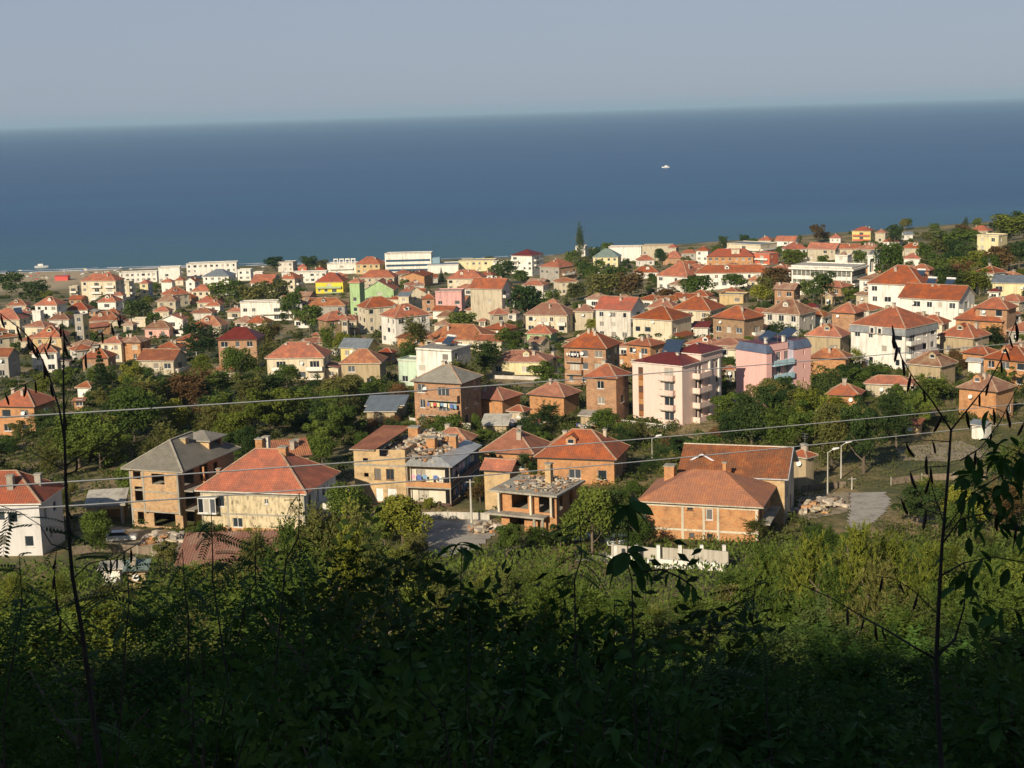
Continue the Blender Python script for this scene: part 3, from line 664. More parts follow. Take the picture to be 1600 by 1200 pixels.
h_('round white pavilion with flat grey roof; between two trees by the sea', 434, 464, 405, 410, 2, 20, .8, 'flat', 'K', 'offwhite', 420, cat='pavilion')
h_('small bright red roof; between the seafront tree and the white arches', 464, 482, 412, 418, 1, 10, .8, 'hip', 'R', 'terracotta', 422, 0)
h_('red hip roof behind the yellow house; left of the white arches', 486, 514, 415, 425, 1, 10, .8, 'hip', 'R', 'white', 425, 2)
h_('ochre house with wide red hip roof and white chimneys; right of the white arches', 554, 604, 398, 413, 2, 20, .7, 'hip', 'T', 'ochre', 427, 3)
h_('grey-beige low building; between the white arches and the ochre house', 550, 578, 411, 414, 1, 15, .6, 'flat', 'W', 'beige', 422)
h_('pale green house with tall blank side; left of the cream chimneyed house', 543, 572, 430, 442, 4, 30, .9, 'hip', 'T', 'green', 502, 1, dens=.4)
h_('red-roofed house with green balcony gable; right of the pale green house', 566, 624, 430, 454, 2, 12, .8, 'gabley', 'T', 'green', 462, 1, [('f', 1, .1, .95, 'green')])
h_('cream house with broad red roof and two chimneys; right of the pale green house', 556, 624, 460, 482, 3, -20, .7, 'hip', 'T', 'cream', 508, 2, win_h=1.5)
h_('white-fronted house with brick side and curved red roof; in the middle of town', 592, 674, 474, 497, 3, -28, .8, 'hip', 'T', 'white', 528, 1, [('f', 1, .1, .95, 'grey'), ('f', 0, .1, .95, 'grey')], side='brick', win_h=1.5)
h_('grey-roofed house with bright yellow wall; above the orange hip roof with blue laundry', 528, 594, 527, 545, 2, 30, .7, 'gable', 'S', 'yellow', 563, 0, [('r', 1, .1, .9), ('r', 0, .1, .9)])
h_('grey-beige house with orange hip roof and blue laundry; right of the cream villa', 529, 606, 545, 568, 2, 12, .8, 'hip', 'O', 'tan', 595, 1, [('f', 0, .3, .6)], dens=.3)
h_('partly hidden red roof; just left of the house with bare brick side', 486, 503, 504, 524, 1, 20, 1, 'hip', 'T', 'brick', 520, 0)
h_('red-roofed row house; left of the brick gabled workshop', 560, 624, 418, 434, 2, 15, .5, 'hip', 'T', 'beige', 440, 2)
h_('small white house with red roof; right of the ochre house', 590, 622, 418, 432, 2, 15, .8, 'hip', 'T', 'white', 440, 1)
# 600 .. 920
h_('white three-storey slab office with blue window bands; on the seafront', 601, 676, 392, 397, 3, 8, .3, 'flat', 'K', 'white', 426, cat='hotel', dens=0)
h_('low white seafront hall with grey roof; right of the white slab office', 668, 719, 404, 415, 1, 5, .9, 'flat', 'S', 'white', 430, cat='restaurant', h=5, dens=0)
h_('cream flat-roofed seafront building; left of the dark tree', 717, 776, 403, 408, 2, 8, .5, 'flat', 'K', 'paleyellow', 424, cat='hotel', dens=.4)
h_('orange brick workshop with wide low gable; below the white slab office', 625, 678, 421, 432, 2, 18, 1.2, 'gabley', 'T', 'brickO', 448, 1, dens=.3)
h_('cream house with red roof and white chimneys; right of the orange brick workshop', 697, 762, 421, 436, 2, 12, .6, 'hip', 'T', 'cream', 449, 3)
h_('white four-storey tower house with red pyramid roof; against the sea', 797, 851, 389, 400, 4, 30, 1.0, 'hip', 'D', 'white', 430, 0, [('f', 1, 0, .35), ('f', 2, 0, .35), ('f', 3, 0, .35), ('r', 2, .2, .8), ('r', 3, .2, .8)], dens=.6, cat='apartment block')
h_('brick house with rusty roof and grey rendered wall; right of the tower house', 841, 903, 404, 418, 2, 40, 1.1, 'hip', 'T', 'grey', 442, 3, [('r', 1, .2, .8)], side='brickO')
h_('pink blank-walled building with grey flat roof; left of the concrete gable', 680, 726, 450, 456, 3, 10, .8, 'flat', 'K', 'rose', 488, dens=.15)
h_('tall rendered concrete gable house with red roof; in the middle of town', 732, 802, 434, 452, 4, 25, .7, 'gable', 'T', 'beige', 495, 0, [('r', 3, .1, .5)], side='offwhite', dens=.05)
h_('small grey-green house with red hip roof; below the concrete gable', 762, 797, 475, 492, 2, -20, .9, 'hip', 'T', 'beige', 506, 0, dens=.9)
h_('red gable roof with cream front; left of the pink blank-walled building', 622, 668, 443, 462, 2, -15, .9, 'gabley', 'T', 'cream', 474, 1)
h_('brick house with red shed roof; between the cream gable and the pink building', 657, 684, 450, 467, 2, 10, 1, 'hip', 'T', 'brick', 485, 1)
h_('brown-roofed cottage; in front of the pink blank-walled building', 681, 716, 480, 495, 1, 10, .8, 'hip', 'N', 'cream', 504, 0)
h_('small red roof right of the concrete gable; touching the dark tree', 786, 808, 437, 452, 3, 10, .9, 'hip', 'T', 'offwhite', 455, 0)
h_('long beige apartment house with brown roof; right of the tall dark tree', 818, 902, 471, 493, 2, 20, .6, 'hip', 'B', 'cream', 517, 2, [('f', 1, .3, .6), ('f', 1, .8, .98)], side='cream')
h_('beige wing with brown roof; joining the long beige apartment house', 895, 935, 470, 487, 2, 15, .8, 'hip', 'B', 'beige', 512, 1)
h_('green-walled cottage with red hip roof; below the long beige apartment house', 820, 873, 506, 522, 1, 18, .8, 'hip', 'T', 'green', 537, 1)
h_('orange-red long roof with solar panel; behind the white terraced house', 660, 782, 506, 532, 1, 20, .6, 'hip', 'O', 'cream', 530, 2)
h_('cream cottage with pale tiled roof; left of the green-walled cottage', 822, 862, 517, 537, 1, 40, .9, 'gable', 'N', 'cream', 548, 0)
h_('small red roof in the trees; above the long beige apartment house', 852, 875, 460, 473, 1, 15, 1, 'hip', 'T', 'cream', 473, 0)
h_('white house with flat roof and dark terrace; above the mint-green house', 650, 735, 535, 549, 3, 32, .9, 'flat', 'K', 'white', 566, 1, side='offwhite', dens=.5)
h_('mint-green house with white roof terrace; left of the grey hip-roofed brick house', 622, 700, 560, 566, 2, 30, .5, 'flat', 'W', 'mint', 600, 0, [('f', 1, .5, .95)], dens=.5)
h_('brick apartment house with grey hipped roof and white balconies; in the middle of town', 641, 756, 570, 600, 3, 28, .85, 'hip', 'G', 'brick', 655, 1, [('f', 1, .28, .98, 'brick'), ('f', 2, .28, .98, 'brick'), ('f', 0, .28, .98, 'white')], side='brickB', win_h=1.6)
h_('yellow bungalow with brown-red roof; above the brick cottages', 764, 868, 547, 566, 1, 14, .6, 'hip', 'P', 'paleyellow', 588, 2, win_h=1.4)
h_('orange brick cottage with red hip roof; right of the brick apartment house', 728, 818, 603, 626, 1, 32, .9, 'hip', 'T', 'brickO', 652, 1, h=4.2, dens=.4)
h_('orange brick cottage with pale chimney; left of the brick laundry house', 822, 910, 596, 621, 1, 30, .8, 'hip', 'P', 'brickO', 642, 2, h=4.0, dens=.25)
h_('grey metal-roofed shed; left of the brick apartment house', 569, 640, 622, 634, 1, 10, .8, 'shed', 'S', 'tan', 640, 0, cat='shed', h=2.8, dens=0)
h_('second grey metal shed; just below the first one beside the brick apartment house', 568, 626, 634, 643, 1, 12, .6, 'shed', 'S', 'tan', 652, 0, cat='shed', h=2.6, dens=0)
h_('lean-to shed with rusty grey roof; in the yard between the two orange brick cottages', 750, 801, 650, 664, 1, 10, .9, 'shed', 'W', 'tan', 672, 0, cat='shed', h=2.3, dens=.0)
h_('little red-roofed porch building; beside the orange brick cottage', 790, 832, 630, 644, 1, 30, .8, 'hip', 'T', 'beige', 648, 0, cat='shed', h=2.4, dens=0)
h_('brick house with laundry balcony and red hip roof; left of the pale pink hotel', 877, 972, 517, 545, 3, 22, .85, 'hip', 'T', 'brick', 590, 3, [('f', 2, .05, .45, 'brick'), ('f', 1, .05, .45, 'brick')], side='brickB', win_h=1.5)
h_('brick house with stacked red roofs; directly left of the pale pink hotel', 910, 987, 563, 592, 3, 25, .9, 'hip', 'T', 'brick', 640, 1)
h_('lower brick front with laundry balcony; attached before the stacked red roofs', 925, 988, 584, 607, 2, 35, .9, 'gable', 'T', 'brick', 640, 1, [('f', 1, .1, .95, 'brickO')])
h_('tiny shed with grey roof; among bushes left of the garage', 905, 930, 640, 650, 1, 20, .8, 'shed', 'K', 'tan', 660, 0, cat='shed', h=2.3, dens=0)
# 900 .. 1220 upper
h_('white villa with grey-green roof; right of the tall cypress', 925, 972, 387, 402, 2, 10, .8, 'hip', 'V', 'paleyellow', 411, 0)
h_('small white chapel-like house with arch; at the foot of the tall cypress', 899, 918, 380, 385, 3, 15, 1, 'flat', 'W', 'white', 396)
h_('white stair-stepped house; between the cypress and the grey-green roof', 916, 931, 384, 389, 2, 20, 1, 'flat', 'W', 'white', 402)
h_('long white seafront hotel with brown roof edge; left of the poplar trees', 951, 1004, 381, 386, 3, 8, .35, 'flat', 'B', 'white', 408, cat='hotel', dens=.1)
h_('grey rendered seafront wing; joined to the long white hotel', 1003, 1052, 378, 384, 3, 8, .4, 'flat', 'B', 'beige', 400, cat='hotel', dens=.4)
h_('small red roof at the end of the grey wing; against the sea', 1042, 1062, 378, 387, 3, 20, .9, 'hip', 'R', 'beige', 394, 0)
h_('small house with red roof and white dormers; below the long white hotel', 992, 1024, 395, 407, 1, -20, .8, 'hip', 'T', 'white', 416, 1)
h_('brick cottage with wide red hip roof; left of the brick school', 1034, 1073, 392, 403, 1, 15, .8, 'hip', 'T', 'brick', 416, 0, h=4, dens=.3)
h_('grey house with low red roof; behind the brick cottage', 1063, 1092, 388, 396, 2, 10, .6, 'hip', 'T', 'grey', 404, 0)
h_('low orange-red roof strip; in the trees left of the white school', 988, 1031, 414, 426, 1, 5, .6, 'hip', 'T', 'white', 427, 0)
h_('white school-like building with long red roof; in the upper middle', 1024, 1106, 408, 433, 2, 35, .9, 'hip', 'T', 'white', 452, 2, cat='school', dens=.6)
h_('long red roof of the school wing; running right behind the trees', 1085, 1206, 405, 427, 2, 3, .25, 'hip', 'T', 'white', 434, 1, cat='school')
h_('orange brick house with red roof and white stair tower; above the school wing', 1103, 1182, 384, 401, 2, 8, .4, 'hip', 'R', 'brickO', 411, 2)
h_('white stair tower with two windows; rising from the orange brick house', 1143, 1157, 388, 391, 3, 8, 1, 'flat', 'W', 'cream', 410, dens=1)
h_('white villa with small red gable; left end above the school', 1086, 1112, 380, 392, 3, 15, .9, 'hip', 'T', 'white', 410, 1)
h_('terraced hotel with cream balconies and dark windows; on the skyline', 1136, 1214, 374, 383, 3, 35, .7, 'flat', 'S', 'cream', 398, cat='hotel', balc=[('f', 2, .02, .98), ('f', 1, .02, .98), ('r', 2, .02, .98), ('r', 1, .02, .98)])
h_('terracotta red hotel wing with white balconies; below the terraced hotel', 1178, 1216, 391, 397, 2, 35, .8, 'flat', 'K', 'terracotta', 412, cat='hotel', balc=[('f', 1, .1, .9, 'white'), ('f', 0, .1, .9, 'white')])
h_('small orange-red hip roof on the skyline; behind the terraced hotel', 1184, 1210, 368, 376, 2, 15, .9, 'hip', 'T', 'cream', 380, 1)
h_('red roof with white gutter; right of the terraced hotel', 1210, 1250, 364, 377, 2, 20, .6, 'gable', 'T', 'white', 382, 2)
h_('red-roofed house with slate window panel; above the yellow-green tree', 1220, 1263, 372, 390, 2, -25, .9, 'hip', 'R', 'white', 402, 3)
h_('half-timbered white front with long red roof; above the civic building', 1260, 1317, 372, 390, 2, 25, .5, 'gable', 'T', 'beige', 403, 1)
h_('long red roof with pale ridge; right of the half-timbered front', 1310, 1348, 374, 389, 2, 12, .6, 'gable', 'T', 'beige', 398, 2)
h_('red double roof with chimneys; behind the bell tower', 1338, 1382, 366, 390, 2, 25, .7, 'hip', 'P', 'grey', 396, 3)
h_('red and yellow hotel with flowered balconies; highest on the skyline', 1330, 1368, 354, 361, 2, 15, .8, 'hip', 'R', 'yellow', 374, 2, [('f', 1, .05, .95, 'terracotta'), ('f', 0, .05, .95, 'terracotta')], cat='hotel')
h_('reddish roof right of the yellow hotel; at the skyline', 1366, 1388, 354, 364, 2, 15, .8, 'hip', 'P', 'beige', 368, 1)
h_('little white house with red hip roof; left of the yellow hotel', 1295, 1317, 365, 372, 1, 10, .8, 'hip', 'R', 'white', 377, 1)
h_('long red roof descending to the right; beside the dark skyline tree', 1378, 1412, 364, 378, 1, 15, .8, 'hip', 'R', 'white', 382, 1)
h_('low cream roofs and white parapet; left of the civic building', 1223, 1246, 424, 429, 1, 15, .8, 'flat', 'W', 'white', 438)
h_('dark red hip roof; left of the civic building terrace', 1196, 1240, 413, 427, 1, 15, .8, 'hip', 'R', 'cream', 430, 1)
# middle band 900 .. 1320
h_('white balcony house with red gable roof; left of the cream hip-roofed house', 927, 1011, 462, 486, 3, 28, .8, 'gable', 'R', 'offwhite', 520, 3, [('r', 2, .2, .9), ('r', 1, .2, .9), ('r', 0, .2, .9)], side='white')
h_('big cream house with star-shaped red roof; behind the pale pink hotel', 985, 1084, 478, 501, 2, 30, .9, 'hip', 'T', 'cream', 535, 1, h=7.6, dens=.35)
h_('cream house with broad red roof and pale chimney; left of the brown brick house', 1046, 1136, 462, 486, 2, 25, .85, 'hip', 'T', 'cream', 506, 2, [('f', 0, .3, .9)])
h_('faded red roof; behind the star-shaped roof', 1010, 1062, 463, 481, 2, 15, .8, 'hip', 'P', 'cream', 482, 3)
h_('brown brick house with red hip roof; above the two-towered pink hotel', 1110, 1197, 477, 500, 2, 35, .9, 'hip', 'T', 'brickB', 532, 1, [('r', 1, .4, .9, 'white'), ('r', 0, .4, .9, 'white')], h=7.6)
h_('white-walled house with brown-orange hip roof; right of the brown brick house', 1190, 1278, 458, 492, 2, 30, .8, 'hip', 'N', 'offwhite', 514, 3, win_h=1.6)
h_('yellow-awned kiosk with grey flat roof; among trees above the cream house', 1124, 1170, 456, 462, 1, 15, .9, 'flat', 'K', 'ochre', 475, cat='kiosk')
h_('small tan pavilion with gabled canopy; below the civic building', 1286, 1308, 455, 463, 1, 20, 1, 'gabley', 'N', 'tan', 477, 0, cat="pavilion", h=3.6)
h_('orange brick house with red hip roof; below the tan pavilion', 1296, 1354, 470, 490, 2, 25, .9, 'hip', 'T', 'brick', 512, 1, dens=.3)
h_('tan rendered house with wide red roof; right of the two-towered pink hotel', 1256, 1331, 504, 527, 1, 20, .75, 'hip', 'T', 'tan', 552, 2, h=5.2, dens=.3)
h_('brick house with rust-orange roof; just below the tan rendered house', 1262, 1332, 541, 561, 1, 12, .6, 'hip', 'O', 'brickO', 590, 3, h=4.5, dens=.1)
h_('brick cottage with orange hip roof; behind the bushes right of the pink hotels', 1288, 1352, 592, 619, 1, 10, .8, 'hip', 'T', 'brickO', 636, 1, h=3.6, dens=.1)
h_('small red roof squeezed between the two pink hotels', 1128, 1154, 566, 578, 1, 10, .9, 'hip', 'T', 'beige', 590, 0, h=3)
h_('orange-red cottage roof; behind the long brick barn', 1230, 1279, 683, 716, 1, 35, .8, 'hip', 'T', 'tan', 765, 2, h=5.0, dens=.3)
# right part
h_('big white house with red hip roof and timbered gable; upper right', 1353, 1466, 412, 446, 3, 20, .8, 'hip', 'T', 'white', 482, 2, dens=.3)
h_('white apartment house with wide orange roof and two solar heaters; upper right', 1402, 1527, 442, 470, 3, 22, .7, 'gable', 'T', 'white', 503, 2, [('r', 2, .05, .95), ('f', 1, .2, .45)], dens=.4, cat='apartment block')
h_('cream flat-roofed villa with three levels; among trees near the skyline', 1527, 1574, 361, 369, 3, 25, .9, 'flat', 'W', 'paleyellow', 396, dens=.9)
h_('orange-red roof with pale chimney; right of the skyline trees', 1408, 1446, 375, 388, 1, 15, .7, 'hip', 'T', 'beige', 394, 2)
h_('lower red roof with white wall; under the orange-red roof with pale chimney', 1410, 1443, 396, 404, 1, 10, .7, 'hip', 'R', 'white', 408, 1)
h_('pair-like orange roof against the sea; above the cream villa', 1514, 1552, 348, 361, 1, 20, .7, 'hip', 'T', 'beige', 364, 1)
h_('tiny white house with lavender roof; on the skyline', 1407, 1428, 361, 367, 1, -20, .8, 'gable', 'S', 'white', 374, 0)
h_('long low hall with grey sheet roof and yellow-green wall; at the right edge', 1548, 1640, 431, 443, 1, 5, .4, 'shed', 'S', 'paleyellow', 452, 0, h=3.5)
h_('small white house with dark red roof; left of the grey hall', 1542, 1567, 446, 456, 1, 15, .8, 'hip', 'D', 'white', 463, 0)
h_('brick house with layered red hip roofs; right of the white mansard house', 1489, 1590, 468, 503, 2, 20, .8, 'hip', 'T', 'brickO', 530, 2, h=5.8, dens=.3)
h_('grey-brown house with red hip roof and white windows; beside the white mansard house', 1464, 1550, 500, 529, 1, 28, .9, 'hip', 'T', 'tan', 552, 1, h=4.6)
h_('upper red roof with chimneys; crowning the layered brick house', 1520, 1592, 464, 484, 3, 20, .8, 'hip', 'T', 'brick', 490, 2, h=8.6)
h_('tan block house with brown-orange roof; below the white mansard house', 1415, 1498, 547, 573, 1, 28, .9, 'hip', 'N', 'tan', 600, 1, h=4.8, dens=.2)
h_('orange brick house with red roof and white balcony; at the right edge', 1532, 1640, 540, 566, 2, 25, .9, 'hip', 'T', 'brickO', 598, 2, [('r', 1, .1, .9)], h=5.8)
h_('orange brick house with sandy tiled roof; behind the twig with brown pods', 1493, 1590, 585, 613, 2, 28, .9, 'hip', 'N', 'brickO', 642, 1, h=5.6, dens=.3)
h_('long low red roof; between the tan block house and the dark bushes', 1348, 1432, 586, 602, 1, 8, .5, 'hip', 'T', 'beige', 606, 0, h=2.8, dens=0)
h_('grey-walled house with flat terrace; at the right edge beside the layered brick house', 1572, 1640, 498, 520, 1, 20, .8, 'hip', 'P', 'grey', 540, 1)
h_('small white garden house; right of the grey-brown house', 1508, 1542, 558, 566, 1, 20, .7, 'gable', 'L', 'white', 574, 0, h=2.6, dens=.2)
h_('ruined brick hut with red tile patch; in the dry meadow', 1412, 1446, 651, 664, 1, 20, .9, 'shed', 'P', 'brickY', 684, 0, cat='shed', h=2.2, dens=0)
h_('white shed with grey metal roof; in the meadow at the right', 1512, 1556, 654, 666, 1, 35, 1.0, 'gable', 'S', 'white', 687, 0, cat='shed', h=2.6, dens=0)

h_('small balcony block; squeezed left of the four-storey apartment block', 108, 124, 443, 448, 2, 20, .8, 'flat', 'W', 'beige', 462, 0, [('f', 1, .1, .9), ('f', 0, .1, .9)])
h_('red hip roof with pale ridges; behind the white gabled balcony house', 238, 272, 473, 487, 1, 20, .8, 'hip', 'T', 'cream', 490, 1)
h_('sliver of red roof; between the bare brick side and the pale green house', 531, 548, 487, 500, 2, 20, 1, 'hip', 'T', 'beige', 505, 0)
h_('low red roof in the trees; under the curved-roofed white-fronted house', 588, 622, 532, 552, 1, 25, .8, 'hip', 'R', 'brick', 556, 0)
h_('dark slate lean-to roof; left of the red gable roof with cream front', 620, 645, 453, 463, 2, 20, .8, 'shed', 'S', 'cream', 475, 0)
h_('tiny red roof; below the concrete gable house', 745, 764, 492, 502, 1, 20, .9, 'hip', 'T', 'cream', 506, 0, h=2.8)
h_('low dark red roof; between the white-walled house and the tan pavilion', 1252, 1284, 468, 481, 1, 15, .7, 'hip', 'D', 'beige', 486, 0)
h_('short brown-red roof wing; right end of the yellow bungalow', 843, 880, 551, 563, 1, 20, .8, 'hip', 'P', 'paleyellow', 576, 1, h=3)
h_('dark red awning roof; beside the brown brick house', 1080, 1112, 503, 512, 1, 10, .8, 'shed', 'D', 'offwhite', 524, 0, h=3, dens=0)

h_('white seafront guest house with flat roof; right of the small white flat-roofed block', 396, 412, 423, 426, 2, 12, .8, 'flat', 'W', 'white', 438, 0)
h_('long white low seafront building; behind the red gable roofs', 440, 512, 424, 427, 2, 8, .3, 'flat', 'W', 'white', 434, 0, cat='hotel')
h_('white flat-roofed seafront block; right of the cream seafront building', 770, 797, 407, 410, 2, 10, .8, 'flat', 'W', 'white', 424, 0, cat='hotel')
h_('white two-storey house with red roof; directly left of the tower house', 748, 776, 418, 430, 2, 18, .8, 'hip', 'T', 'white', 444, 1)
# ------------------------------------------------------------------ helpers for the hand-built houses
HOUSES = {}
def start(short, rest, x0, x1, yt, yb, th, asp, H, roof, name='house', cat='house', ov=.5, yv=None):
    cx, cy, gz, W, D, phi, ris = fit(x0, x1, yt, yb, th, asp, H, roof, ov)
    dist = math.hypot(cx, cy); root = empty(name, (cx, cy, gz), phi); tag(root, short + ' ' + rest, cat)
    BUILT.append((short, x0, x1, yt, yv or yb + H * .6 * FPX / dist, Vector((cx, cy, gz)), math.hypot(W, D) / 2, dist, (W, D, phi)))
    return root, W, D, ris, dist, (cx, cy, gz, phi)
def world(fr, x, y, z):
    cx, cy, gz, phi = fr; c, s = math.cos(phi), math.sin(phi)
    return Vector((cx + x * c - y * s, cy + x * s + y * c, gz + z))
def solar(parent_fr, x, y, z, rz, label, w=2.2, l=2.0, tank=True, tilt=35):
    p = world(parent_fr, x, y, z); o = empty('solar_water_heater', p, parent_fr[3] + rz); tag(o, label, 'solar heater', 'solar water heaters on roofs')
    t = R(tilt); m = MB(); dy, dz = l * math.cos(t), l * math.sin(t)
    m.poly([(-w / 2, 0, .1), (w / 2, 0, .1), (w / 2, dy, .1 + dz), (-w / 2, dy, .1 + dz)]); m.poly([(-w / 2, dy, dz), (w / 2, dy, dz), (w / 2, 0, 0), (-w / 2, 0, 0)])
    m.poly([(-w / 2, 0, 0), (w / 2, 0, 0), (w / 2, 0, .1), (-w / 2, 0, .1)]); m.poly([(w / 2, 0, 0), (w / 2, dy, dz), (w / 2, dy, dz + .1), (w / 2, 0, .1)]); m.poly([(-w / 2, dy, dz), (-w / 2, 0, 0), (-w / 2, 0, .1), (-w / 2, dy, dz + .1)]); m.poly([(w / 2, dy, dz), (-w / 2, dy, dz), (-w / 2, dy, dz + .1), (w / 2, dy, dz + .1)])
    m.build('collector', plain((.045, .07, .12), .25, .2, 'solar_glass'), o)
    s = MB(); 
    for x_ in (-w / 2 + .1, w / 2 - .1): s.beam((x_, dy, -.6), (x_, dy, dz), .06, .06); s.beam((x_, .1, -.6), (x_, .1, .05), .06, .06)
    s.build('stand', plain((.35, .35, .36), .4, .6, 'steel'), o)
    if tank: MB().tube([(-w / 2 - .1, dy + .1, dz + .25), (w / 2 + .1, dy + .1, dz + .25)], .28, 8).build('tank', FR_W, o)
    return o
def rubble(name, n, area, z, size, mats, parent, r_, zf=None):
    m = MB()
    for i in range(n):
        x = r_.uniform(area[0], area[1]); y = r_.uniform(area[2], area[3]); s = r_.uniform(*size); a = r_.uniform(0, math.pi); zz = z + (zf(x, y) if zf else 0) + r_.uniform(0, .25)
        c, q = math.cos(a), math.sin(a); l, w, h = s * r_.uniform(.8, 2.2), s * .6, s * r_.uniform(.25, .6); tl = r_.uniform(-.3, .3)
        P = [(x + (i_ * l * c - j_ * w * q) / 2, y + (i_ * l * q + j_ * w * c) / 2, zz + k_ * h + i_ * tl * l * .5) for k_ in (0, 1) for i_, j_ in ((-1, -1), (1, -1), (1, 1), (-1, 1))]
        mi = r_.randrange(len(mats))
        for f in ((4, 5, 6, 7), (0, 1, 5, 4), (1, 2, 6, 5), (2, 3, 7, 6), (3, 0, 4, 7)): m.poly([P[k] for k in f], mi)
    return tag(m.build(name, mats, parent), kind='stuff')
def laundry(fr, side_pts, label, cols, r_):
    """clothes on a line between two local points"""
    a, b = (world(fr, *p) for p in side_pts); o = empty('hanging_laundry', a); tag(o, label, 'laundry', None)
    d = b - a; L = d.length; u = d.normalized(); MB().tube([Vector((0, 0, 0)), d], .01, 4).build('line', FR_W, o)
    x = .1
    while x < L - .5:
        w = r_.uniform(.3, .7); h = r_.uniform(.5, 1.0); p = u * x; q = u * (x + w); m = MB(); s = Vector((0, -.01, 0))
        m.poly([p + s, q + s, q + s * 3 + Vector((0, 0, -h)), p + s * 4 + Vector((0, 0, -h * .95))]); m.poly([p + s * 4 + Vector((0, 0, -h * .95)), q + s * 3 + Vector((0, 0, -h)), q - s, p - s][::1])
        m.build('garment', plain(r_.choice(cols), .9, name='cloth'), o); x += w + r_.uniform(.05, .35)
CLOTH = [(.7, .7, .68), (.55, .08, .08), (.1, .16, .4), (.75, .35, .45), (.6, .55, .3), (.2, .35, .5), (.75, .73, .7)]
bY, bO, bB = wallmat('brickY'), wallmat('brickO'), wallmat('brickB')

# ---- unfinished brick house with grey roof
root, W, D, ris, dist, fr = start('unfinished brick house with grey hipped roof', 'and empty dark window openings beside the wooded gully', 193, 372, 664, 737, 33, 1.75, 8.6, 'hip', yv=820)
hw, hd, H = W / 2, D / 2, 8.6
wb = MB(); sp = .31 * W
wb.panel((-hw, -hd, 0), (1, 0, 0), sp, H - .17, [(.6, sp - .7, 7.0, 8.1), (.7, sp - .5, 3.9, 6.0), (.9, sp - .6, .6, 2.4)], .25, 0, -3)
wb.panel((-hw + sp, -hd - .5, 0), (1, 0, 0), W - sp, H - .17, [(1.4, 3.4, 6.6, 8.1)], .25, 0, 2.6)
wb.panel((-hw + sp, -hd - .25, 0), (0, -1, 0), .25, H - .17, [], .2, 0, 2.6)
wb.panel((-hw + sp, -hd, 0), (1, 0, 0), W - sp, 2.6, [(1.0, W - sp - 1.2, .5, 2.4)], .25, 0, -3)
wb.panel((hw, -hd - .25, 0), (0, 1, 0), .5, H - .17, [], .25, 1, 2.6)
ro = [(1.0, 3.6, 6.0, 8.2), (1.0, 3.6, 3.2, 5.3), (1.0, 3.2, .3, 2.4), (5.0, 7.2, 5.9, 8.1), (5.0, 7.2, 3.0, 5.2), (8.6, 9.8, 6.3, 7.7)]
wb.panel((hw, -hd, 0), (0, 1, 0), D, H - .17, ro, .25, 1, -3)
wb.panel((hw, hd, 0), (-1, 0, 0), W, H - .17, [], .25, 1, -3); wb.panel((-hw, hd, 0), (0, -1, 0), D, H - .17, [(3, 5, 6, 7.6)], .25, 1, -3)
wb.build('wall', [brick((.46, .25, .1), (.56, .36, .17), (.42, .36, .28)), bB], root)  # side and rear walls use a darker brick as painted shade
cm = MB()
for z in (2.72, 5.5): cm.box(-hw - .03, -hw + sp, -hd - .03, -hd + .03, z - .1, z + .1); cm.box(-hw + sp, hw + .03, -hd - .53, -hd - .47, z - .1, z + .1)
for x in (-hw + .12, -hw + sp - .02, hw - .14): cm.box(x - .14, x + .14, -hd - .56 if x > -hw + 1 else -hd - .04, -hd - .3 if x > -hw + 1 else -hd + .05, -2 if x < -hw + 1 else 2.5, H - .2)
for z in (0.0, 2.72, 5.5): cm.box(-hw + .26, hw - .26, -hd + .26, hd - .26, z - .15, z)
cm.build('concrete_frame', CONC, root)
for k, z in enumerate((3.0, 5.7)):
    b = MB().box(hw + .004, hw + 1.5, -hd + .6, -hd + 4.2, z - .2, z); b.build('balcony', CONC, root)
for z in (3.0, 5.7): MB().box(hw + 1.1, hw + 1.35, -hd + 3.9, -hd + 4.15, z, z + 2.6).build('pillar', bO, root)
a, rd = roof_mesh(W + .3, D, H, ris, 'hip', .7); rf = a.build('roof', [roofmat('G'), CONC], root); rd.build('ridge_cap', plaster((.42, .38, .3)), rf)
chimney(rf, hw * .25, -hd * .1, H + ris * .3, H + ris * .95, bY, .8)
tw = MB(); tx0, tx1, ty0, ty1, tz = -.1 * W, .42 * W, .12 * D, .38 * D, H + ris * .18
tw.panel((tx0, ty0, 0), (1, 0, 0), tx1 - tx0, tz + 1.7, [], .2, 0, H + .1); tw.panel((tx1, ty0, 0), (0, 1, 0), ty1 - ty0, tz + 1.7, [(.3, ty1 - ty0 - .4, tz + .1, tz + 1.6)], .2, 0, H + .1)
tw.panel((tx1, ty1, 0), (-1, 0, 0), tx1 - tx0, tz + 1.7, [], .2, 0, H + .1); tw.panel((tx0, ty1, 0), (0, -1, 0), ty1 - ty0, tz + 1.7, [], .2, 0, H + .1)
dm = tw.build('dormer', [bY], rf)
a, rd = roof_mesh(tx1 - tx0, ty1 - ty0, 0, 1.0, 'hip', .55); o = a.build('dormer_roof', [roofmat('G'), CONC], dm); o.location = ((tx0 + tx1) / 2, (ty0 + ty1) / 2, tz + 1.75)
FRK2 = fr
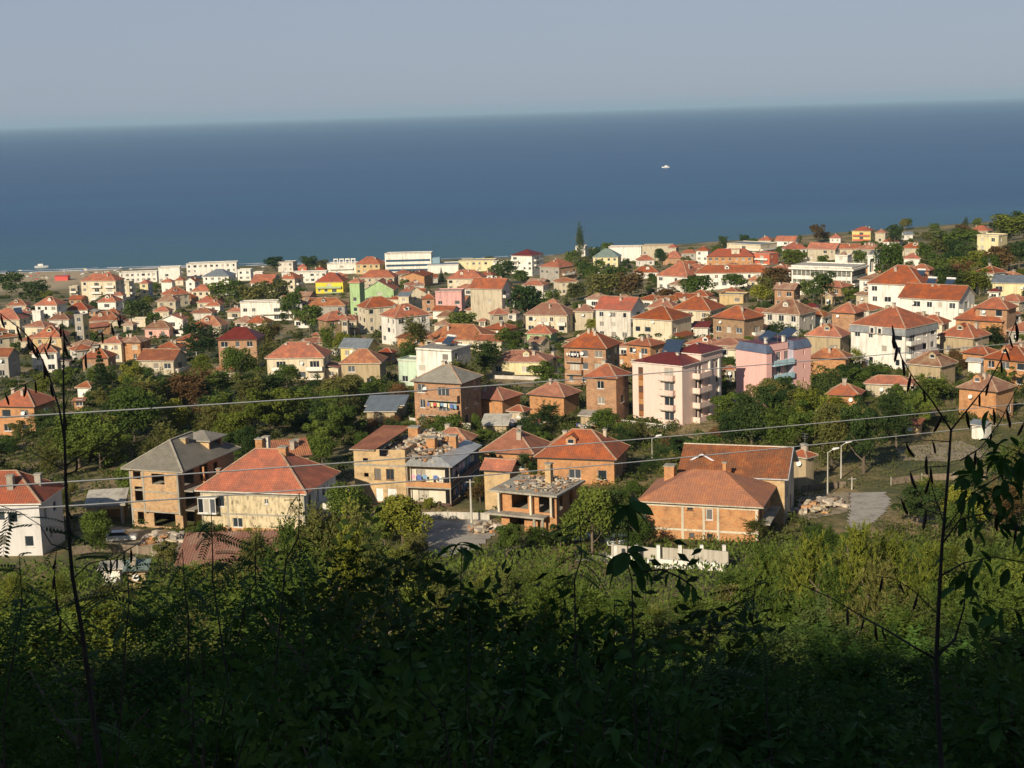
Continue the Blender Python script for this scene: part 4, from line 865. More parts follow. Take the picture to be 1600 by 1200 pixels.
# low slab annex left of it
root, W, D, ris, dist, fr = start('open concrete carport with sloping grey roof', 'at the left foot of the unfinished brick house', 128, 205, 756, 792, 8, 1.0, 3.0, 'shed', 'carport', 'carport', yv=815)
hw, hd = W / 2, D / 2
a, _ = roof_mesh(W, D, 3.0, 1.0, 'shed', .3, .25); a.build('roof', [roofmat('W'), CONC], root)
wb = MB(); wb.panel((-hw, -hd, 0), (1, 0, 0), W, 2.8, [(1.6, W - .4, -1, 2.3)], .25, 0, -2); wb.panel((hw, hd, 0), (-1, 0, 0), W, 2.8, [], .25, 0, -2); wb.panel((-hw, hd, 0), (0, -1, 0), D, 2.8, [], .25, 0, -2)
wb.build('wall', [bY], root)
for x in (-hw + 1.5, hw - .3): MB().box(x - .12, x + .12, -hd - .2, -hd - .003, -2, 2.8).build('post', CONC, root)

# ---- red-roofed stone and brick house with white rear balconies
root, W, D, ris, dist, fr = start('stone and brick house with big red hip roof', 'and white balconies on its shaded side', 305, 531, 700, 772, 24, .78, 6.0, 'hip', yv=838)
hw, hd, H = W / 2, D / 2, 6.0
wb = MB(); so = [(.12 * W, .12 * W + 1.6, 3.7, 5.2), (.62 * W, .62 * W + .5, 4.3, 5.0), (.3 * W, .3 * W + 1.4, .9, 2.2)]
wb.panel((-hw, -hd, 0), (1, 0, 0), W, H - .17, so, .3, 0, -3)
r1 = [(1.2, 2.4, 3.4, 5.3), (4, 5.2, 3.4, 5.3), (1.4, 2.6, .4, 2.3), (6.5, 7.6, 3.8, 5.2)]
wb.panel((hw, -hd, 0), (0, 1, 0), D, H - .17, r1, .3, 1, -3); wb.panel((hw, hd, 0), (-1, 0, 0), W, H - .17, [], .3, 1, -3); wb.panel((-hw, hd, 0), (0, -1, 0), D, H - .17, [(2, 3.3, 3.8, 5.1)], .3, 0, -3)
for z in (2.75, H - .55): wb.box(-hw - .03, hw + .03, -hd - .04, -hd + .02, z - .12, z + .12, 2)
for x in (-hw + .12, -hw + .26 * W, hw - .12): wb.box(x - .13, x + .13, -hd - .05, -hd + .02, -2, H - .3, 2)
wb.build('wall', [plaster((.60, .50, .32), var=.45, scale=2.2), plaster((.62, .64, .66)), CONC], root)  # right and rear walls carry a bluish shade tint in their colour
MB().box(-hw - .025, hw + .02, -hd - .035, -hd - .004, -2, .9).build('plinth', bO, root)
for a_ in so: window(root, -hw + (a_[0] + a_[1]) / 2, -hd, a_[2], a_[1] - a_[0], a_[3] - a_[2], 'f', 'W', True, 1)
for a_ in r1: window(root, hw, -hd + (a_[0] + a_[1]) / 2, a_[2], a_[1] - a_[0], a_[3] - a_[2], 'r', 'W', True, 0)
window(root, -hw, hd - 2.65, 3.8, 1.3, 1.3, 'l', 'W', True, 0)
pc = MB().box(-hw - .1, -hw + 2.6, -hd - 1.0, -hd - .01, 2.8, 3.0).box(-hw - .1, -hw + 2.6, -hd - 1.0, -hd - .01, 5.0, 5.1).build('glazed_porch', [FR_W], root)
for k_ in range(3): window(pc, -hw + .4 + k_ * .88, -hd - 1.0, 3.0, .85, 2.0, 'f', 'W', True, 0, 0)
a, rd = roof_mesh(W, D, H, ris, 'hip', .6); rf = a.build('roof', [tiles((.43, .092, .03), (.52, .145, .05)), plaster((.6, .57, .5))], root); rd.build('ridge_cap', RIDGE, rf)
for (x, y, zz, w_, mm) in ((-.42 * W, -.2 * D, 1.0, .5, bO), (-.1 * W, .1 * D, 1.9, 1.0, bO), (-.06 * W, .17 * D, 2.6, .8, plaster(C['offwhite'])), (.16 * W, .0 * D, 1.6, 1.1, bO)):
    zr = H + ris * (1 - max(abs(x) / (hw + .6), abs(y) / (hd + .6))); chimney(rf, x, y, zr - .4, zr + zz, mm, w_)
for k in (0, 1):
    balcony(root, 'r', W, D, k, .35, .95, 'white', 2.2, 2.9)
# shed-roofed brick block behind it
house('brick block with steep single-pitch red roof; rising behind the big red hip roof', 421, 488, 681, 716, 2, -8, .9, 'shed', 'O', 'brickB', 722, 2, h=6.4, dens=0)
# dark red annex in front, mostly under leaves
house('long dark red annex roof; just below the stone and brick house', 272, 536, 838, 884, 1, 10, .35, 'shed', 'B', 'brickO', 890, 0, cat='shed', h=2.6, dens=.2)
house('tiny brick outhouse with green-grey roof; below the carport among bushes', 196, 232, 876, 893, 1, 10, .8, 'shed', 'V', 'brickY', 905, 1, cat='shed', h=2.3, dens=0)
house('low white outhouse; left of the tiny brick outhouse', 158, 190, 880, 890, 1, 10, .8, 'shed', 'W', 'white', 905, 0, cat='shed', h=2.2, dens=0)

# ---- white house at the left edge
root, W, D, ris, dist, fr = start('white rendered house with bright red hip roof', 'cut off by the left picture edge', -78, 103, 723, 789, 22, .78, 7.2, 'hip', yv=880)
hw, hd, H = W / 2, D / 2, 7.2
wb = MB(); fo = [(.14 * W, .14 * W + 1.1, 4.6, 6.0), (.47 * W, .47 * W + 1.2, 4.9, 6.1), (.62 * W, .62 * W + 1.2, 4.6, 6.0), (.47 * W, .47 * W + 1.2, 1.6, 3.0), (.8 * W, .8 * W + 1.1, 1.4, 2.8)]; r1 = [(1.5, 2.5, 4.6, 5.9), (5, 6.2, 4.6, 5.9), (3, 4.2, 1.5, 2.8)]
wb.panel((-hw, -hd, 0), (1, 0, 0), W, H - .17, fo, .3, 0, -3); wb.panel((hw, -hd, 0), (0, 1, 0), D, H - .17, r1, .3, 0, -3)
wb.panel((hw, hd, 0), (-1, 0, 0), W, H - .17, [], .3, 0, -3); wb.panel((-hw, hd, 0), (0, -1, 0), D, H - .17, [], .3, 0, -3)
wb.build('wall', [plaster((.62, .60, .58), var=.1)], root)
for a_ in fo: window(root, -hw + (a_[0] + a_[1]) / 2, -hd, a_[2], a_[1] - a_[0], a_[3] - a_[2], 'f', 'W', True, 0)
for a_ in r1: window(root, hw, -hd + (a_[0] + a_[1]) / 2, a_[2], a_[1] - a_[0], a_[3] - a_[2], 'r', 'W', True, 0)
a, rd = roof_mesh(W, D, H, ris, 'hip', .5); rf = a.build('roof', [tiles((.42, .088, .028), (.50, .13, .045)), FR_W], root); rd.build('ridge_cap', RIDGE, rf)
for x, y in ((.12 * W, -.28 * D), (.36 * W, .05 * D)):
    zr = H + ris * (1 - max(abs(x) / (hw + .5), abs(y) / (hd + .5))); chimney(rf, x, y, zr - .5, zr + 1.5, plaster(C['grey']), .8)

# ---- half-ruined brick apartment house with galleries
root, W, D, ris, dist, fr = start('half-ruined three-storey brick house', 'with rubble-strewn roof, laundry galleries and grey sheet roofing', 553, 748, 700, 728, 20, .95, 6.4, 'flat', yv=808, ov=0)
hw, hd, H = W / 2, D / 2, 6.4; r5 = random.Random(5); s5 = .54 * W; HL = 8.4
wb = MB()
wb.panel((-hw, -hd, 0), (1, 0, 0), s5, HL, [(1.4, 2.2, 6.5, 7.1), (1.5, 2.2, 4.3, 4.9), (3.1, 4.1, 4.0, 5.6), (4.9, 6.1, 4.0, 5.6), (3.2, 4.3, .8, 2.7), (5.0, 6.4, .6, 2.7), (4.0, 5.4, 7.4, 8.6)], .25, 0, -3)
wb.panel((-hw + s5, -hd + 1.2, 0), (1, 0, 0), W - s5 - 1.2, H, [(1.2, 2.6, 3.6, 5.4), (1.4, 3.0, .6, 2.4)], .25, 1, -3)
wb.panel((hw - 1.2, -hd + 1.2, 0), (0, 1, 0), D - 1.2, H, [(2, 3, 3.3, 5.4), (5, 6.2, 3.3, 5.4), (3, 4, .3, 2.4), (7, 8, .3, 2.4)], .25, 2, -3)
wb.panel((-hw + s5, -hd, 0), (0, 1, 0), 1.2, HL, [], .25, 0, -3); wb.panel((-hw + s5, -hd + 1.2, 0), (0, 1, 0), D * .45, HL, [], .25, 0, H)
wb.panel((hw, hd, 0), (-1, 0, 0), W, H, [], .25, 2, -3); wb.panel((-hw, hd, 0), (0, -1, 0), D, H + 1.6, [], .25, 0, -3)
wb.box(-hw + s5, hw, -hd + .02, -hd + .3, -3, -.9, 3)
wb.build('wall', [bY, plaster((.66, .6, .48)), plaster((.35, .36, .38)), bO], root)  # right and rear plaster has the shade painted in as dark blue-grey
MB().box(-hw - .02, -hw + s5 + .02, -hd - .03, -hd + .02, 5.95, 6.25).build('lintel_beam', CONC, root)
MB().box(-hw + .25, hw - 1.3, -hd + .26, hd - .26, H - .15, H).build('attic_slab', CONC, root)
for z in (.15, 3.15): MB().box(-hw + s5 + .01, hw + .1, -hd - .1, -hd + 1.19, z - .18, z).build('gallery_floor', CONC, root); MB().box(hw - 1.19, hw + .1, -hd + 1.2, hd, z - .18, z).build('gallery_floor', CONC, root)
for z, c_ in ((.15, plain((.09, .05, .035), .7, name='timber')), (3.15, bO)): MB().box(-hw + s5 + .01, hw + .08, -hd - .09, -hd + .03, z, z + .75).build('railing', c_, root); MB().box(hw - .04, hw + .09, -hd + .04, hd, z, z + .8).build('railing', plain((.12, .08, .06), .7, name='timber'), root)
for (x, y) in ((-hw + s5 + .2, -hd), (hw - .05, -hd), (hw - .05, -hd + 4), (hw - .05, -hd + 8), (hw - .05, hd - .2)): MB().box(x - .07, x + .07, y - .07, y + .07, -3, H).build('post', plain((.35, .3, .24), .8, name='timber'), root)
for a_ in ((3.1, 4.1, 4.0, 5.6), (4.9, 6.1, 4.0, 5.6)): window(root, -hw + (a_[0] + a_[1]) / 2, -hd, a_[2], a_[1] - a_[0], a_[3] - a_[2], 'f', 'B', True, 1)
for a_ in ((3.2, 4.3, .8, 2.7), (5.0, 6.4, .6, 2.7)): MB().box(-hw + a_[0], -hw + a_[1], -hd + .1, -hd + .16, a_[2], a_[3]).build('shutter', FR_W, root)
for a_ in ((1.2, 2.6, 3.6, 5.4), (1.4, 3.0, .6, 2.4)): window(root, -hw + s5 + (a_[0] + a_[1]) / 2, -hd + 1.2, a_[2], a_[1] - a_[0], a_[3] - a_[2], 'f', 'B', True, 1)
rs = MB()     # grey sheet roofing along the right edge and front
rs.poly([(-hw + s5, -hd - .5, H - .05), (hw + .5, -hd - .5, H - .05), (hw - 2.2, -hd + 2.2, H + .75), (-hw + s5, -hd + 2.2, H + .75)], 0, [(0, 0), (5, 0), (4, 3), (0, 3)])
rs.poly([(hw + .5, -hd - .5, H - .05), (hw + .5, hd + .3, H - .05), (hw - 2.2, hd + .3, H + .75), (hw - 2.2, -hd + 2.2, H + .75)], 0, [(0, 0), (12, 0), (12, 3), (2, 3)])
rs.poly([(-hw + s5, -hd - .5, H - .13), (-hw + s5, -hd + 2.2, H + .6), (hw - 2.2, -hd + 2.2, H + .6), (hw + .5, -hd - .5, H - .13)], 1); rs.poly([(-hw + s5, -hd - .5, H - .13), (hw + .5, -hd - .5, H - .13), (hw + .5, -hd - .5, H - .05), (-hw + s5, -hd - .5, H - .05)], 1)
rs.poly([(hw + .5, -hd - .5, H - .13), (hw + .5, hd + .3, H - .13), (hw + .5, hd + .3, H - .05), (hw + .5, -hd - .5, H - .05)], 1); rs.poly([(hw + .5, hd + .3, H - .13), (hw + .5, -hd - .5, H - .13), (hw - 2.2, -hd + 2.2, H + .6), (hw - 2.2, hd + .3, H + .6)], 1)
rs.build('sheet_roof', [roofmat('L'), CONC], root)
tl = MB(); tl.poly([(-hw - .5, -hd - .4, HL + .05), (-hw + 3.4, -hd - .4, HL + .05), (-hw + 5.2, hd - 3, HL + 1.3), (-hw + .6, hd - 3, HL + 1.3)], 0, [(0, 0), (4, 0), (5, 8), (0, 8)]); tl.poly([(-hw - .5, -hd - .4, HL - .1), (-hw + .6, hd - 3, HL + 1.1), (-hw + 5.2, hd - 3, HL + 1.1), (-hw + 3.4, -hd - .4, HL - .1)], 1)
tl.poly([(-hw - .5, -hd - .4, HL - .1), (-hw + 3.4, -hd - .4, HL - .1), (-hw + 3.4, -hd - .4, HL + .05), (-hw - .5, -hd - .4, HL + .05)], 1)
tl.build('tiled_roof_remnant', [roofmat('P'), CONC], root)
stone = [plaster((.5, .42, .3)), bO, plaster((.42, .37, .3)), plaster((.58, .5, .4)), plaster((.2, .15, .11))]
rubble('rubble', 520, (-hw + 2.5, hw - 2.4, -hd + .6, hd - 1), H, (.25, .8), stone, root, r5, lambda x, y: max(0, 1.7 - abs(x) * .28 + y * .09))
chimney(root, -hw * .2, hd * .45, H, H + 3.3, bO, 1.5); chimney(root, hw * .35, -hd * .1, H, H + 2.6, bO, 1.3); chimney(root, hw * .68, hd * .3, H, H + 2.4, bO, 1.1)
laundry(fr, ((-hw + s5 + .8, -hd + .1, 4.9), (hw - .8, -hd + .1, 4.9)), 'pink, blue and white laundry on the upper front gallery of the half-ruined house', CLOTH, r5)
laundry(fr, ((hw - .1, -hd + 1.5, 5.5), (hw - .1, hd - 2, 5.5)), 'dark and white clothes along the shaded upper side gallery of the half-ruined house', CLOTH, r5)
laundry(fr, ((hw - .1, -hd + 1.5, 2.4), (hw - .1, hd - 2, 2.4)), 'row of clothes along the shaded lower side gallery of the half-ruined house', CLOTH, r5)

# ---- narrow brick house with red gable roof
house('narrow brick house with red lean roof and three slit windows; right of the half-ruined house', 749, 816, 707, 737, 2, 22, .8, 'gable', 'T', 'brickY', 798, 0, h=5.9, dens=0, side='brickO')
# ---- concrete-slab house with weeds on its roof
root, W, D, ris, dist, fr = start('brick shell house with flat concrete roof', 'overgrown with weeds, left of the brick barn', 782, 907, 741, 772, 26, .95, 5.6, 'flat', ov=0, yv=835)
hw, hd, H = W / 2, D / 2, 5.6; r6 = random.Random(6)
wb = MB(); wb.panel((-hw, -hd, 0), (1, 0, 0), W, H - .2, [(1.6, 4.0, 3.2, 5.0), (5.6, 7.6, 2.9, 5.2), (W - 1.6, W - .6, 2.9, 5.0), (1.2, 3.4, -.5, 2.2)], .25, 0, -3)
wb.panel((hw, -hd, 0), (0, 1, 0), D, H - .2, [(1, 2.4, 3, 5), (4, 5.5, 3, 5), (2, 5, 0, 2.2)], .25, 0, -3); wb.panel((hw, hd, 0), (-1, 0, 0), W, H - .2, [], .25, 0, -3); wb.panel((-hw, hd, 0), (0, -1, 0), D, H - .2, [], .25, 0, -3)
wb.build('wall', [bO], root)
MB().box(-hw - 1.2, hw + .6, -hd - 1.1, hd + .3, H - .2, H + .05).build('roof', [CONC], root)
MB().box(-hw - 1.6, hw - 1, -hd - 1.8, -hd - .004, 2.45, 2.7).build('balcony', [CONC], root)
for x in (-hw + 4.8, hw - .4, -hw + .1): MB().box(x - .14, x + .14, -hd - .9, -hd - .62, 2.7, H - .2).build('pillar', plaster((.62, .56, .44)), root)
for x in (hw - 2.6, hw - 1.4): MB().tube([(x, -hd - 1.4, -3), (x, -hd - 1.4, 2.45)], .2, 10).build('column', CONC, root)
MB().box(-hw + .2, hw - .2, -hd + .26, hd - .26, 2.4, 2.6).build('floor_slab', CONC, root)
rubble('rubble', 170, (-hw, hw, -hd, hd), H + .05, (.15, .5), stone, root, r6); chimney(root, hw * .15, hd * .35, H, H + 2.6, bY, .8)
FRSLAB = fr
# old tiled houses behind
house('low house with patched old red tiles; behind the brick shell house', 748, 862, 667, 710, 1, 20, .95, 'hip', 'P', 'brickO', 716, 2, h=3.6)
house('brick house with wide sagging red hip roof; directly behind the brick shell house', 833, 985, 670, 719, 1, 14, .75, 'hip', 'T', 'brickO', 745, 3, h=4.2)
house('orange tiled roof of a low house; behind the rubble-strewn roof', 668, 748, 668, 692, 1, 18, .8, 'hip', 'O', 'brickO', 700, 1, h=3.2)

# ---- brick house with concrete frame and the long barn behind it
root, W, D, ris, dist, fr = start('orange brick house with exposed concrete frame', 'and weathered red hip roof above the retaining wall', 998, 1212, 733, 792, 11, .72, 5.1, 'hip', yv=852)
hw, hd, H = W / 2, D / 2, 5.1
f_ = [(.385 * W, .385 * W + .75, 4.05, 4.5), (.55 * W, .55 * W + .85, 2.9, 4.35), (.40 * W, .40 * W + .7, .5, 1.1), (.555 * W, .555 * W + .7, .5, 1.1)]
wb = MB(); wb.panel((-hw, -hd, 0), (1, 0, 0), W, H - .17, f_, .25, 0, -3); wb.panel((hw, -hd, 0), (0, 1, 0), D, H - .17, [(1.5, 2.6, 2.8, 4.8), (5, 6.3, 3.2, 4.6)], .25, 0, -3)
wb.panel((hw, hd, 0), (-1, 0, 0), W, H - .17, [], .25, 0, -3); wb.panel((-hw, hd, 0), (0, -1, 0), D, H - .17, [], .25, 0, -3); wb.build('wall', [bO], root)
cm = MB()
for z in (1.45, 4.55): cm.box(-hw - .02, hw + .02, -hd - .05, -hd - .004, z - .13, z + .13)
for x in (.01, .345, .53, .655, .985): cm.box(-hw + x * W - .15, -hw + x * W + .15, -hd - .08, -hd - .052, -3, 4.68)
for x in (.01, .345, .53, .655, .985): cm.box(-hw + x * W - .15, -hw + x * W + .15, -hd - .052, -hd - .004, -3, 1.3)
cm.build('concrete_frame', plaster((.60, .54, .42)), root)
window(root, -hw + f_[1][0] + .42, -hd, 2.9, .85, 1.45, 'f', 'W', True, 0)
for q in (f_[0], f_[2], f_[3]): window(root, -hw + (q[0] + q[1]) / 2, -hd, q[2], q[1] - q[0], q[3] - q[2], 'f', 'D', True, 0)
window(root, hw, -hd + 5.65, 3.2, 1.3, 1.4, 'r', 'W', True, 0)
a, rd = roof_mesh(W, D, H, ris, 'hip', .75); rf = a.build('roof', [tiles((.42, .135, .04), (.50, .20, .07), patch=(.34, .13, .07)), plaster((.5, .45, .36))], root)
zc = H + ris * .35; chimney(rf, -.36 * W, .12 * D, zc, zc + 2.0, bO, 1.3); chimney(rf, .12 * W, .2 * D, H + ris * .5, H + ris + .5, bO, .45)
MB().box(hw + .004, hw + 1.4, -hd + .4, hd - 1, 2.5, 2.68).build('balcony', CONC, root)
FRB = fr
root, W, D, ris, dist, fr = start('long brick barn with mottled old tile roof', 'and pale ridge, behind the concrete-framed house', 1057, 1247, 693, 749, 9, .72, 6.6, 'gable', 'barn', 'barn', yv=800)
hw, hd, H = W / 2, D / 2, 6.6
wb = MB(); wb.panel((-hw, -hd, 0), (1, 0, 0), W, H - .17, [(W - 3, W - 1.8, 2.6, 4.2)], .3, 0, -3); wb.panel((hw, -hd, 0), (0, 1, 0), D, H - .17, [(2, 3, 3.4, 4.8), (5.5, 6.6, 1, 3)], .3, 1, -3)
wb.panel((hw, hd, 0), (-1, 0, 0), W, H - .17, [], .3, 0, -3); wb.panel((-hw, hd, 0), (0, -1, 0), D, H - .17, [], .3, 0, -3)
zz = ris * .5 / (hd + .5)
for s_ in (-1, 1): wb.poly([(s_ * hw, -s_ * hd, H - .17), (s_ * hw, s_ * hd, H - .17), (s_ * hw, s_ * hd, H - .17 + zz), (s_ * hw, 0, H - .17 + ris), (s_ * hw, -s_ * hd, H - .17 + zz)], 1)
wb.box(hw - 2.9, hw - .4, -hd - .06, -hd - .01, -3, 5.2, 0)
wb.build('wall', [bY, plaster((.58, .5, .4), var=.35)], root)
window(root, -hw + W - 2.4, -hd - .05, 2.6, 1.2, 1.6, 'f', 'W', True, 1); window(root, hw, -hd + 2.5, 3.4, 1, 1.4, 'r', 'W', True, 1); window(root, hw, -hd + 6.05, 1, 1.1, 2, 'r', 'B', True, 0)
a, rd = roof_mesh(W, D, H, ris, 'gable', .5); rf = a.build('roof', [tiles((.36, .115, .045), (.48, .22, .09), patch=(.20, .09, .055)), plaster((.5, .5, .52))], root); rd.build('ridge_cap', plaster((.68, .58, .46)), rf)
vb = MB()
for s_ in (-1, 1): vb.beam((hw + .56, -s_ * 0, H + ris + .02), (hw + .56, s_ * (hd + .5), H - .02), .1, .28)
vb.build('verge_board', plain((.42, .44, .48), .6), rf)
dmx = -hw + .18 * W; g_ = MB(); g_.poly([(dmx - 1.8, -hd * .55, H + ris * .42), (dmx, -hd * .55, H + ris * .42 + 1.0), (dmx, -hd * .1, H + ris * .42 + 1.0), (dmx - 1.8, -hd * .1, H + ris * .42)]); g_.poly([(dmx, -hd * .55, H + ris * .42 + 1.0), (dmx + 1.8, -hd * .55, H + ris * .42), (dmx + 1.8, -hd * .1, H + ris * .42), (dmx, -hd * .1, H + ris * .42 + 1.0)])
g_.build('dormer_roof', roofmat('T'), rf); vb = MB(); vb.beam((dmx - 1.9, -hd * .56, H + ris * .42 - .04), (dmx, -hd * .56, H + ris * .42 + 1.02), .12, .2); vb.beam((dmx, -hd * .56, H + ris * .42 + 1.02), (dmx + 1.9, -hd * .56, H + ris * .42 - .04), .12, .2); vb.build('dormer_verge', plain((.62, .62, .66), .6), rf)
# ---- white retaining wall with pillars
wm_ = MB(); pts = [ground_at(x, y) for x, y in ((948, 882), (985, 885), (1030, 888), (1080, 890), (1133, 893))]
root = empty('retaining_wall', pts[2]); tag(root, 'long white roadside retaining wall with square white pillars below the orange brick house', 'wall')
rel = [p - pts[2] for p in pts]
for a_, b_ in zip(rel[:-1], rel[1:]):
    m_ = MB(); a2, b2 = Vector((a_.x, a_.y, min(a_.z, b_.z) - 1)), Vector((b_.x, b_.y, min(a_.z, b_.z) - 1)); d_ = (b2 - a2); n_ = Vector((-d_.y, d_.x, 0)).normalized() * .3; t_ = Vector((0, 0, 2.1))
    m_.poly([a2, b2, b2 + t_, a2 + t_]); m_.poly([a2 + t_, b2 + t_, b2 + t_ + n_, a2 + t_ + n_]); m_.poly([b2 + n_, a2 + n_, a2 + t_ + n_, b2 + t_ + n_]); m_.poly([b2, b2 + n_, b2 + t_ + n_, b2 + t_])
    m_.build('wall_section', plaster((.74, .71, .64)), root)
    p_ = MB(); n2 = n_ * 4; a3, b3 = a2 + n2 + Vector((0, 0, 1.6)), b2 + n2 + Vector((0, 0, 1.6)); h3 = Vector((0, 0, 1.6)); p_.poly([a3, b3, b3 + h3, a3 + h3]); p_.poly([a3 + h3, b3 + h3, b3 + h3 + n_ * .5, a3 + h3 + n_ * .5]); p_.poly([b3 + n_ * .5, a3 + n_ * .5, a3 + h3 + n_ * .5, b3 + h3 + n_ * .5])
    p_.build('concrete_panel', plaster((.45, .41, .34)), root)
L_ = (rel[-1] - rel[0]); nn = Vector((-L_.y, L_.x, 0)).normalized() * 1.0
for x in (957, 990, 1024, 1058, 1092, 1127):
    p = ground_at(x, 889) - pts[2] + nn; MB().box(p.x - .2, p.x + .2, p.y - .2, p.y + .2, p.z - 1, p.z + 2.6).build('pillar', plaster((.78, .75, .68)), root)

# ---- pale pink hotel
root, W, D, ris, dist, fr = start('pale pink four-storey hotel with dark red roof', 'and tall strip of brown stair windows', 985, 1130, 545, 572, 33, 1.25, 11.6, 'hip', 'hotel', 'hotel', ov=.25, yv=668)
hw, hd, H = W / 2, D / 2, 11.6; sh = 2.75
pk = plaster((.75, .56, .48), var=.07); wh = plaster(C['white'])
wb = MB(); bx0, bx1 = .60 * W, .86 * W
fo = [(.12 * W, .22 * W, 1.2, H - 1.0)] + [(bx0 + .5, bx1 - .3, k * sh + .7, k * sh + 2.7) for k in range(4)]
wb.panel((-hw, -hd, 0), (1, 0, 0), W, H - .17, fo, .35, 0, -3)
ro = [(.3 * D + .4, .3 * D + 1.3, k * sh + .7, k * sh + 2.6) for k in range(4)] + [(.42 * D, .42 * D + 1.0, k * sh + .7, k * sh + 2.6) for k in range(4)] + [(.85 * D, .85 * D + .9, k * sh + 1.2, k * sh + 2.4) for k in range(4)]
wb.panel((hw, -hd, 0), (0, 1, 0), D, H - .17, ro, .3, 0, -3); wb.panel((hw, hd, 0), (-1, 0, 0), W, H - .17, [], .3, 0, -3); wb.panel((-hw, hd, 0), (0, -1, 0), D, H - .17, [], .3, 0, -3)
wb.build('wall', [pk], root)
for k in range(8): MB().box(-hw + .12 * W, -hw + .22 * W, -hd + .1, -hd + .16, 1.2 + k * 1.17, 1.2 + k * 1.17 + 1.1).build('stair_window', plain([(.30, .13, .05), (.12, .07, .05), (.42, .22, .09)][k % 3], .3, name='tinted_glass'), root)
for k in range(4):
    window(root, -hw + (bx0 + bx1) / 2 + .1, -hd, k * sh + .7, round(bx1 - bx0 - .8, 1), 2.0, 'f', 'W', True, 1); balcony(root, 'f', W, D, 0, .585, .87, 'palepink', 1.0).location = (0, 0, k * sh + .55)
    balcony(root, 'r', W, D, 0, .26, .58, 'palepink', 1.5).location = (0, 0, k * sh + .55)
    for q in (ro[k], ro[4 + k], ro[8 + k]): window(root, hw, -hd + (q[0] + q[1]) / 2, q[2], q[1] - q[0], q[3] - q[2], 'r', 'W', True, 0)
for y in (.66, .9): MB().box(hw + .004, hw + .3, -hd + y * D, -hd + y * D + .5, -2, H - .4).build('pilaster', wh, root)
a, rd = roof_mesh(W, D, H, max(ris, 1.4), 'hip', .3); rf = a.build('roof', [roofmat('D'), wh], root)
MB().box(-hw * .1, hw + .2, -hd + .45 * D, hd + .1, H + .01, H + 1.2).build('attic_storey', pk, root)
a, rd = roof_mesh(hw * 1.1 + .2, D * .55, 0, 1.3, 'hip', .35); o = a.build('attic_roof', [roofmat('D'), wh], root); o.location = ((hw * .9 + .2) / 2, -hd + .725 * D, H + 1.35)
for x, y in ((-hw * .85, -hd * .75), (-hw * .2, -hd * .3), (hw * .35, -hd * .4), (hw * .5, hd * .4)): chimney(rf, x, y, H - .1, H + 1.5 + (1.2 if y > 0 else 0), wh, .5)
solar(fr, hw * .0, -hd * .35, H + 1.3, R(8), 'big solar collector standing on the dark red roof of the pale pink hotel', 3.6, 3.4, False, 38)
FRH = fr; WH, DH = W, D
# terrace and garage below
root2 = empty('garage_terrace', world(fr, -hw * .1, -hd - 2.2, 0), fr[3]); tag(root2, 'white terrace wall with orange-brown garage door below the pale pink hotel', 'garage')
wb = MB(); wb.panel((-4.5, -2.0, 0), (1, 0, 0), 9.5, .2, [(5.4, 8.9, -2.4, -.15)], .25, 0, -4); wb.panel((5.0, -2.0, 0), (0, 1, 0), 4, .2, [], .25, 0, -4); wb.panel((-4.5, 2, 0), (0, -1, 0), 4, .2, [], .25, 0, -4); wb.build('wall', [plaster(C['offwhite'])], root2)
MB().box(-4.7, 5.2, -2.2, 2.1, .2, .4).build('terrace_slab', CONC, root2); MB().box(.9, 4.4, -1.85, -1.75, -2.4, -.15).build('garage_door', plain((.36, .13, .04), .5, name='door_paint'), root2)
b = MB()
for i in range(24): b.box(-4.6 + i * .42, -4.5 + i * .42, -2.12, -2.05, .4, 1.15)
b.box(-4.65, 5.15, -2.14, -2.03, 1.15, 1.25); b.build('balustrade', wh, root2)

# ---- two-towered pink hotel
root, W, D, ris, dist, fr = start('bright pink hotel with slate-blue roof edges', 'and pale blue balconies between its two towers', 1150, 1267, 524, 552, 44, 1.5, 11.0, 'flat', 'hotel', 'hotel', ov=0, yv=620)
hw, hd, H = W / 2, D / 2, 11.0; pk = plaster((.78, .45, .40), var=.05); bl = plaster((.40, .60, .68)); sl = sheet((.12, .15, .22), .8, .4, .2)
wb = MB(); wb.panel((-hw, -hd, 0), (1, 0, 0), W, H, [], .3, 0, -3); wb.panel((-hw, hd, 0), (0, -1, 0), D, H, [], .3, 0, -3); wb.panel((hw, hd, 0), (-1, 0, 0), W, H, [], .3, 0, -3)
d1, d2 = .12 * D, .60 * D
wb.panel((hw, -hd, 0), (0, 1, 0), d1, H, [], .3, 0, -3); wb.panel((hw - 1.4, -hd + d1, 0), (0, 1, 0), d2 - d1, H, [(.5 + j * 2.2, 1.7 + j * 2.2, k * 2.75 + .6, k * 2.75 + 2.3) for j in range(3) for k in range(4)], .3, 0, -3)
wb.panel((hw, -hd + d2, 0), (0, 1, 0), D - d2, H, [(.34 * D - 1.4, .34 * D - 1.0, k * 2.75 + 1.2, k * 2.75 + 2.2) for k in range(4)], .3, 0, -3)
wb.panel((hw, -hd + d1, 0), (-1, 0, 0), 1.4, H, [], .2, 1, -3); wb.panel((hw - 1.4, -hd + d2, 0), (1, 0, 0), 1.4, H, [], .2, 1, -3)
wb.build('wall', [pk, plaster((.45, .42, .5))], root)
for k in range(4):
    for j in range(3): window(root, hw - 1.4, -hd + d1 + 1.1 + j * 2.2, k * 2.75 + .6, 1.2, 1.7, 'r', 'W', True, 1)
    if k: bb = MB(); z = k * 2.75 + .1; bb.box(hw - 1.39, hw + .6, -hd + d1 + .21, -hd + d2 - .21, z - .16, z); bb.box(hw + .48, hw + .6, -hd + d1 + .21, -hd + d2 - .21, z, z + .95); bb.build('balcony', bl, root)
rb = MB()
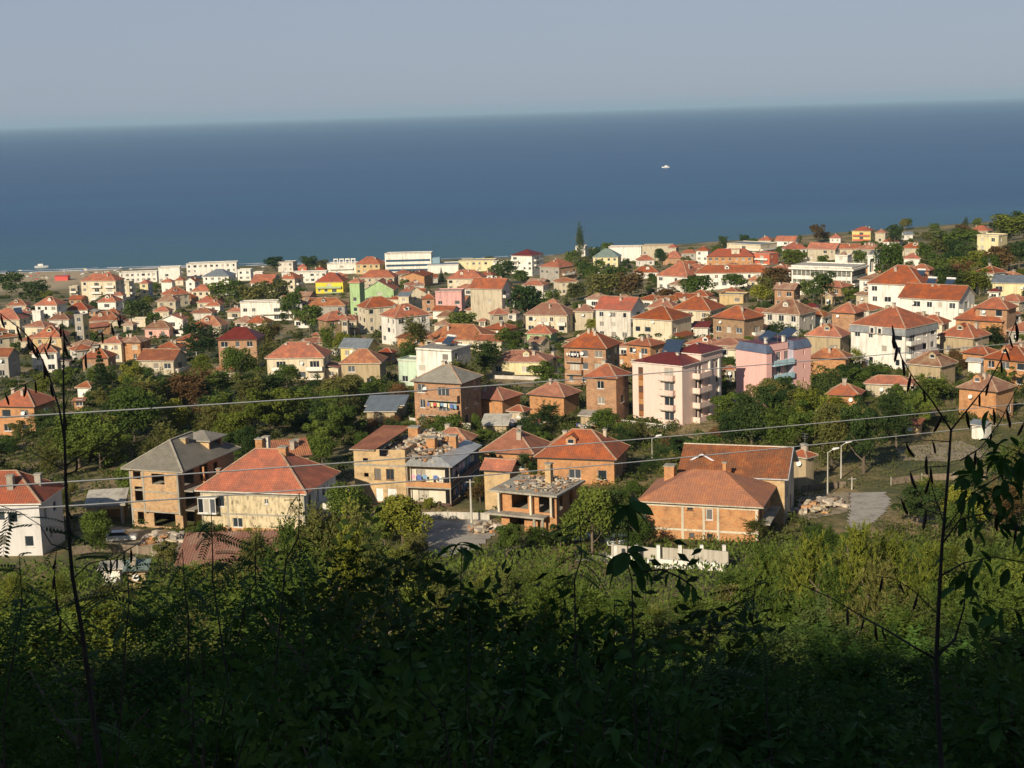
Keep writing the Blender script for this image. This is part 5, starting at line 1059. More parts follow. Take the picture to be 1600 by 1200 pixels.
for x0, x1, y0, y1 in ((-hw, hw, -hd, -hd + d1), (-hw, hw, -hd + d2, hd)):
    o_ = .2; q = 1.0; z0, z1 = H - .1, H + 1.5; A = [(x0 - o_, y0 - o_, z0), (x1 + o_, y0 - o_, z0), (x1 + o_, y1 + o_, z0), (x0 - o_, y1 + o_, z0)]; B = [(x0 + q * .4, y0 + q * .5, z1), (x1 - q * .6, y0 + q * .5, z1), (x1 - q * .6, y1 - q * .2, z1), (x0 + q * .4, y1 - q * .2, z1)]
    for i in range(4): rb.poly([A[i], A[(i + 1) % 4], B[(i + 1) % 4], B[i]], 0, [(0, 0), (4, 0), (4, 2), (0, 2)])
    rb.poly(B, 1, [(0, 0), (4, 0), (4, 2), (0, 2)]); rb.poly(A[::-1], 2)
rb.box(-hw - .1, hw - 1.2, -hd + d1 + .25, -hd + d2 - .25, H + .001, H + 1.3, 2, 1)
rb.build('roof', [sl, roofmat('D'), pk], root)
for y, l in ((-.25 * D, 'long slate-blue solar array on the bright pink hotel, nearer tower'), (.2 * D, 'second solar array on the bright pink hotel, farther tower')): solar(fr, 0, y, H + 1.9, R(-20), l, 4.4, 2.6, False, 32)
for x, y in ((hw * .3, -hd * .55), (hw * .5, hd * .1)): chimney(root, x, y, H + 1.2, H + 2.4, wh, .5)

# ---- white house with grey mansard skirt
hd_ = house('white three-storey house with grey mansard skirt; and wide red hip roof, right of centre', 1327, 1467, 478, 514, 3, 32, .95, 'hip', 'T', 'white', 576, 2, [('r', 1, .05, .4), ('r', 2, .05, .4)], h=9.6, ov=.3, dens=.85)
root, W, D, H = hd_['root'], hd_['W'], hd_['D'], hd_['H']; hw, hd = W / 2, D / 2; sk = MB()
A = [(-hw - .4, -hd - .4, H - 1.7), (hw + .4, -hd - .4, H - 1.7), (hw + .4, hd + .4, H - 1.7), (-hw - .4, hd + .4, H - 1.7)]; B = [(-hw - .12, -hd - .12, H - .17), (hw + .12, -hd - .12, H - .17), (hw + .12, hd + .12, H - .17), (-hw - .12, hd + .12, H - .17)]
for i in range(4): sk.poly([A[i], A[(i + 1) % 4], B[(i + 1) % 4], B[i]], 0, [(0, 0), (10, 0), (10, 2), (0, 2)])
sk.poly(A[::-1], 0); sk.build('mansard_skirt', [sheet((.26, .27, .27), .9, .5, .1)], root)
for u in (.42, .56):
    dmb = MB(); x = -hw + u * W; dmb.panel((x - .65, -hd - .62, 0), (1, 0, 0), 1.3, H - .2, [(.25, 1.05, H - 1.5, H - .4)], .15, 0, H - 1.72); dmb.box(x - .66, x - .5, -hd - .6, -hd - .05, H - 1.72, H - .2); dmb.box(x + .5, x + .66, -hd - .6, -hd - .05, H - 1.72, H - .2); dmb.box(x - .75, x + .75, -hd - .7, -hd - .05, H - .2, H - .08)
    dd_ = dmb.build('dormer', wh, root); window(dd_, x, -hd - .62, H - 1.5, .8, 1.1, 'f', 'B', False, 0)
# ---- civic building, towers
hd_ = house('white modern civic building with stacked flat terraces; and glazed top floor, below the skyline', 1237, 1353, 407, 419, 3, 22, .6, 'flat', 'W', 'white', 455, 0, [('f', 1, .0, 1.0, 'white'), ('f', 0, .3, 1.0, 'white'), ('r', 1, 0, 1, 'white')], cat='hotel', dens=1, win_h=1.9, name='civic_building')
W, D, H = hd_['W'], hd_['D'], hd_['H']
for z_, h_2 in ((6.0, 1.9), (3.2, 1.5)):
    gb = MB().box(-W / 2 + .4, W / 2 - .4, -D / 2 - .05, -D / 2 - .004, z_, z_ + h_2).box(W / 2 + .004, W / 2 + .05, -D / 2 + .4, D / 2 - .4, z_, z_ + h_2); gr_ = gb.build('glazing', plain((.16, .16, .13), .2, name='tinted_glass'), hd_['root']); mm_ = MB()
    for k in range(int(W / 1.6)): x_ = -W / 2 + .4 + k * 1.6; mm_.box(x_ - .09, x_ + .09, -D / 2 - .1, -D / 2 - .052, z_, z_ + h_2)
    tag(mm_.build('mullion', FR_W, gr_), kind='stuff')
MB().box(-W / 2 - .9, W / 2 + .9, -D / 2 - .9, D / 2 + .5, H - .9, H - .3).build('roof_slab', wh, hd_['root'])
hd_ = house('white rooftop block with small cupola; standing behind the civic building', 1305, 1331, 397, 400, 3, 20, 1, 'flat', 'W', 'white', 410, cat='house', dens=.8, h=8.5)
MB().tube([(0, 0, 8.7), (0, 0, 9.3), (0, 0, 9.9)], [1.4, 1.1, .2], 10).build('cupola', roofmat('N'), hd_['root'])
cx, cy, gz, W, D, phi, ris = fit(1356, 1372, 394, 400, 20, 1, 9, 'flat', 0)
root = empty('bell_tower', (cx, cy, gz), phi); tag(root, 'white arched bell tower with dark dome right of the civic building', 'bell tower'); BUILT.append(('white arched bell tower', 1356, 1372, 393, 423, Vector((cx, cy, gz)), 2, math.hypot(cx, cy), (W, D, phi)))
hw = W / 2; tb = MB()
for o_, u_ in (((-hw, -hw, 0), (1, 0, 0)), ((hw, -hw, 0), (0, 1, 0)), ((hw, hw, 0), (-1, 0, 0)), ((-hw, hw, 0), (0, -1, 0))): tb.panel(o_, u_, W, 9, [(W * .28, W * .72, 3.2, 7.6), (W * .36, W * .64, 7.6, 8.0)], .4, 0, -2)
tb.box(-hw - .3, hw + .3, -hw - .3, hw + .3, 9, 9.4); tb.build('tower_wall', wh, root)
MB().tube([(0, 0, 9.4), (0, 0, 10.0), (0, 0, 10.7), (0, 0, 11.0)], [hw * .95, hw * .85, hw * .45, .08], 12).build('dome', plain((.10, .10, .11), .5), root)
# white arches on the roof of the seafront restaurant
hd_ = house('white seafront building with four square roof arches; left of the ochre house', 511, 560, 406, 413, 2, 10, .5, 'flat', 'W', 'white', 427, cat='hotel', dens=.4, balc=[('f', 1, .1, .9, 'white')])
W, D, H = hd_['W'], hd_['D'], hd_['H']
for k in range(4):
    x = -W / 2 + W * (.3 + .2 * k); f = MB(); f.panel((x - 1.4, -D / 2 + .4, 0), (1, 0, 0), 2.8, H + 3.2, [(.6, 2.2, H, H + 2.5)], .5, 0, H + .05); f.build('roof_arch', wh, hd_['root'])
hdx = {b[0]: b for b in BUILT}
for o_ in list(bpy.data.objects):
    if o_.get('label', '').startswith('white three-storey slab office'):
        b_ = hdx['white three-storey slab office with blue window bands']; W, D = b_[8][:2]
        for k in range(3): MB().box(-W / 2 + .6, W / 2 - .6, -D / 2 - .03, -D / 2 - .004, k * 2.9 + 1.0, k * 2.9 + 2.3).build('window_band', plain((.05, .09, .14), .2, name='tinted_glass'), o_)
        MB().box(W / 2 + .1, W / 2 + 5, -D / 2 + 1, D / 2 - 1, -2, 8.6).build('glass_stair_hall', plain((.22, .33, .38), .25, name='tinted_glass'), o_)
def roof_solar(short, x, y, dz, label, rz=0, w=2.2, l=2.0):
    b = hdx[short]; c = b[5]; return solar((c.x, c.y, c.z, b[8][2]), x, y, dz, rz, label, w, l)
roof_solar('white house with flat roof and dark terrace', 0, 1, 9.6, 'solar water heater on the flat roof of the white terraced house', R(-15), 2.6, 2.6)
roof_solar('white apartment house with wide orange roof and two solar heaters', -2, 0, 12.2, 'left solar heater on the wide orange roof of the white apartment house')
roof_solar('white apartment house with wide orange roof and two solar heaters', 3, 0, 12.2, 'right solar heater on the wide orange roof of the white apartment house')
roof_solar('big white house with red hip roof and timbered gable', 5, 0, 11.0, 'solar heater on the red hip roof with the timbered gable')
roof_solar('bright yellow house with red roof and green balconies', 2, -2, 8.6, 'solar panel on the red roof of the bright yellow house', 0, 3, 2.4)
roof_solar('large red-roofed house with solar heater and white balconies', 4.5, -1.5, 8.0, 'dark solar heater on the large red roof at the left picture edge', R(30), 3, 3)

# ---- laundry, poles, lamps
def lk(short): b = hdx[short]; return (b[5].x, b[5].y, b[5].z, b[8][2]), b[8][0], b[8][1]
fr_, W, D = lk('brick apartment house with grey hipped roof and white balconies')
laundry(fr_, ((-W * .18, -D / 2 - 1.0, 5.2), (W * .45, -D / 2 - 1.0, 5.2)), 'colourful laundry on the middle balcony of the brick apartment house', CLOTH, random.Random(3))
fr_, W, D = lk('lower brick front with laundry balcony')
laundry(fr_, ((-W * .35, -D / 2 - .95, 5.0), (W * .4, -D / 2 - .95, 5.0)), 'blue and white laundry on the balcony of the lower brick front', CLOTH, random.Random(4))
fr_, W, D = lk('brick house with laundry balcony and red hip roof')
laundry(fr_, ((-W * .42, -D / 2 - .95, 7.7), (-W * .1, -D / 2 - .95, 7.7)), 'white sheets on the top balcony beside the pale pink hotel', [(.72, .7, .68)], random.Random(4))
def pole(px, yb, yt, label, lamp=0, cat='street lamp', r_=.11):
    p = ground_at(px, yb)
    h = (yb - yt) * math.hypot(p.x, p.y) / FPX; o = empty('street_lamp' if lamp else 'utility_pole', p, 0); tag(o, label, cat)
    MB().tube([(0, 0, -.5), (0, 0, h)], [r_ * 1.2, r_ * .7], 8).build('post', plaster((.5, .47, .4)), o)
    if lamp:
        MB().tube([(0, 0, h - .1), (lamp * .7, 0, h + .35)], .05, 6).build('arm', plain((.5, .5, .5), .5), o); MB().tube([(lamp * .65, 0, h + .33), (lamp * .8, 0, h + .40), (lamp * 1.6, 0, h + .55)], [.1, .2, .12], 8).build('lamp_head', FR_W, o)
    else: MB().box(-.6, .6, -.06, .06, h - .4, h - .28).build('crossarm', plain((.3, .27, .22), .8), o)
    return o
pole(737, 818, 745, 'pale concrete pole between the half-ruined house and the narrow brick house', 0, 'utility pole', .16)
pole(1293, 775, 704, 'taller street lamp at the kerb left of the dead-end road', 1, r_=.1); pole(1314, 748, 694, 'second street lamp behind the taller one near the dead-end road', 1, r_=.12)
pole(1019, 716, 684, 'small street lamp with white head below the pale pink hotel', 1, r_=.08); pole(307, 556, 521, 'slim pale pole in the trees left of the brick house with metal roof', 0, 'utility pole')
pole(501, 580, 529, 'slim pale pole right of the cream villa', 0, 'utility pole'); pole(1345, 606, 560, 'pale pole below the white mansard house', 0, 'utility pole'); pole(1184, 470, 432, 'thin pole among the trees above the school wing', 0, 'utility pole')
pole(932, 462, 428, 'lamp post in the dark trees above the white balcony house', 1, r_=.08); pole(45, 672, 640, 'pole with white box beside the orange brick house at the left', 0, 'utility pole', .12); pole(538, 602, 570, 'wooden pole beside the grey-beige house with blue laundry', 0, 'utility pole')
pole(1331, 765, 744, 'short pale post near the dead-end road', 0, 'post', .1)

# ---- parked cars, fences, heaps
def car(px, py, rz, col, label):
    p = ground_at(px, py); o = empty('parked_car', (p.x, p.y, p.z + .02), rz); tag(o, label, 'car'); b = MB(); pm = plain(col, .3, .1, 'car_paint')
    sec = [(-2.05, .45, .80), (-1.95, .32, .92), (-.9, .3, .98), (1.0, .3, .95), (1.9, .32, .85), (2.05, .42, .7)]
    for (xa, z0, z1), (xb, z2, z3) in zip(sec[:-1], sec[1:]):
        A = [(xa, -.8, z0), (xa, -.84, (z0 + z1) / 2), (xa, -.76, z1), (xa, .76, z1), (xa, .84, (z0 + z1) / 2), (xa, .8, z0)]; B = [(xb, -.8, z2), (xb, -.84, (z2 + z3) / 2), (xb, -.76, z3), (xb, .76, z3), (xb, .84, (z2 + z3) / 2), (xb, .8, z2)]
        for i in range(6): b.poly([A[i], B[i], B[(i + 1) % 6], A[(i + 1) % 6]])
    for xa, z0, z1, f in ((-2.05, .45, .8, 1), (2.05, .42, .7, 0)): q = [(xa, -.8, z0), (xa, -.76, z1), (xa, .76, z1), (xa, .8, z0)]; b.poly(q if not f else q[::-1])
    b.box(-1.2, .5, -.6, .6, 1.36, 1.42); b.build('body', pm, o); c_ = MB(); A = [(-1.75, -.72, .95), (1.15, -.72, .95), (1.15, .72, .95), (-1.75, .72, .95)]; B = [(-1.2, -.6, 1.36), (.5, -.6, 1.36), (.5, .6, 1.36), (-1.2, .6, 1.36)]
    for i in range(4): c_.poly([A[i], A[(i + 1) % 4], B[(i + 1) % 4], B[i]])
    c_.build('window', GL, o)
    for x in (-1.25, 1.3):
        for y in (-.78, .78): w_ = MB().tube([(0, -.1, 0), (0, .1, 0)], .32, 12).build('wheel', plain((.03, .03, .03), .8, name='tyre'), o); w_.location = (x, y, .32); w2 = MB().tube([(0, -.11, 0), (0, .11, 0)], .18, 10).build('rim', plain((.5, .5, .5), .4), w_)
    for y in (-.6, .6): MB().box(2.0, 2.06, y - .14, y + .14, .58, .7).build('headlight', FR_W, o)
    return o
car(1138, 606, R(80), (.04, .06, .12), 'dark blue car parked between the two pink hotels'); car(972, 853, R(10), (.6, .62, .62), 'white car parked left of the orange brick house with concrete frame')
car(900, 846, R(20), (.25, .4, .5), 'light blue car beside the brick shell house'); car(1096, 524, R(15), (.7, .7, .7), 'white car under the dark red awning roof')
pass
car(190, 846, R(5), (.7, .7, .68), 'white car on the earth lane below the carport')
def fence(img, h, label, m, step=2.2, kind='post'):
    P = [ground_at(x, y) for x, y in img]; root = empty('fence', P[0]); tag(root, label, 'fence')
    for a, b in zip(P[:-1], P[1:]):
        n_ = max(1, int((b - a).length / step))
        for i in range(n_):
            p = a.lerp(b, i / n_) - P[0]; q = a.lerp(b, (i + 1) / n_) - P[0]; p.z = g(p.x + P[0].x, p.y + P[0].y) - P[0].z; q.z = g(q.x + P[0].x, q.y + P[0].y) - P[0].z
            MB().box(p.x - .07, p.x + .07, p.y - .07, p.y + .07, p.z - .3, p.z + h + .15).build('post', CONC, root)
            k = MB(); u = Vector((0, 0, 1)); k.beam(p + u * h * .5, q + u * h * .5, .05, h * .9); k.build('fence_panel', m, root)
wood_ = plaster((.22, .17, .12), var=.4, scale=2); pale = plaster((.55, .51, .44), var=.3)
fence([(110, 868), (160, 862), (215, 866), (262, 872)], 1.2, 'low weathered board fence along the earth lane below the carport', wood_); fence([(640, 812), (700, 811), (765, 813)], 1.1, 'low concrete wall at the back of the pale street', pale, 3)
fence([(1250, 770), (1290, 764), (1322, 762)], 1.0, 'broken wire fence left of the dead-end road', wood_); fence([(1392, 758), (1440, 752), (1490, 750), (1540, 752)], 1.1, 'long low fence across the right meadow', wood_, 3)
fence([(560, 700), (600, 696), (650, 694)], 1.2, 'board fence behind the half-ruined house', wood_); fence([(1060, 500), (1110, 527), (1140, 530)], 1.3, 'white garden wall left of the brown brick house', pale, 3)
fence([(640, 662), (690, 668), (740, 672)], 1.3, 'whitish garden wall in front of the brick apartment house', pale, 2.5); fence([(770, 592), (820, 594), (862, 596)], 1.0, 'low wall before the yellow bungalow', pale, 3)
def heap(px, py, rx, n_, label, mats, sz=(.3, 1.1)):
    p = ground_at(px, py); o = rubble('rubble', n_, (-rx, rx, -rx * .7, rx * .7), 0, sz, mats, None, random.Random(px), lambda x, y: max(0, .8 - (x * x + y * y) / rx / rx)); o.location = p; o['label'] = label
mixm = stone + [plain((.12, .14, .3), .7), plain((.4, .06, .05), .7), FR_W, plaster((.25, .2, .15))]
heap(822, 664, 3.5, 90, 'heap of timber and scrap between the orange brick cottages', mixm); heap(778, 668, 3, 60, 'scrap and planks beside the lean-to shed', mixm); heap(1290, 792, 2.4, 50, 'stones and rubble beside the barn', stone); heap(760, 830, 2.2, 60, 'rubble heap at the edge of the pale street', stone)
heap(255, 846, 2.5, 70, 'building rubble below the unfinished house', stone); heap(1268, 800, 2, 40, 'pile of bricks right of the barn', stone); heap(930, 668, 2.5, 50, 'scrap left of the garage', mixm); heap(560, 815, 2.4, 60, 'rubble at the foot of the half-ruined house', stone)
# ---- roads and yards draped on the ground
def inside(x, y, P):
    c = False; j = len(P) - 1
    for i in range(len(P)):
        if (P[i][1] > y) != (P[j][1] > y) and x < (P[j][0] - P[i][0]) * (y - P[i][1]) / (P[j][1] - P[i][1]) + P[i][0]: c = not c
        j = i
    return c
def patch(name, label, img, m, cell=.6, lift=.1):
    P = [ground_at(x, y) for x, y in img]; P = [(p.x, p.y) for p in P]; x0, x1 = min(p[0] for p in P), max(p[0] for p in P); y0, y1 = min(p[1] for p in P), max(p[1] for p in P)
    v, f = {}, []
    nx, ny = int((x1 - x0) / cell) + 1, int((y1 - y0) / cell) + 1
    def V(i, j):
        if (i, j) not in v: v[(i, j)] = len(v)
        return v[(i, j)]
    for i in range(nx):
        for j in range(ny):
            if inside(x0 + (i + .5) * cell, y0 + (j + .5) * cell, P): f.append((V(i, j), V(i + 1, j), V(i + 1, j + 1), V(i, j + 1)))
    me = bpy.data.meshes.new(name); me.from_pydata([(x0 + i * cell, y0 + j * cell, g(x0 + i * cell, y0 + j * cell) + lift) for (i, j) in v], [], f); me.materials.append(m)
    return tag(link(name, me), label, kind='structure')
conc = plaster((.40, .36, .30), var=.35, scale=.35); dry = plaster((.34, .25, .12), var=.5, scale=.3); dirt = plaster((.36, .29, .19), var=.4, scale=.4)
patch('street', 'pale concrete street in front of the half-ruined brick house', [(632, 813), (765, 813), (775, 835), (740, 862), (690, 872), (660, 862)], conc)
patch('road', 'dead-end concrete road with worn surface', [(1325, 771), (1383, 770), (1392, 785), (1380, 805), (1352, 826), (1340, 850), (1300, 870), (1322, 830), (1328, 800)], plaster((.44, .40, .34), var=.25, scale=.5), .5)
patch('dry_field', 'dry yellow slope below the pale pink hotel', [(1062, 668), (1132, 640), (1150, 655), (1125, 690), (1060, 705)], dry)
patch('yard', 'dry yard in front of the yellow bungalow', [(765, 590), (870, 588), (860, 606), (770, 604)], dry)
patch('meadow_path', 'sandy bare strip in the right meadow', [(1400, 700), (1500, 690), (1560, 712), (1480, 722), (1405, 720)], dirt)
patch('pavement', 'narrow pavement behind the white retaining wall', [(900, 862), (1135, 868), (1135, 880), (900, 878)], conc)
patch('lane', 'earth lane between the carport and the stone house', [(150, 820), (290, 836), (280, 862), (150, 850)], dirt)
patch('town_street', 'street between the two pink hotels', [(1128, 620), (1150, 615), (1156, 650), (1126, 662)], conc)
patch('slope_path', 'stony path right of the barn', [(1250, 776), (1330, 770), (1326, 800), (1255, 815), (1240, 800)], dirt)

# ---- sea and beach
def boat(px, py, L, label, rz):
    r = ray(px, py); t = -(CAMZ - .1) / r.z; p = EYE + r * t; o = empty('motorboat', (p.x, p.y, 0), rz); tag(o, label, 'boat')
    h = MB(); n = 9; prof = [(-.5, .32), (-.3, .36), (-.05, .36), (.2, .3), (.38, .17), (.5, .01)]
    for s_ in (-1, 1):
        for (a0, w0), (a1, w1) in zip(prof[:-1], prof[1:]):
            q = [(a0 * L, s_ * w0 * L * .5, L * .14), (a1 * L, s_ * w1 * L * .5, L * .16), (a1 * L, s_ * w1 * L * .3, -.1), (a0 * L, s_ * w0 * L * .3, -.1)]; h.poly(q if s_ < 0 else q[::-1])
    for (a0, w0), (a1, w1) in zip(prof[:-1], prof[1:]): h.poly([(a0 * L, -w0 * L * .5, L * .14), (a1 * L, -w1 * L * .5, L * .16), (a1 * L, w1 * L * .5, L * .16), (a0 * L, w0 * L * .5, L * .14)])
    h.box(-L * .505, -L * .495, -L * .15, L * .15, -.1, L * .14); h.build('hull', FR_W, o); MB().box(-L * .25, L * .12, -L * .12, L * .12, L * .15, L * .29).build('cabin', [FR_W], o); MB().box(.125 * L, .14 * L, -L * .1, L * .1, L * .16, L * .26).build('windscreen', GL, o)
    return p
p = boat(65, 418, 9, 'white motorboat close to the beach at the left', R(10)); boat(1040, 262, 12, 'white cruiser far out on the open sea', R(170))
foam = plaster((.8, .8, .8)); fm = MB(); r7 = random.Random(9)
def surf(x0, x1, y, wd, lift, seg=6.0):
    x = x0; pw = wd
    while x < x1:
        w = wd * r7.uniform(.2, 1.5); y_ = y + 2.5 * math.sin(x * .02) + r7.uniform(-.3, .3)
        if r7.random() < .85: fm.poly([(x, y_ - pw / 2, lift), (x + seg, y_ - w / 2, lift), (x + seg, y_ + w / 2, lift), (x, y_ + pw / 2, lift)])
        pw = w; x += seg
surf(-420, -60, 1016, 5, .22); surf(-420, -150, 1030, 2.5, .10); surf(-300, 60, 1026, 2, .1)
tag(fm.build('surf', foam), 'white line of surf breaking on the beach', kind='structure')
um = MB(); 
can = MB(); cs_ = [(math.cos(k * math.pi / 4), math.sin(k * math.pi / 4)) for k in range(8)]
for k in range(8): a_, b_ = cs_[k], cs_[(k + 1) % 8]; can.poly([(a_[0] * 1.4, a_[1] * 1.4, 1.9), (b_[0] * 1.4, b_[1] * 1.4, 1.9), (0, 0, 2.5)])
umc = [can.mesh('canopy', [plain(c_, .8, name='canvas')]) for c_ in ((.7, .68, .62), (.6, .1, .07), (.15, .25, .45), (.62, .5, .3))]; ump = MB().tube([(0, 0, -.2), (0, 0, 2.4)], .04, 5).mesh('pole', [FR_W])
for i in range(60):
    x = r7.uniform(-345, -250) if i < 46 else r7.uniform(-250, -150); y = r7.uniform(925, 1008); k = r7.choice((0, 0, 0, 1, 2, 3)); o = empty('beach_umbrella', (x, y, g(x, y))); tag(o, ['cream', 'red', 'blue', 'straw-coloured'][k] + ' parasol standing on the sandy beach', 'parasol', ['cream', 'red', 'blue', 'straw'][k] + ' beach parasols')
    link('canopy', umc[k], o); link('pole', ump, o)
tag(MB().box(-4, 4, -2.5, 2.5, 0, 2.6).box(-4.4, 4.4, -2.9, 2.9, 2.6, 2.9).build('beach_bar', plain((.55, .08, .06), .7)), 'red beach bar kiosk on the sand', 'kiosk').location = (-275, 945, g(-275, 945))
# ------------------------------------------------------------------ foliage
NP = np.random.RandomState(11)
def foliage_mat(name, c1, c2, trans=.3):
    m, n, l, b = newmat(name)
    at_ = node(n, 'ShaderNodeAttribute', attribute_name='tint'); oi = node(n, 'ShaderNodeObjectInfo')
    r = ramp(n, [(0, c1), (1, c2)]); l.new(at_.outputs['Fac'], r.inputs[0])
    hv = node(n, 'ShaderNodeHueSaturation'); a = node(n, 'ShaderNodeMath', operation='MULTIPLY_ADD'); a.inputs[1].default_value = .55; a.inputs[2].default_value = .72; l.new(oi.outputs['Random'], a.inputs[0]); l.new(a.outputs[0], hv.inputs['Value'])
    h2 = node(n, 'ShaderNodeMath', operation='MULTIPLY_ADD'); h2.inputs[1].default_value = -.035; h2.inputs[2].default_value = .515; l.new(oi.outputs['Random'], h2.inputs[0]); l.new(h2.outputs[0], hv.inputs['Hue'])
    l.new(r.outputs[0], hv.inputs['Color']); l.new(hv.outputs[0], b.inputs['Base Color']); b.inputs['Roughness'].default_value = .7; b.inputs['Specular IOR Level'].default_value = .14
    tr = node(n, 'ShaderNodeBsdfTranslucent'); l.new(hv.outputs[0], tr.inputs[0]); mx = node(n, 'ShaderNodeMixShader'); mx.inputs[0].default_value = trans
    l.new(b.outputs[0], mx.inputs[1]); l.new(tr.outputs[0], mx.inputs[2]); l.new(mx.outputs[0], n['Material Output'].inputs[0]); return m
FM = {'mid green': foliage_mat('foliage', (0.049, 0.086, 0.014), (0.137, 0.191, 0.032)), 'dark green': foliage_mat('foliage', (0.028, 0.052, 0.014), (0.072, 0.116, 0.028)),
      'olive': foliage_mat('foliage', (0.081, 0.093, 0.023), (0.186, 0.186, 0.051)), 'yellow-green': foliage_mat('foliage', (0.099, 0.125, 0.016), (0.249, 0.273, 0.039)),
      'reddish-brown': foliage_mat('foliage', (0.093, 0.060, 0.026), (0.191, 0.122, 0.042)), 'shade': foliage_mat('foliage', (.030, .078, .015), (.085, .165, .030), .3)}  # last tone has the foreground shade mixed into its leaf colour
BARK = plaster((.16, .12, .085), var=.4, scale=3); BARKD = plaster((.055, .042, .034), var=.3, scale=6)
def cards(name, P, Nn, L, Wd, tint, mats, up=None, bend=0.0):
    N = len(P); Nn = Nn / np.linalg.norm(Nn, axis=1, keepdims=True)
    rv = NP.normal(size=(N, 3)) if up is None else up; u = rv - (rv * Nn).sum(1, keepdims=True) * Nn; u /= np.linalg.norm(u, axis=1, keepdims=True) + 1e-9; v = np.cross(Nn, u)
    L = np.broadcast_to(L, (N,))[:, None]; Wd = np.broadcast_to(Wd, (N,))[:, None]
    V = np.stack([P - u * L / 2, P + v * Wd / 2 + u * L * .08 + Nn * L * bend, P + u * L / 2, P - v * Wd / 2 + u * L * .08 + Nn * L * bend], 1).reshape(-1, 3).astype(np.float32)
    me = bpy.data.meshes.new(name); me.vertices.add(4 * N); me.vertices.foreach_set('co', V.ravel()); me.loops.add(4 * N); me.loops.foreach_set('vertex_index', np.arange(4 * N, dtype=np.int32))
    me.polygons.add(N); me.polygons.foreach_set('loop_start', np.arange(0, 4 * N, 4, dtype=np.int32)); me.update(calc_edges=True)
    at_ = me.attributes.new('tint', 'FLOAT', 'FACE'); at_.data.foreach_set('value', np.clip(tint, 0, 1).astype(np.float32))
    for m in mats: me.materials.append(m)
    return me
def crown_mesh(n, leaf, seed, shape='round', aspect=2.0):
    rs = np.random.RandomState(seed)
    if shape == 'round': nl = 15; lc = [(0, 0, .5, .33)] + [(.30 * math.cos(a) * q, .30 * math.sin(a) * q, z, r) for a, q, z, r in zip(rs.uniform(0, 6.28, nl), rs.uniform(.45, 1.05, nl), rs.uniform(.16, .88, nl), rs.uniform(.12, .22, nl))]
    elif shape == 'tall': nl = 16; lc = [(.12 * math.cos(a), .12 * math.sin(a), z, r) for a, z, r in zip(rs.uniform(0, 6.28, nl), np.linspace(.08, .92, nl), np.interp(np.linspace(0, 1, nl), [0, .35, 1], [.26, .36, .12]))]
    elif shape == 'loose': nl = 22; lc = [(.38 * math.cos(a) * q, .38 * math.sin(a) * q, z, r) for a, q, z, r in zip(rs.uniform(0, 6.28, nl), rs.uniform(.1, 1.05, nl), rs.uniform(.12, .93, nl), rs.uniform(.07, .16, nl))]
    lc = np.array(lc); w = lc[:, 3] ** 2; w /= w.sum(); k = rs.choice(len(lc), n, p=w); d = rs.normal(size=(n, 3)); d /= np.linalg.norm(d, axis=1, keepdims=True)
    flip = (d[:, 2] < -.35) & (rs.rand(n) < .6); d[flip, 2] *= -1
    rr = lc[k, 3] * rs.uniform(.55, 1.12, n) ** .7; P = lc[k, :3] + d * rr[:, None] * np.array([1, 1, .85]); P[:, 2] = np.clip(P[:, 2], .0, 1.05)
    tint = rs.rand(len(lc))[k] * .55 + rs.rand(n) * .45; Nn = d + rs.normal(size=(n, 3)) * .75
    up = np.tile([0, 0, -1.0], (n, 1)) + rs.normal(size=(n, 3)) * .6 if aspect > 2.4 else None
    return cards('crown', P, Nn, leaf * rs.uniform(.7, 1.3, n), leaf / aspect * rs.uniform(.8, 1.2, n) * 1.15, tint, [FM['mid green']], up, .08)
def spray_mesh(nt, nl, leaf, seed, asp=2.8, spread=1.0):
    """ragged bush: leafy twigs reaching outward and upward, leaflets in two rows along each twig"""
    rs = np.random.RandomState(seed); P, U, N_, T = [], [], [], []
    knots = [(0, 0, .42)] + [(.24 * math.cos(a), .24 * math.sin(a), z) for a, z in zip(rs.uniform(0, 6.28, 9), rs.uniform(.2, .72, 9))]
    for i in range(nt):
        k = np.array(knots[rs.randint(len(knots))]); o = k + rs.normal(size=3) * .05; dr = rs.normal(size=3) * np.array([1, 1, .75]) + np.array([0, 0, .45]); dr /= np.linalg.norm(dr); L = rs.uniform(.14, .36) * (1 if dr[2] < .6 else rs.uniform(.8, 1.35)) * spread; t0 = rs.rand()
        sd = np.cross(dr, [0, 0, 1.0]); sd /= np.linalg.norm(sd) + 1e-6; up = np.cross(sd, dr)
        s = np.linspace(.15, 1, nl); c = o + dr * (L * s)[:, None] + np.array([0, 0, -1.0]) * (.22 * L * s ** 2)[:, None] + rs.normal(size=(nl, 3)) * .006
        for j in range(nl):
            q = 1 if j % 2 else -1; lu = dr * .7 + sd * q + np.array([0, 0, -.35]) + rs.normal(size=3) * .2; P.append(c[j] + sd * q * leaf * .42); U.append(lu); N_.append(up + rs.normal(size=3) * .45); T.append(t0 * .55 + rs.rand() * .45)
    P = np.array(P); P[:, 2] = np.clip(P[:, 2], .0, 1.25); return cards('crown', P, np.array(N_), leaf, leaf / asp, np.array(T), [FM['mid green']], np.array(U), .06)
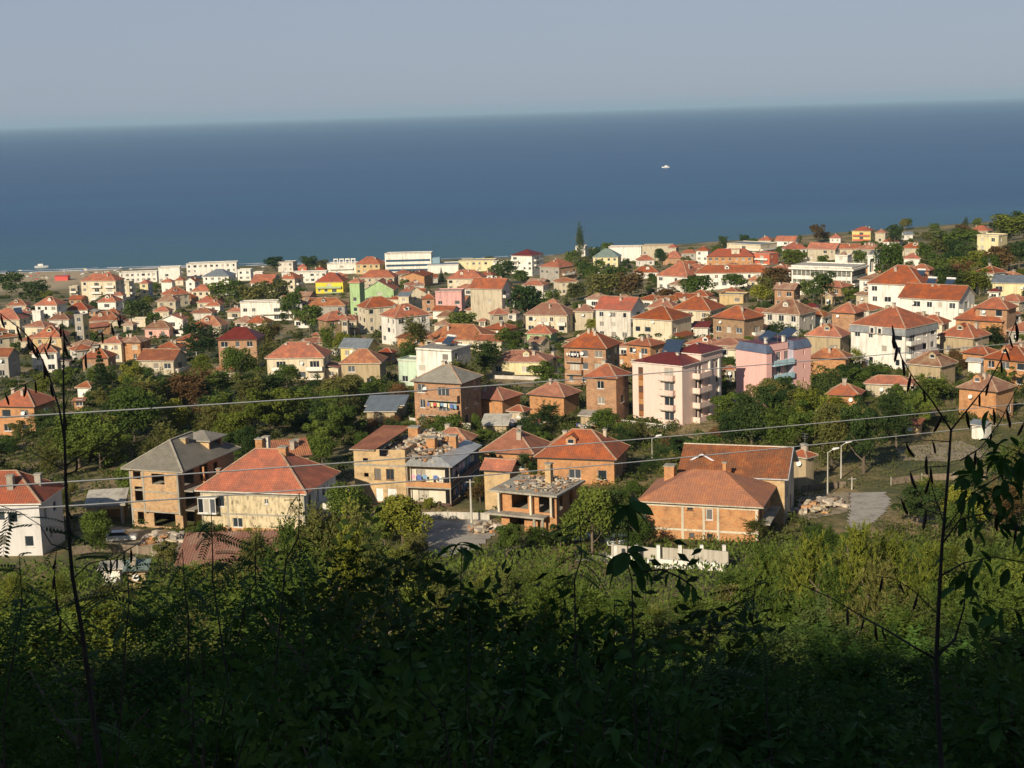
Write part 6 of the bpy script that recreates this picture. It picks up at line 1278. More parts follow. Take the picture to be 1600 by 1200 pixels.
def spruce_mesh(n, leaf, seed):
    rs = np.random.RandomState(seed); z = rs.rand(n) ** 1.3; lay = np.round(z * 13) / 13; r = (1 - lay) * .5 * rs.uniform(.25, 1.0, n) ** .6; a = rs.uniform(0, 6.28, n); a = np.round(a / .42) * .42 + rs.normal(size=n) * .1 + lay * 9
    P = np.stack([r * np.cos(a), r * np.sin(a), lay * .96 + .02 - r * .16 + rs.normal(size=n) * .008], 1); up = np.stack([np.cos(a), np.sin(a), -.35 * np.ones(n)], 1); Nn = np.stack([-.2 * np.cos(a), -.2 * np.sin(a), np.ones(n)], 1) + rs.normal(size=(n, 3)) * .5
    return cards('crown', P, Nn, leaf, leaf * .3, rs.rand(n), [FM['dark green']], up, .05)
def pine_mesh(nt, nl, seed):
    """open pine: whorled boughs ending in upright needle tufts"""
    rs = np.random.RandomState(seed); P, U, N_, T = [], [], [], []
    for w in range(13):
        zz = .1 + .88 * w / 13; R_ = .44 * (1 - (w / 13) ** 1.4) + .05
        for b in range(7):
            a = b * .9 + w * 1.1 + rs.uniform(-.3, .3)
            for s in np.linspace(.25, 1, 6 if w < 10 else 3):
                for _ in range(nt):
                    c = np.array([R_ * s * math.cos(a), R_ * s * math.sin(a), zz + .05 * s * s - .02]) + rs.normal(size=3) * np.array([.022, .022, .015]); t = rs.rand()
                    for k in range(nl):
                        dr = np.array([math.cos(a) * .3, math.sin(a) * .3, .9]) + rs.normal(size=3) * .55; P.append(c + dr * .012); U.append(dr); N_.append(rs.normal(size=3)); T.append(t)
    P = np.array(P); return cards('crown', P, np.array(N_), .055, .008, np.array(T), [FM['olive']], np.array(U))
PROTO = {}
for i in range(5): PROTO['far', i] = crown_mesh(1500, .085, 20 + i)
for i in range(6): PROTO['mid', i] = crown_mesh(4600, .052, 40 + i, 'round' if i % 3 else 'loose') if i % 2 else spray_mesh(330, 14, .056, 40 + i, 2.0)
for i in range(6): PROTO['near', i] = spray_mesh(620 + 60 * i, 17, (.040, .034, .046)[i % 3], 60 + i, (2.4, 3.2, 2.0)[i % 3], (1, 1.15, .95)[i % 3])
for i in range(3): PROTO['willow', i] = spray_mesh(760, 18, .046, 70 + i, 3.4, 1.1)
for i in range(4): PROTO['bigleaf', i] = spray_mesh(150 + 20 * i, 11, .056, 100 + i, 2.3, 1.15)
for i in range(3): PROTO['feather', i] = spray_mesh(230 + 30 * i, 17, .030, 110 + i, 2.9, 1.2)
for i in range(2): PROTO['tall', i] = crown_mesh(2600, .05, 80 + i, 'tall')
PROTO['spruce', 0] = spruce_mesh(5200, .085, 5); PROTO['spruce', 1] = spruce_mesh(5200, .085, 6)
for i in range(2): PROTO['pine', i] = pine_mesh(2, 11, 90 + i)
def trunk_mesh(seed, limbs=6, name='trunk'):
    r_ = random.Random(seed); m = MB(); m.tube([(0, 0, -.12), (.01, .0, .2), (.0, .015, .5), (.01, 0, .82)], [.030, .024, .016, .005], 7)
    for k in range(limbs):
        a = k * 2.4 + r_.uniform(-.4, .4); z = .2 + .5 * k / limbs; L = r_.uniform(.2, .34); m.tube([(0, 0, z), (L * .5 * math.cos(a), L * .5 * math.sin(a), z + .1), (L * math.cos(a), L * math.sin(a), z + .26)], [.012, .008, .003], 5)
    return m.mesh(name, [BARK])
TR = [trunk_mesh(i) for i in range(4)]
NT = 0
def plant(x, y, h, w, kind, tone, name, label, group=None, seed=None, z=None):
    """a tree or bush standing at x,y: crown over a trunk"""
    global NT
    NT += 1; r_ = random.Random(NT * 13 + 5); gz = g(x, y) if z is None else z
    o = empty(name, (x, y, gz), r_.uniform(0, 6.28)); tag(o, label, 'bush' if 'bush' in name or 'shrub' in name else 'tree', group)
    ks = [k for k in PROTO if k[0] == kind]; me = PROTO[ks[r_.randrange(len(ks))]]
    low = .0 if h < 3.2 or kind in ('spruce',) else (.12 if kind != 'pine' else .02)
    c = link('crown', me, o, (0, 0, h * low)); c.scale = (w * 1.12, w * 1.12, h * (1 - low)); c['kind'] = 'stuff'
    c.material_slots[0].link = 'OBJECT'; c.material_slots[0].material = FM[tone]
    t = link('trunk', TR[NT % 4], o); t.scale = (h * .8, h * .8, h * (.95 if kind in ('spruce', 'pine', 'tall') else .8))
    return o
# ------------------------------------------------------------------ where the greenery stands
USED = {}; TREES = []
def free_of_houses(x, y, r):
    for b in BUILT:
        if (b[5].x - x) ** 2 + (b[5].y - y) ** 2 < (b[6] * .86 + r * .42) ** 2: return False
    return True
def hides(px0, px1, ytop, ybot, dist):
    for b in BUILT:
        if b[7] < dist - 3: continue
        x0, x1, yt, yv = b[1] + 1, b[2] - 1, b[3], b[4]; yb = yt + (yv - yt) * .66
        ox = min(px1, x1) - max(px0, x0); oy = min(ybot, yb) - max(ytop, yt)
        if ox > 0 and oy > 0 and ox * oy > .10 * (x1 - x0) * (yb - yt): return True
    return False
def rel_label(desc, px, py, dist, p):
    """say where it stands by the building next to it"""
    best = sorted([b for b in BUILT if b[0][0] != '~'], key=lambda b: (b[5].x - p.x) ** 2 + ((b[5].y - p.y) * .7) ** 2 + 300 * max(0, len(b[0].split()) - 7))[:4]
    opts = []
    for b in best:
        bx = (b[1] + b[2]) / 2; sh = ' '.join(b[0].split()[:9]); sh = sh.rstrip(';')
        if px < b[1] - 2: rel = 'left of the '
        elif px > b[2] + 2: rel = 'right of the '
        elif dist < b[7]: rel = 'in front of the '
        else: rel = 'behind the '
        opts.append(rel + sh)
    for o in opts:
        l = desc + ' ' + o
        if l not in USED: USED[l] = 1; return ' '.join(l.split()[:16]), None
    l = desc + ' ' + opts[0]; USED[l] += 1
    return ' '.join(l.split()[:16]), 'alike ' + l
def size_word(h): return 'small' if h < 4.2 else 'tall' if h > 7.5 else 'medium'
def put(px, py, p, h, w, kind, tone, what='bushy', name=None):
    d = math.hypot(p.x, p.y); nm = name or ('broadleaf_tree' if h > 3.2 else 'garden_bush')
    noun = 'tree' if 'bush' not in nm and 'shrub' not in nm else 'bush'
    noun = {'spruce_tree': 'spruce', 'pine_tree': 'pine', 'cypress_tree': 'cypress'}.get(nm, noun)
    l, gr = rel_label('%s %s %s' % (size_word(h) if noun == 'tree' else what, tone, noun), px, py, d, p)
    TREES.append((p.x, p.y, w / 2)); return plant(p.x, p.y, h, w, kind, tone, nm, l, gr)
# single trees one can name in the photo
def T_(px, yt, yb, wpx, tone='mid green', kind=None, name=None):
    p = ground_at(px, yb)
    if p is None: return
    d = math.hypot(p.x, p.y); h = (yb - yt) * d / FPX; w = wpx * d / FPX
    return put(px, yt, p, h, w, kind or ('far' if d > 480 else 'mid'), tone, name=name)
T_(907, 346, 412, 15, 'dark green', 'tall', 'cypress_tree')
for a in ((430, 397, 424, 38, 'dark green'), (484, 399, 424, 30, 'dark green'), (505, 405, 424, 22, 'olive'), (930, 384, 410, 26, 'dark green'), (1277, 348, 380, 26, 'reddish-brown'), (1130, 367, 388, 18, 'dark green'), (1164, 365, 384, 20, 'dark green'),
          (1398, 350, 386, 26, 'dark green'), (1387, 378, 448, 44, 'mid green'), (1238, 384, 424, 44, 'yellow-green'), (1342, 390, 420, 24, 'mid green'), (1284, 420, 476, 46, 'dark green'), (1330, 448, 474, 30, 'mid green'),
          (1216, 416, 462, 60, 'reddish-brown'), (1190, 442, 482, 34, 'yellow-green'), (1195, 430, 470, 30, 'olive'), (1150, 426, 456, 44, 'mid green'), (1090, 422, 470, 56, 'mid green'), (1040, 446, 476, 36, 'reddish-brown'), (986, 420, 468, 52, 'reddish-brown'),
          (940, 424, 474, 56, 'olive'), (960, 412, 450, 44, 'mid green'), (918, 404, 440, 50, 'mid green'), (900, 440, 470, 36, 'olive'), (1034, 386, 420, 22, 'dark green'), (1072, 398, 420, 20, 'olive'), (785, 404, 444, 48, 'dark green'), (815, 420, 450, 30, 'mid green'),
          (820, 432, 512, 62, 'dark green'), (862, 450, 482, 34, 'mid green'), (720, 485, 522, 48, 'mid green'), (690, 418, 440, 12, 'dark green', 'spruce', 'spruce_tree'), (758, 526, 588, 52, 'dark green'), (802, 508, 560, 50, 'mid green'),
          (650, 490, 556, 44, 'olive'), (855, 560, 618, 56, 'mid green'), (1005, 520, 566, 60, 'dark green'), (1325, 566, 606, 50, 'dark green'), (857, 625, 672, 42, 'dark green'), (160, 544, 622, 38, 'dark green', 'spruce', 'spruce_tree'),
          (374, 536, 598, 60, 'mid green'), (408, 500, 560, 50, 'olive'), (540, 515, 560, 44, 'yellow-green'), (516, 502, 560, 30, 'mid green'), (360, 436, 480, 60, 'mid green'), (400, 440, 480, 60, 'olive'), (432, 432, 482, 50, 'olive'), (455, 452, 500, 40, 'mid green'),
          (484, 474, 524, 44, 'mid green'), (214, 462, 508, 50, 'dark green'), (240, 486, 510, 26, 'mid green'), (318, 500, 560, 64, 'dark green'), (700, 640, 700, 60, 'mid green'), (672, 648, 690, 50, 'olive'), (745, 640, 690, 20, 'mid green'),
          (1175, 610, 700, 70, 'dark green'), (1225, 628, 720, 60, 'mid green'), (1270, 592, 700, 60, 'yellow-green'), (1300, 625, 735, 70, 'olive'), (1350, 620, 740, 70, 'dark green', 'mid'), (1400, 612, 700, 60, 'dark green'), (1140, 640, 700, 50, 'dark green'), (1440, 610, 672, 50, 'mid green'),
          (1060, 676, 728, 50, 'dark green'), (1035, 690, 735, 46, 'dark green'), (945, 632, 682, 56, 'mid green'), (975, 655, 690, 40, 'mid green'), (1492, 356, 404, 70, 'mid green'), (1470, 372, 410, 40, 'olive'), (1580, 335, 376, 60, 'yellow-green'), (1600, 330, 372, 40, 'dark green'),
          (1592, 372, 420, 50, 'dark green'), (1560, 378, 430, 50, 'reddish-brown'), (1500, 398, 440, 56, 'yellow-green'), (1530, 418, 462, 50, 'yellow-green'), (1480, 400, 440, 50, 'olive'), (1445, 380, 420, 30, 'mid green'), (1508, 340, 366, 12, 'dark green', 'tall'), (1500, 470, 505, 46, 'dark green'),
          (1230, 484, 520, 24, 'mid green'), (18, 424, 462, 44, 'mid green'), (55, 436, 474, 50, 'dark green'), (75, 690, 750, 40, 'olive'), (1420, 700, 716, 14, 'olive')):
    T_(*a)
# woods and gardens between the houses
OPEN = [[(1250, 765), (1325, 705), (1480, 668), (1600, 655), (1600, 730), (1500, 750), (1410, 800), (1350, 850), (1290, 850), (1245, 815)], [(620, 800), (780, 808), (800, 880), (640, 880)], [(1055, 650), (1140, 630), (1152, 660), (1080, 705), (1050, 700)],
        [(765, 585), (880, 585), (870, 608), (770, 606)], [(140, 815), (290, 835), (290, 870), (140, 850)], [(940, 852), (1180, 856), (1140, 900), (900, 890)], [(1180, 575), (1150, 600), (1125, 660), (1160, 665)], [(0, 425), (125, 428), (130, 458), (0, 452)]]
WOOD = [[(100, 640), (180, 590), (240, 585), (330, 590), (420, 596), (520, 600), (570, 625), (640, 668), (640, 700), (560, 706), (500, 680), (400, 692), (300, 660), (240, 655), (190, 735), (110, 740), (60, 700), (0, 710), (0, 676), (90, 676)],
        [(1110, 700), (1140, 640), (1280, 600), (1400, 600), (1500, 615), (1480, 650), (1400, 700), (1300, 745), (1240, 700)], [(1380, 345), (1600, 330), (1600, 430), (1540, 440), (1480, 470), (1400, 410)], [(880, 400), (1000, 400), (1040, 450), (1010, 475), (890, 470)]]
def in_any(px, py, L): return any(inside(px, py, P) for P in L)
rt = random.Random(77); cnt_t = cnt_b = 0; NTREE, NBUSH = 298, 292
sky_x = [0, 120, 400, 600, 900, 1100, 1300, 1450, 1600]; sky_y = [462, 455, 428, 428, 402, 386, 362, 350, 336]
def spaced(p, w, f=.8):
    for (x, y, r) in TREES:
        if (x - p.x) ** 2 + (y - p.y) ** 2 < ((r + w / 2) * f) ** 2: return False
    return True
# further small houses seen between the named ones
rh = random.Random(15); nf = 0
NEAR_ROOF = {'T': 'red-roofed', 'P': 'faded-red-roofed', 'N': 'brown-roofed', 'O': 'orange-roofed'}
for it in range(12000):
    if nf >= 118: break
    px = rh.uniform(-10, 1610); py = rh.uniform(425, 575)
    if py < np.interp(px, [0, 400, 900, 1300, 1600], [478, 446, 432, 400, 445]) or in_any(px, py, WOOD + OPEN): continue
    p = ground_at(px, py)
    if p is None: continue
    d = math.hypot(p.x, p.y); n = rh.choice((1, 1, 2)); w = rh.uniform(7, 10.5); hh = n * 2.9 + 2.4; wp = w * .62 * FPX / d
    if not free_of_houses(p.x, p.y, 3) or not spaced(p, w * .8, .8) or hides(px - wp, px + wp, py - hh * FPX / d, py, d): continue
    rc, wc = rh.choice(('T', 'T', 'T', 'P', 'N', 'O')), rh.choice(('white', 'cream', 'beige', 'offwhite', 'brick', 'white', 'brickO'))
    yb = py - (n * 2.9 - .6) * FPX / d
    lab, gr = rel_label('small %s %s house' % (NEAR_ROOF[rc], {'offwhite': 'off-white', 'brickO': 'orange brick'}.get(wc, wc)), px, py, d, p)
    house('~filler', px - wp, px + wp, yb - 2.3 * FPX / d, yb, n, rh.choice((20, 28, 35, -20)), rh.uniform(.75, .95), 'hip' if rh.random() < .75 else 'gable', rc, wc, py, rh.choice((0, 1, 2)), [('f', n - 1, .1, .9)] if rh.random() < .35 else [])
    bpy.context.view_layer.update() if False else None
    LASTROOT[0]['label'] = lab
    if gr: LASTROOT[0]['group'] = gr
    nf += 1
for it in range(9000):
    if cnt_t >= NTREE and cnt_b >= NBUSH: break
    wood = it < 2400; px = rt.uniform(-20, 1620); py = rt.uniform(350, 862)
    if py < np.interp(px, sky_x, sky_y): continue
    if wood:
        if not in_any(px, py, WOOD): continue
    elif rt.random() < .35 and py > 640: continue
    if in_any(px, py, OPEN): continue
    p = ground_at(px, py)
    if p is None: continue
    d = math.hypot(p.x, p.y); h = rt.uniform(7, 11) if wood else rt.uniform(4.5, 9)
    for q in (1, .7, .45, .28):
        hh = h * q; w = hh * rt.uniform(.85, 1.15) if hh > 3.2 else hh * rt.uniform(1.0, 1.7)
        tree = hh > 3.2
        if (tree and cnt_t >= (NTREE if not wood else 125)) or (not tree and cnt_b >= NBUSH): continue
        if not free_of_houses(p.x, p.y, w) or not spaced(p, w, .5 if wood else .7): continue
        wp = w * FPX / d / 2
        if hides(px - wp, px + wp, py - hh * FPX / d, py, d): continue
        tone = rt.choices(['mid green', 'dark green', 'olive', 'yellow-green', 'reddish-brown'], [5, 3.6, 2.0, 1.2, .7])[0]
        put(px, py, p, hh, w, 'far' if d > 480 else 'mid', tone, rt.choice(('low', 'rounded', 'straggly')))
        if tree: cnt_t += 1
        else: cnt_b += 1
        break
# the slope below the camera: the nearer, the lower in the frame and the deeper in shade
PX = [-40, 0, 60, 130, 200, 270, 330, 400, 440, 480, 530, 580, 620, 660, 720, 780, 840, 900, 940, 990, 1050, 1110, 1160, 1200, 1260, 1300, 1360, 1420, 1480, 1540, 1600, 1660]
PY = [880, 885, 880, 905, 898, 888, 856, 828, 792, 770, 772, 812, 858, 856, 848, 846, 846, 860, 872, 900, 912, 905, 878, 838, 812, 800, 806, 822, 826, 812, 800, 790]
rf_ = random.Random(31)
FRONT = [('edge white house', 30), ('carport', 165), ('unfinished house', 250), ('stone house', 400), ('half-ruined house', 620), ('narrow brick house', 775), ('brick shell house', 850), ('tall dark shoot', 960), ('retaining wall', 1040), ('concrete-framed house', 1120), ('brick barn', 1230), ('dead-end road', 1350), ('meadow shed', 1500), ('right picture edge', 1620)]
def slope_row(d, off, step, kind, tones, wr, name='slope_shrub', px0=-60, px1=1660, jit=22):
    px = px0 + rf_.uniform(0, step)
    while px < px1:
        d_ = d * rf_.uniform(.92, 1.08); yt = float(np.interp(px, PX, PY)) + off + rf_.uniform(-jit * .3, jit)
        q = at(px, yt, d_); gz = g(q.x, q.y); h = q.z - gz; w = rf_.uniform(*wr)
        if h > 1.0:
            w = min(w, h * 1.5)
            tone = rf_.choice(tones)
            nm = 'pine_tree' if kind == 'pine' else ('slope_tree' if h > 4.5 else name)
            zone = 'sunlit' if d > 58 else 'shaded'
            what = ('%s %s' % (zone, 'thin-leaved' if kind == 'willow' else 'dense'))
            noun = {'pine_tree': 'pine', 'slope_tree': 'tree'}.get(nm, 'shrub')
            nm_, cx_ = min(FRONT, key=lambda b: abs(b[1] - px)); row = 'topmost' if d > 150 else 'upper' if d > 105 else 'middle' if d > 66 else 'lower' if d > 40 else 'bottom'
            rel = 'straight below' if abs(px - cx_) < 22 else ('below and left of' if px < cx_ else 'below and right of')
            tn = tone if tone != 'shade' else 'deep green'; sz = ('tall ' if h > 7 else 'low ' if h < 3 else '') + ('broad ' if w > h * 1.15 else 'slim ' if w < h * .6 else '')
            l = '%s %s%s %s on the %s slope %s the %s' % (zone, sz, tn, noun, row, rel, nm_); l = ' '.join(l.split()[:16]); gr = None
            if l in USED: gr = 'alike ' + l
            USED[l] = 1
            plant(q.x, q.y, h, w, kind, tone, nm, l, gr)
        px += step * rf_.uniform(.75, 1.25)
G3 = ['mid green', 'olive', 'yellow-green', 'mid green', 'mid green']
slope_row(165, 0, 62, 'near', ['olive', 'mid green', 'yellow-green'], (4, 6), px0=-60, px1=660); slope_row(162, 8, 60, 'near', ['mid green', 'mid green', 'yellow-green'], (3, 5), px0=1130, px1=1660)
slope_row(135, 12, 66, 'near', G3, (4, 6.5)); slope_row(112, 40, 74, 'near', G3, (4.5, 7)); slope_row(92, 66, 84, 'near', G3, (4, 6.5))
slope_row(74, 96, 100, 'near', ['mid green', 'olive'], (4, 6)); slope_row(58, 128, 120, 'near', ['mid green', 'dark green'], (3.5, 5))
slope_row(44, 168, 130, 'near', ['dark green', 'shade'], (3, 4)); slope_row(33, 205, 150, 'near', ['shade', 'dark green'], (2.5, 3.4)); slope_row(25, 240, 170, 'near', ['shade'], (2.0, 3)); slope_row(18, 290, 200, 'near', ['shade'], (1.6, 2.4), jit=40)
NX = [-60, 0, 100, 250, 400, 470, 540, 600, 680, 760, 850, 950, 1020, 1075, 1115, 1200, 1300, 1400, 1500, 1560, 1660]
NY = [868, 872, 858, 846, 822, 822, 830, 840, 800, 806, 822, 846, 846, 872, 950, 965, 975, 985, 935, 875, 815]
PXs, PYs = PX, PY; PX, PY = NX, NY
slope_row(15, 0, 150, 'bigleaf', ['shade', 'dark green'], (2.0, 2.9), px0=440, px1=1110, jit=50); slope_row(19, -6, 150, 'feather', ['shade', 'dark green'], (2.6, 3.6), px0=-60, px1=520, jit=50)
slope_row(11.5, 75, 170, 'bigleaf', ['shade'], (1.5, 2.2), px0=420, px1=1660, jit=60); slope_row(13, 70, 170, 'feather', ['shade'], (1.8, 2.6), px0=-60, px1=1660, jit=60); slope_row(17, 0, 190, 'feather', ['dark green'], (2.2, 3), px0=1130, px1=1660, jit=60)
slope_row(8.5, 170, 240, 'bigleaf', ['shade'], (1.1, 1.6), px0=-60, px1=1660, jit=60)
PX, PY = PXs, PYs
slope_row(98, 6, 66, 'pine', ['mid green', 'yellow-green'], (5, 6.5), px0=1165, px1=1500, jit=26); slope_row(84, 60, 80, 'pine', ['mid green', 'olive'], (4.5, 6), px0=1180, px1=1560, jit=30)
slope_row(60, -10, 60, 'willow', ['yellow-green', 'mid green'], (2.0, 3.0), px0=430, px1=580, jit=60); slope_row(72, 20, 70, 'willow', ['mid green', 'olive'], (3, 4), px0=560, px1=980)
for a in ((925, 742, 868, 90, 'mid green'), (965, 758, 862, 60, 'dark green'), (1000, 800, 866, 40, 'mid green'), (770, 700, 745, 20, 'dark green'), (602, 792, 856, 58, 'mid green'), (652, 828, 872, 44, 'olive'), (792, 812, 872, 50, 'mid green'), (150, 818, 872, 44, 'mid green'), (330, 808, 868, 48, 'mid green'), (262, 838, 890, 44, 'olive'), (1180, 800, 846, 40, 'olive')): T_(*a)
# wood on the hill behind and beside the camera: it keeps the slope in shade
rb_ = random.Random(4)
for i in range(72):
    y = -rb_.uniform(10, 46); x = rb_.uniform(-105, 45); h = rb_.uniform(10, 13)
    plant(x, y, h, rb_.uniform(7, 9.5), 'mid', 'dark green', 'hillside_tree', 'tall oak on the wooded hillside behind the viewpoint', 'trees on the hillside behind the viewpoint')
def scrub():
    rs = np.random.RandomState(8); P = []; C_ = []; S_ = []
    for _ in range(15000):
        px = rs.uniform(-30, 1630); py = rs.uniform(365, 860)
        if py < np.interp(px, sky_x, sky_y) or in_any(px, py, OPEN): continue
        p = ground_at(px, py)
        if p is None or p.z < 2.8: continue
        if any((b[5].x - p.x) ** 2 + (b[5].y - p.y) ** 2 < (b[6] * .8) ** 2 for b in BUILT): continue
        d = math.hypot(p.x, p.y)
        if py > 700 and rs.rand() < .55: continue
        r = rs.uniform(.8, 1.9); h = rs.uniform(.7, 1.9); wp = r * FPX / d
        if hides(px - wp, px + wp, py - h * FPX / d, py, d): h *= .4
        n = int(34 + 18 * r); q = rs.normal(size=(n, 3)); q /= np.linalg.norm(q, axis=1, keepdims=True); q[:, 2] = abs(q[:, 2]); t = rs.rand()
        P.append(q * np.array([r, r, h]) * rs.uniform(.6, 1.05, (n, 1)) + np.array([p.x, p.y, p.z])); C_.append(t * .6 + rs.rand(n) * .4); S_.append(np.full(n, .22 + d * .0009))
        if len(P) > 5200: break
    P = np.concatenate(P); S_ = np.concatenate(S_); me = cards('garden_shrubbery', P, rs.normal(size=(len(P), 3)) + np.array([0, 0, .6]), S_, S_ * .6, np.concatenate(C_), [foliage_mat('foliage', (.045, .070, .014), (.15, .165, .038))])
    tag(link('garden_shrubbery', me), 'low scrub, vines and hedges filling the gardens between the houses', kind='stuff')
scrub()
# undergrowth and meadow
def scatter(name, n, xr, yr, hgt, sz, tone, label, tri=1.0, seed=1, cond=None):
    rs = np.random.RandomState(seed); P = []
    y = rs.uniform(0, 1, n * 3) ** .75 * (yr[1] - yr[0]) + yr[0]; x = rs.uniform(-1, 1, n * 3) * (y * .40 + 4)
    for a, b in zip(x, y):
        if cond and not cond(a, b): continue
        P.append((a, b, g(a, b)))
        if len(P) >= n: break
    P = np.array(P); N = len(P); d = np.hypot(P[:, 0], P[:, 1]); s = sz * np.clip(d / 60, .35, 3); P[:, 2] += rs.rand(N) * hgt * np.clip(d / 60, .5, 1.6)
    clump = (np.sin(P[:, 0] * .35) * np.sin(P[:, 1] * .31 + 1) + 1) / 2
    me = cards(name, P, rs.normal(size=(N, 3)) + np.array([0, -.5, .6]), s, s * .4, clump * .6 + rs.rand(N) * .4, [FM[tone]], np.tile([0, 0, 1.0], (N, 1)) + rs.normal(size=(N, 3)) * .5)
    return tag(link(name, me), label, kind='stuff')
def nohouse(x, y):
    for b in BUILT:
        if b[7] < 340 and (b[5].x - x) ** 2 + (b[5].y - y) ** 2 < (b[6] * .75) ** 2: return False
    return True
scatter('undergrowth', 90000, None, (5, 185), .8, .22, 'mid green', 'tangled undergrowth covering the near slope', seed=2)
scatter('weeds', 40000, None, (170, 330), .35, .13, 'olive', 'weeds and dry grass between the front houses', seed=3, cond=lambda x, y: (x * .05 + math.sin(x * .11) + math.sin(y * .09 + x * .05) > -.4) and nohouse(x, y) and not (abs(project((x, y, g(x, y)))[0] - 1350) < 50 and 765 < project((x, y, g(x, y)))[1] < 870) and not (620 < project((x, y, g(x, y)))[0] < 800 and 805 < project((x, y, g(x, y)))[1] < 890))
# ------------------------------------------------------------------ cables
def cable(pts, d0, d1, label, r_):
    """cable hanging through the given pixels, its distance growing from left to right"""
    P = []
    x0, x1 = pts[0][0], pts[-1][0]
    xs = [-700] + list(np.linspace(x0, x1, 60)) + [2500]; px_, py_ = zip(*pts)
    co = np.polyfit(px_, py_, 2)
    for x in xs:
        t = (x - x0) / (x1 - x0); inv = 1 / d0 + (1 / d1 - 1 / d0) * t; inv = max(inv, 1 / 240.0); P.append(at(x, float(np.polyval(co, x)), 1 / inv))
    o = MB().tube(P, r_, 6).build('cable', CABLE); tag(o, label, 'cable'); return P
CABLE = plain((.62, .60, .56), .45, 0, 'cable_sheath')
W1 = cable([(0, 652), (320, 633), (613, 613.5), (920, 592), (1127, 575), (1336, 556), (1600, 536)], 62, 150, 'uppermost overhead cable crossing in front of the wooded gully and pink hotels', .036)
W2 = cable([(0, 759.5), (305, 740), (554, 722), (745, 707), (960, 689), (1300, 660), (1600, 630)], 58, 130, 'middle overhead cable passing over the grey unfinished roof and the old tiled roofs', .032)
W3 = cable([(0, 797), (320, 776.5), (558, 759), (745, 743.5), (960, 724.5), (1300, 692), (1600, 660)], 58, 130, 'lowest overhead cable crossing the half-ruined house and the barn roof', .032)
for P_, k in ((0, 'left'), (-1, 'right')):
    b = W2[P_]; gz = g(b.x, b.y); o = empty('utility_pole', (b.x, b.y, gz)); tag(o, 'tall concrete pole carrying the three overhead cables beyond the %s edge' % k, 'utility pole'); MB().tube([(0, 0, -1), (0, 0, W1[P_].z - gz + .6)], [.2, .12], 10).build('post', CONC, o)
# ------------------------------------------------------------------ saplings close to the camera
def blade(name, L=1.0, W=.42, seg=5, droop=.35, mat=None):
    m = MB(); prev = None
    for i in range(seg + 1):
        t = i / seg; w = W * math.sin(math.pi * min(1, t * .93 + .05)) ** .8 * .5 * (1 if t < .96 else .1); z = -droop * t * t; c = (t * L, 0, z); a = (t * L, w, z + w * .35); b = (t * L, -w, z + w * .35)
        if prev: m.poly([prev[0], c, a, prev[1]]); m.poly([prev[2], b, c, prev[0]])
        prev = (c, a, b)
    return m.mesh(name, [mat])
def shade_leaf(c, t=.3):
    m, n, l, b = newmat('leaf'); oi = node(n, 'ShaderNodeObjectInfo'); r = ramp(n, [(0, sc(c, .7)), (1, sc(c, 1.4))]); l.new(oi.outputs['Random'], r.inputs[0]); l.new(r.outputs[0], b.inputs['Base Color']); b.inputs['Roughness'].default_value = .6; b.inputs['Specular IOR Level'].default_value = .2
    tr = node(n, 'ShaderNodeBsdfTranslucent'); l.new(r.outputs[0], tr.inputs[0]); mx = node(n, 'ShaderNodeMixShader'); mx.inputs[0].default_value = t; l.new(b.outputs[0], mx.inputs[1]); l.new(tr.outputs[0], mx.inputs[2]); l.new(mx.outputs[0], n['Material Output'].inputs[0]); return m
LM = shade_leaf((.055, .125, .026)); LM2 = shade_leaf((.07, .125, .038))
BL = [blade('leaf', 1, .44, 5, .35, LM), blade('leaf', 1, .38, 5, .7, LM), blade('leaf', 1, .5, 5, .12, LM)]
def pinnate(pairs, L, ll, lw, droop, mat, name='compound_leaf'):
    m = MB(); pts = [(t * L, 0, -droop * t * t) for t in np.linspace(0, 1, 7)]; m.tube(pts, [.004 * L] * 7, 4)
    for i in range(pairs):
        t = .15 + .85 * i / (pairs - 1); c = Vector((t * L, 0, -droop * t * t))
        for s in (-1, 1):
            d = Vector((.45, s * .9, -.25)).normalized(); w = Vector((.9, -s * .45, .1)).normalized() * lw / 2; a = c + d * ll * .5; m.poly([c, a - w, c + d * ll, a + w])
    return m.mesh(name, [mat])
PIN = [pinnate(12, 1, .19, .065, .25, LM2), pinnate(11, 1, .2, .07, .5, LM2), pinnate(8, 1, .3, .13, .35, LM)]
POD = []
for k in range(3):
    m = MB(); m.tube([(0, 0, 0), (.03 * (k - 1), .02, -.25), (.09 * (k - 1) + .02, .03, -.55), (.2 * (k - 1) + .05, .02, -.85), (.26 * (k - 1) + .06, .02, -1)], [.02, .075, .09, .075, .015], 5); POD.append(m.mesh('seed_pod', [plain((.040, .014, .010), .6, name='pod')]))
def orient(o, pos, d, size, roll=0.0, up=None):
    d = Vector(d).normalized(); u = Vector(up or (0, 0, 1)); y = u.cross(d)
    if y.length < .05: y = Vector((1, 0, 0)).cross(d)
    y.normalize(); z = d.cross(y); R_ = Matrix((d, y, z)).transposed(); R_ = R_ @ Matrix.Rotation(roll, 3, 'X'); o.matrix_world = Matrix.Translation(pos) @ R_.to_4x4() @ Matrix.Diagonal((size, size, size, 1))
rn = random.Random(101)
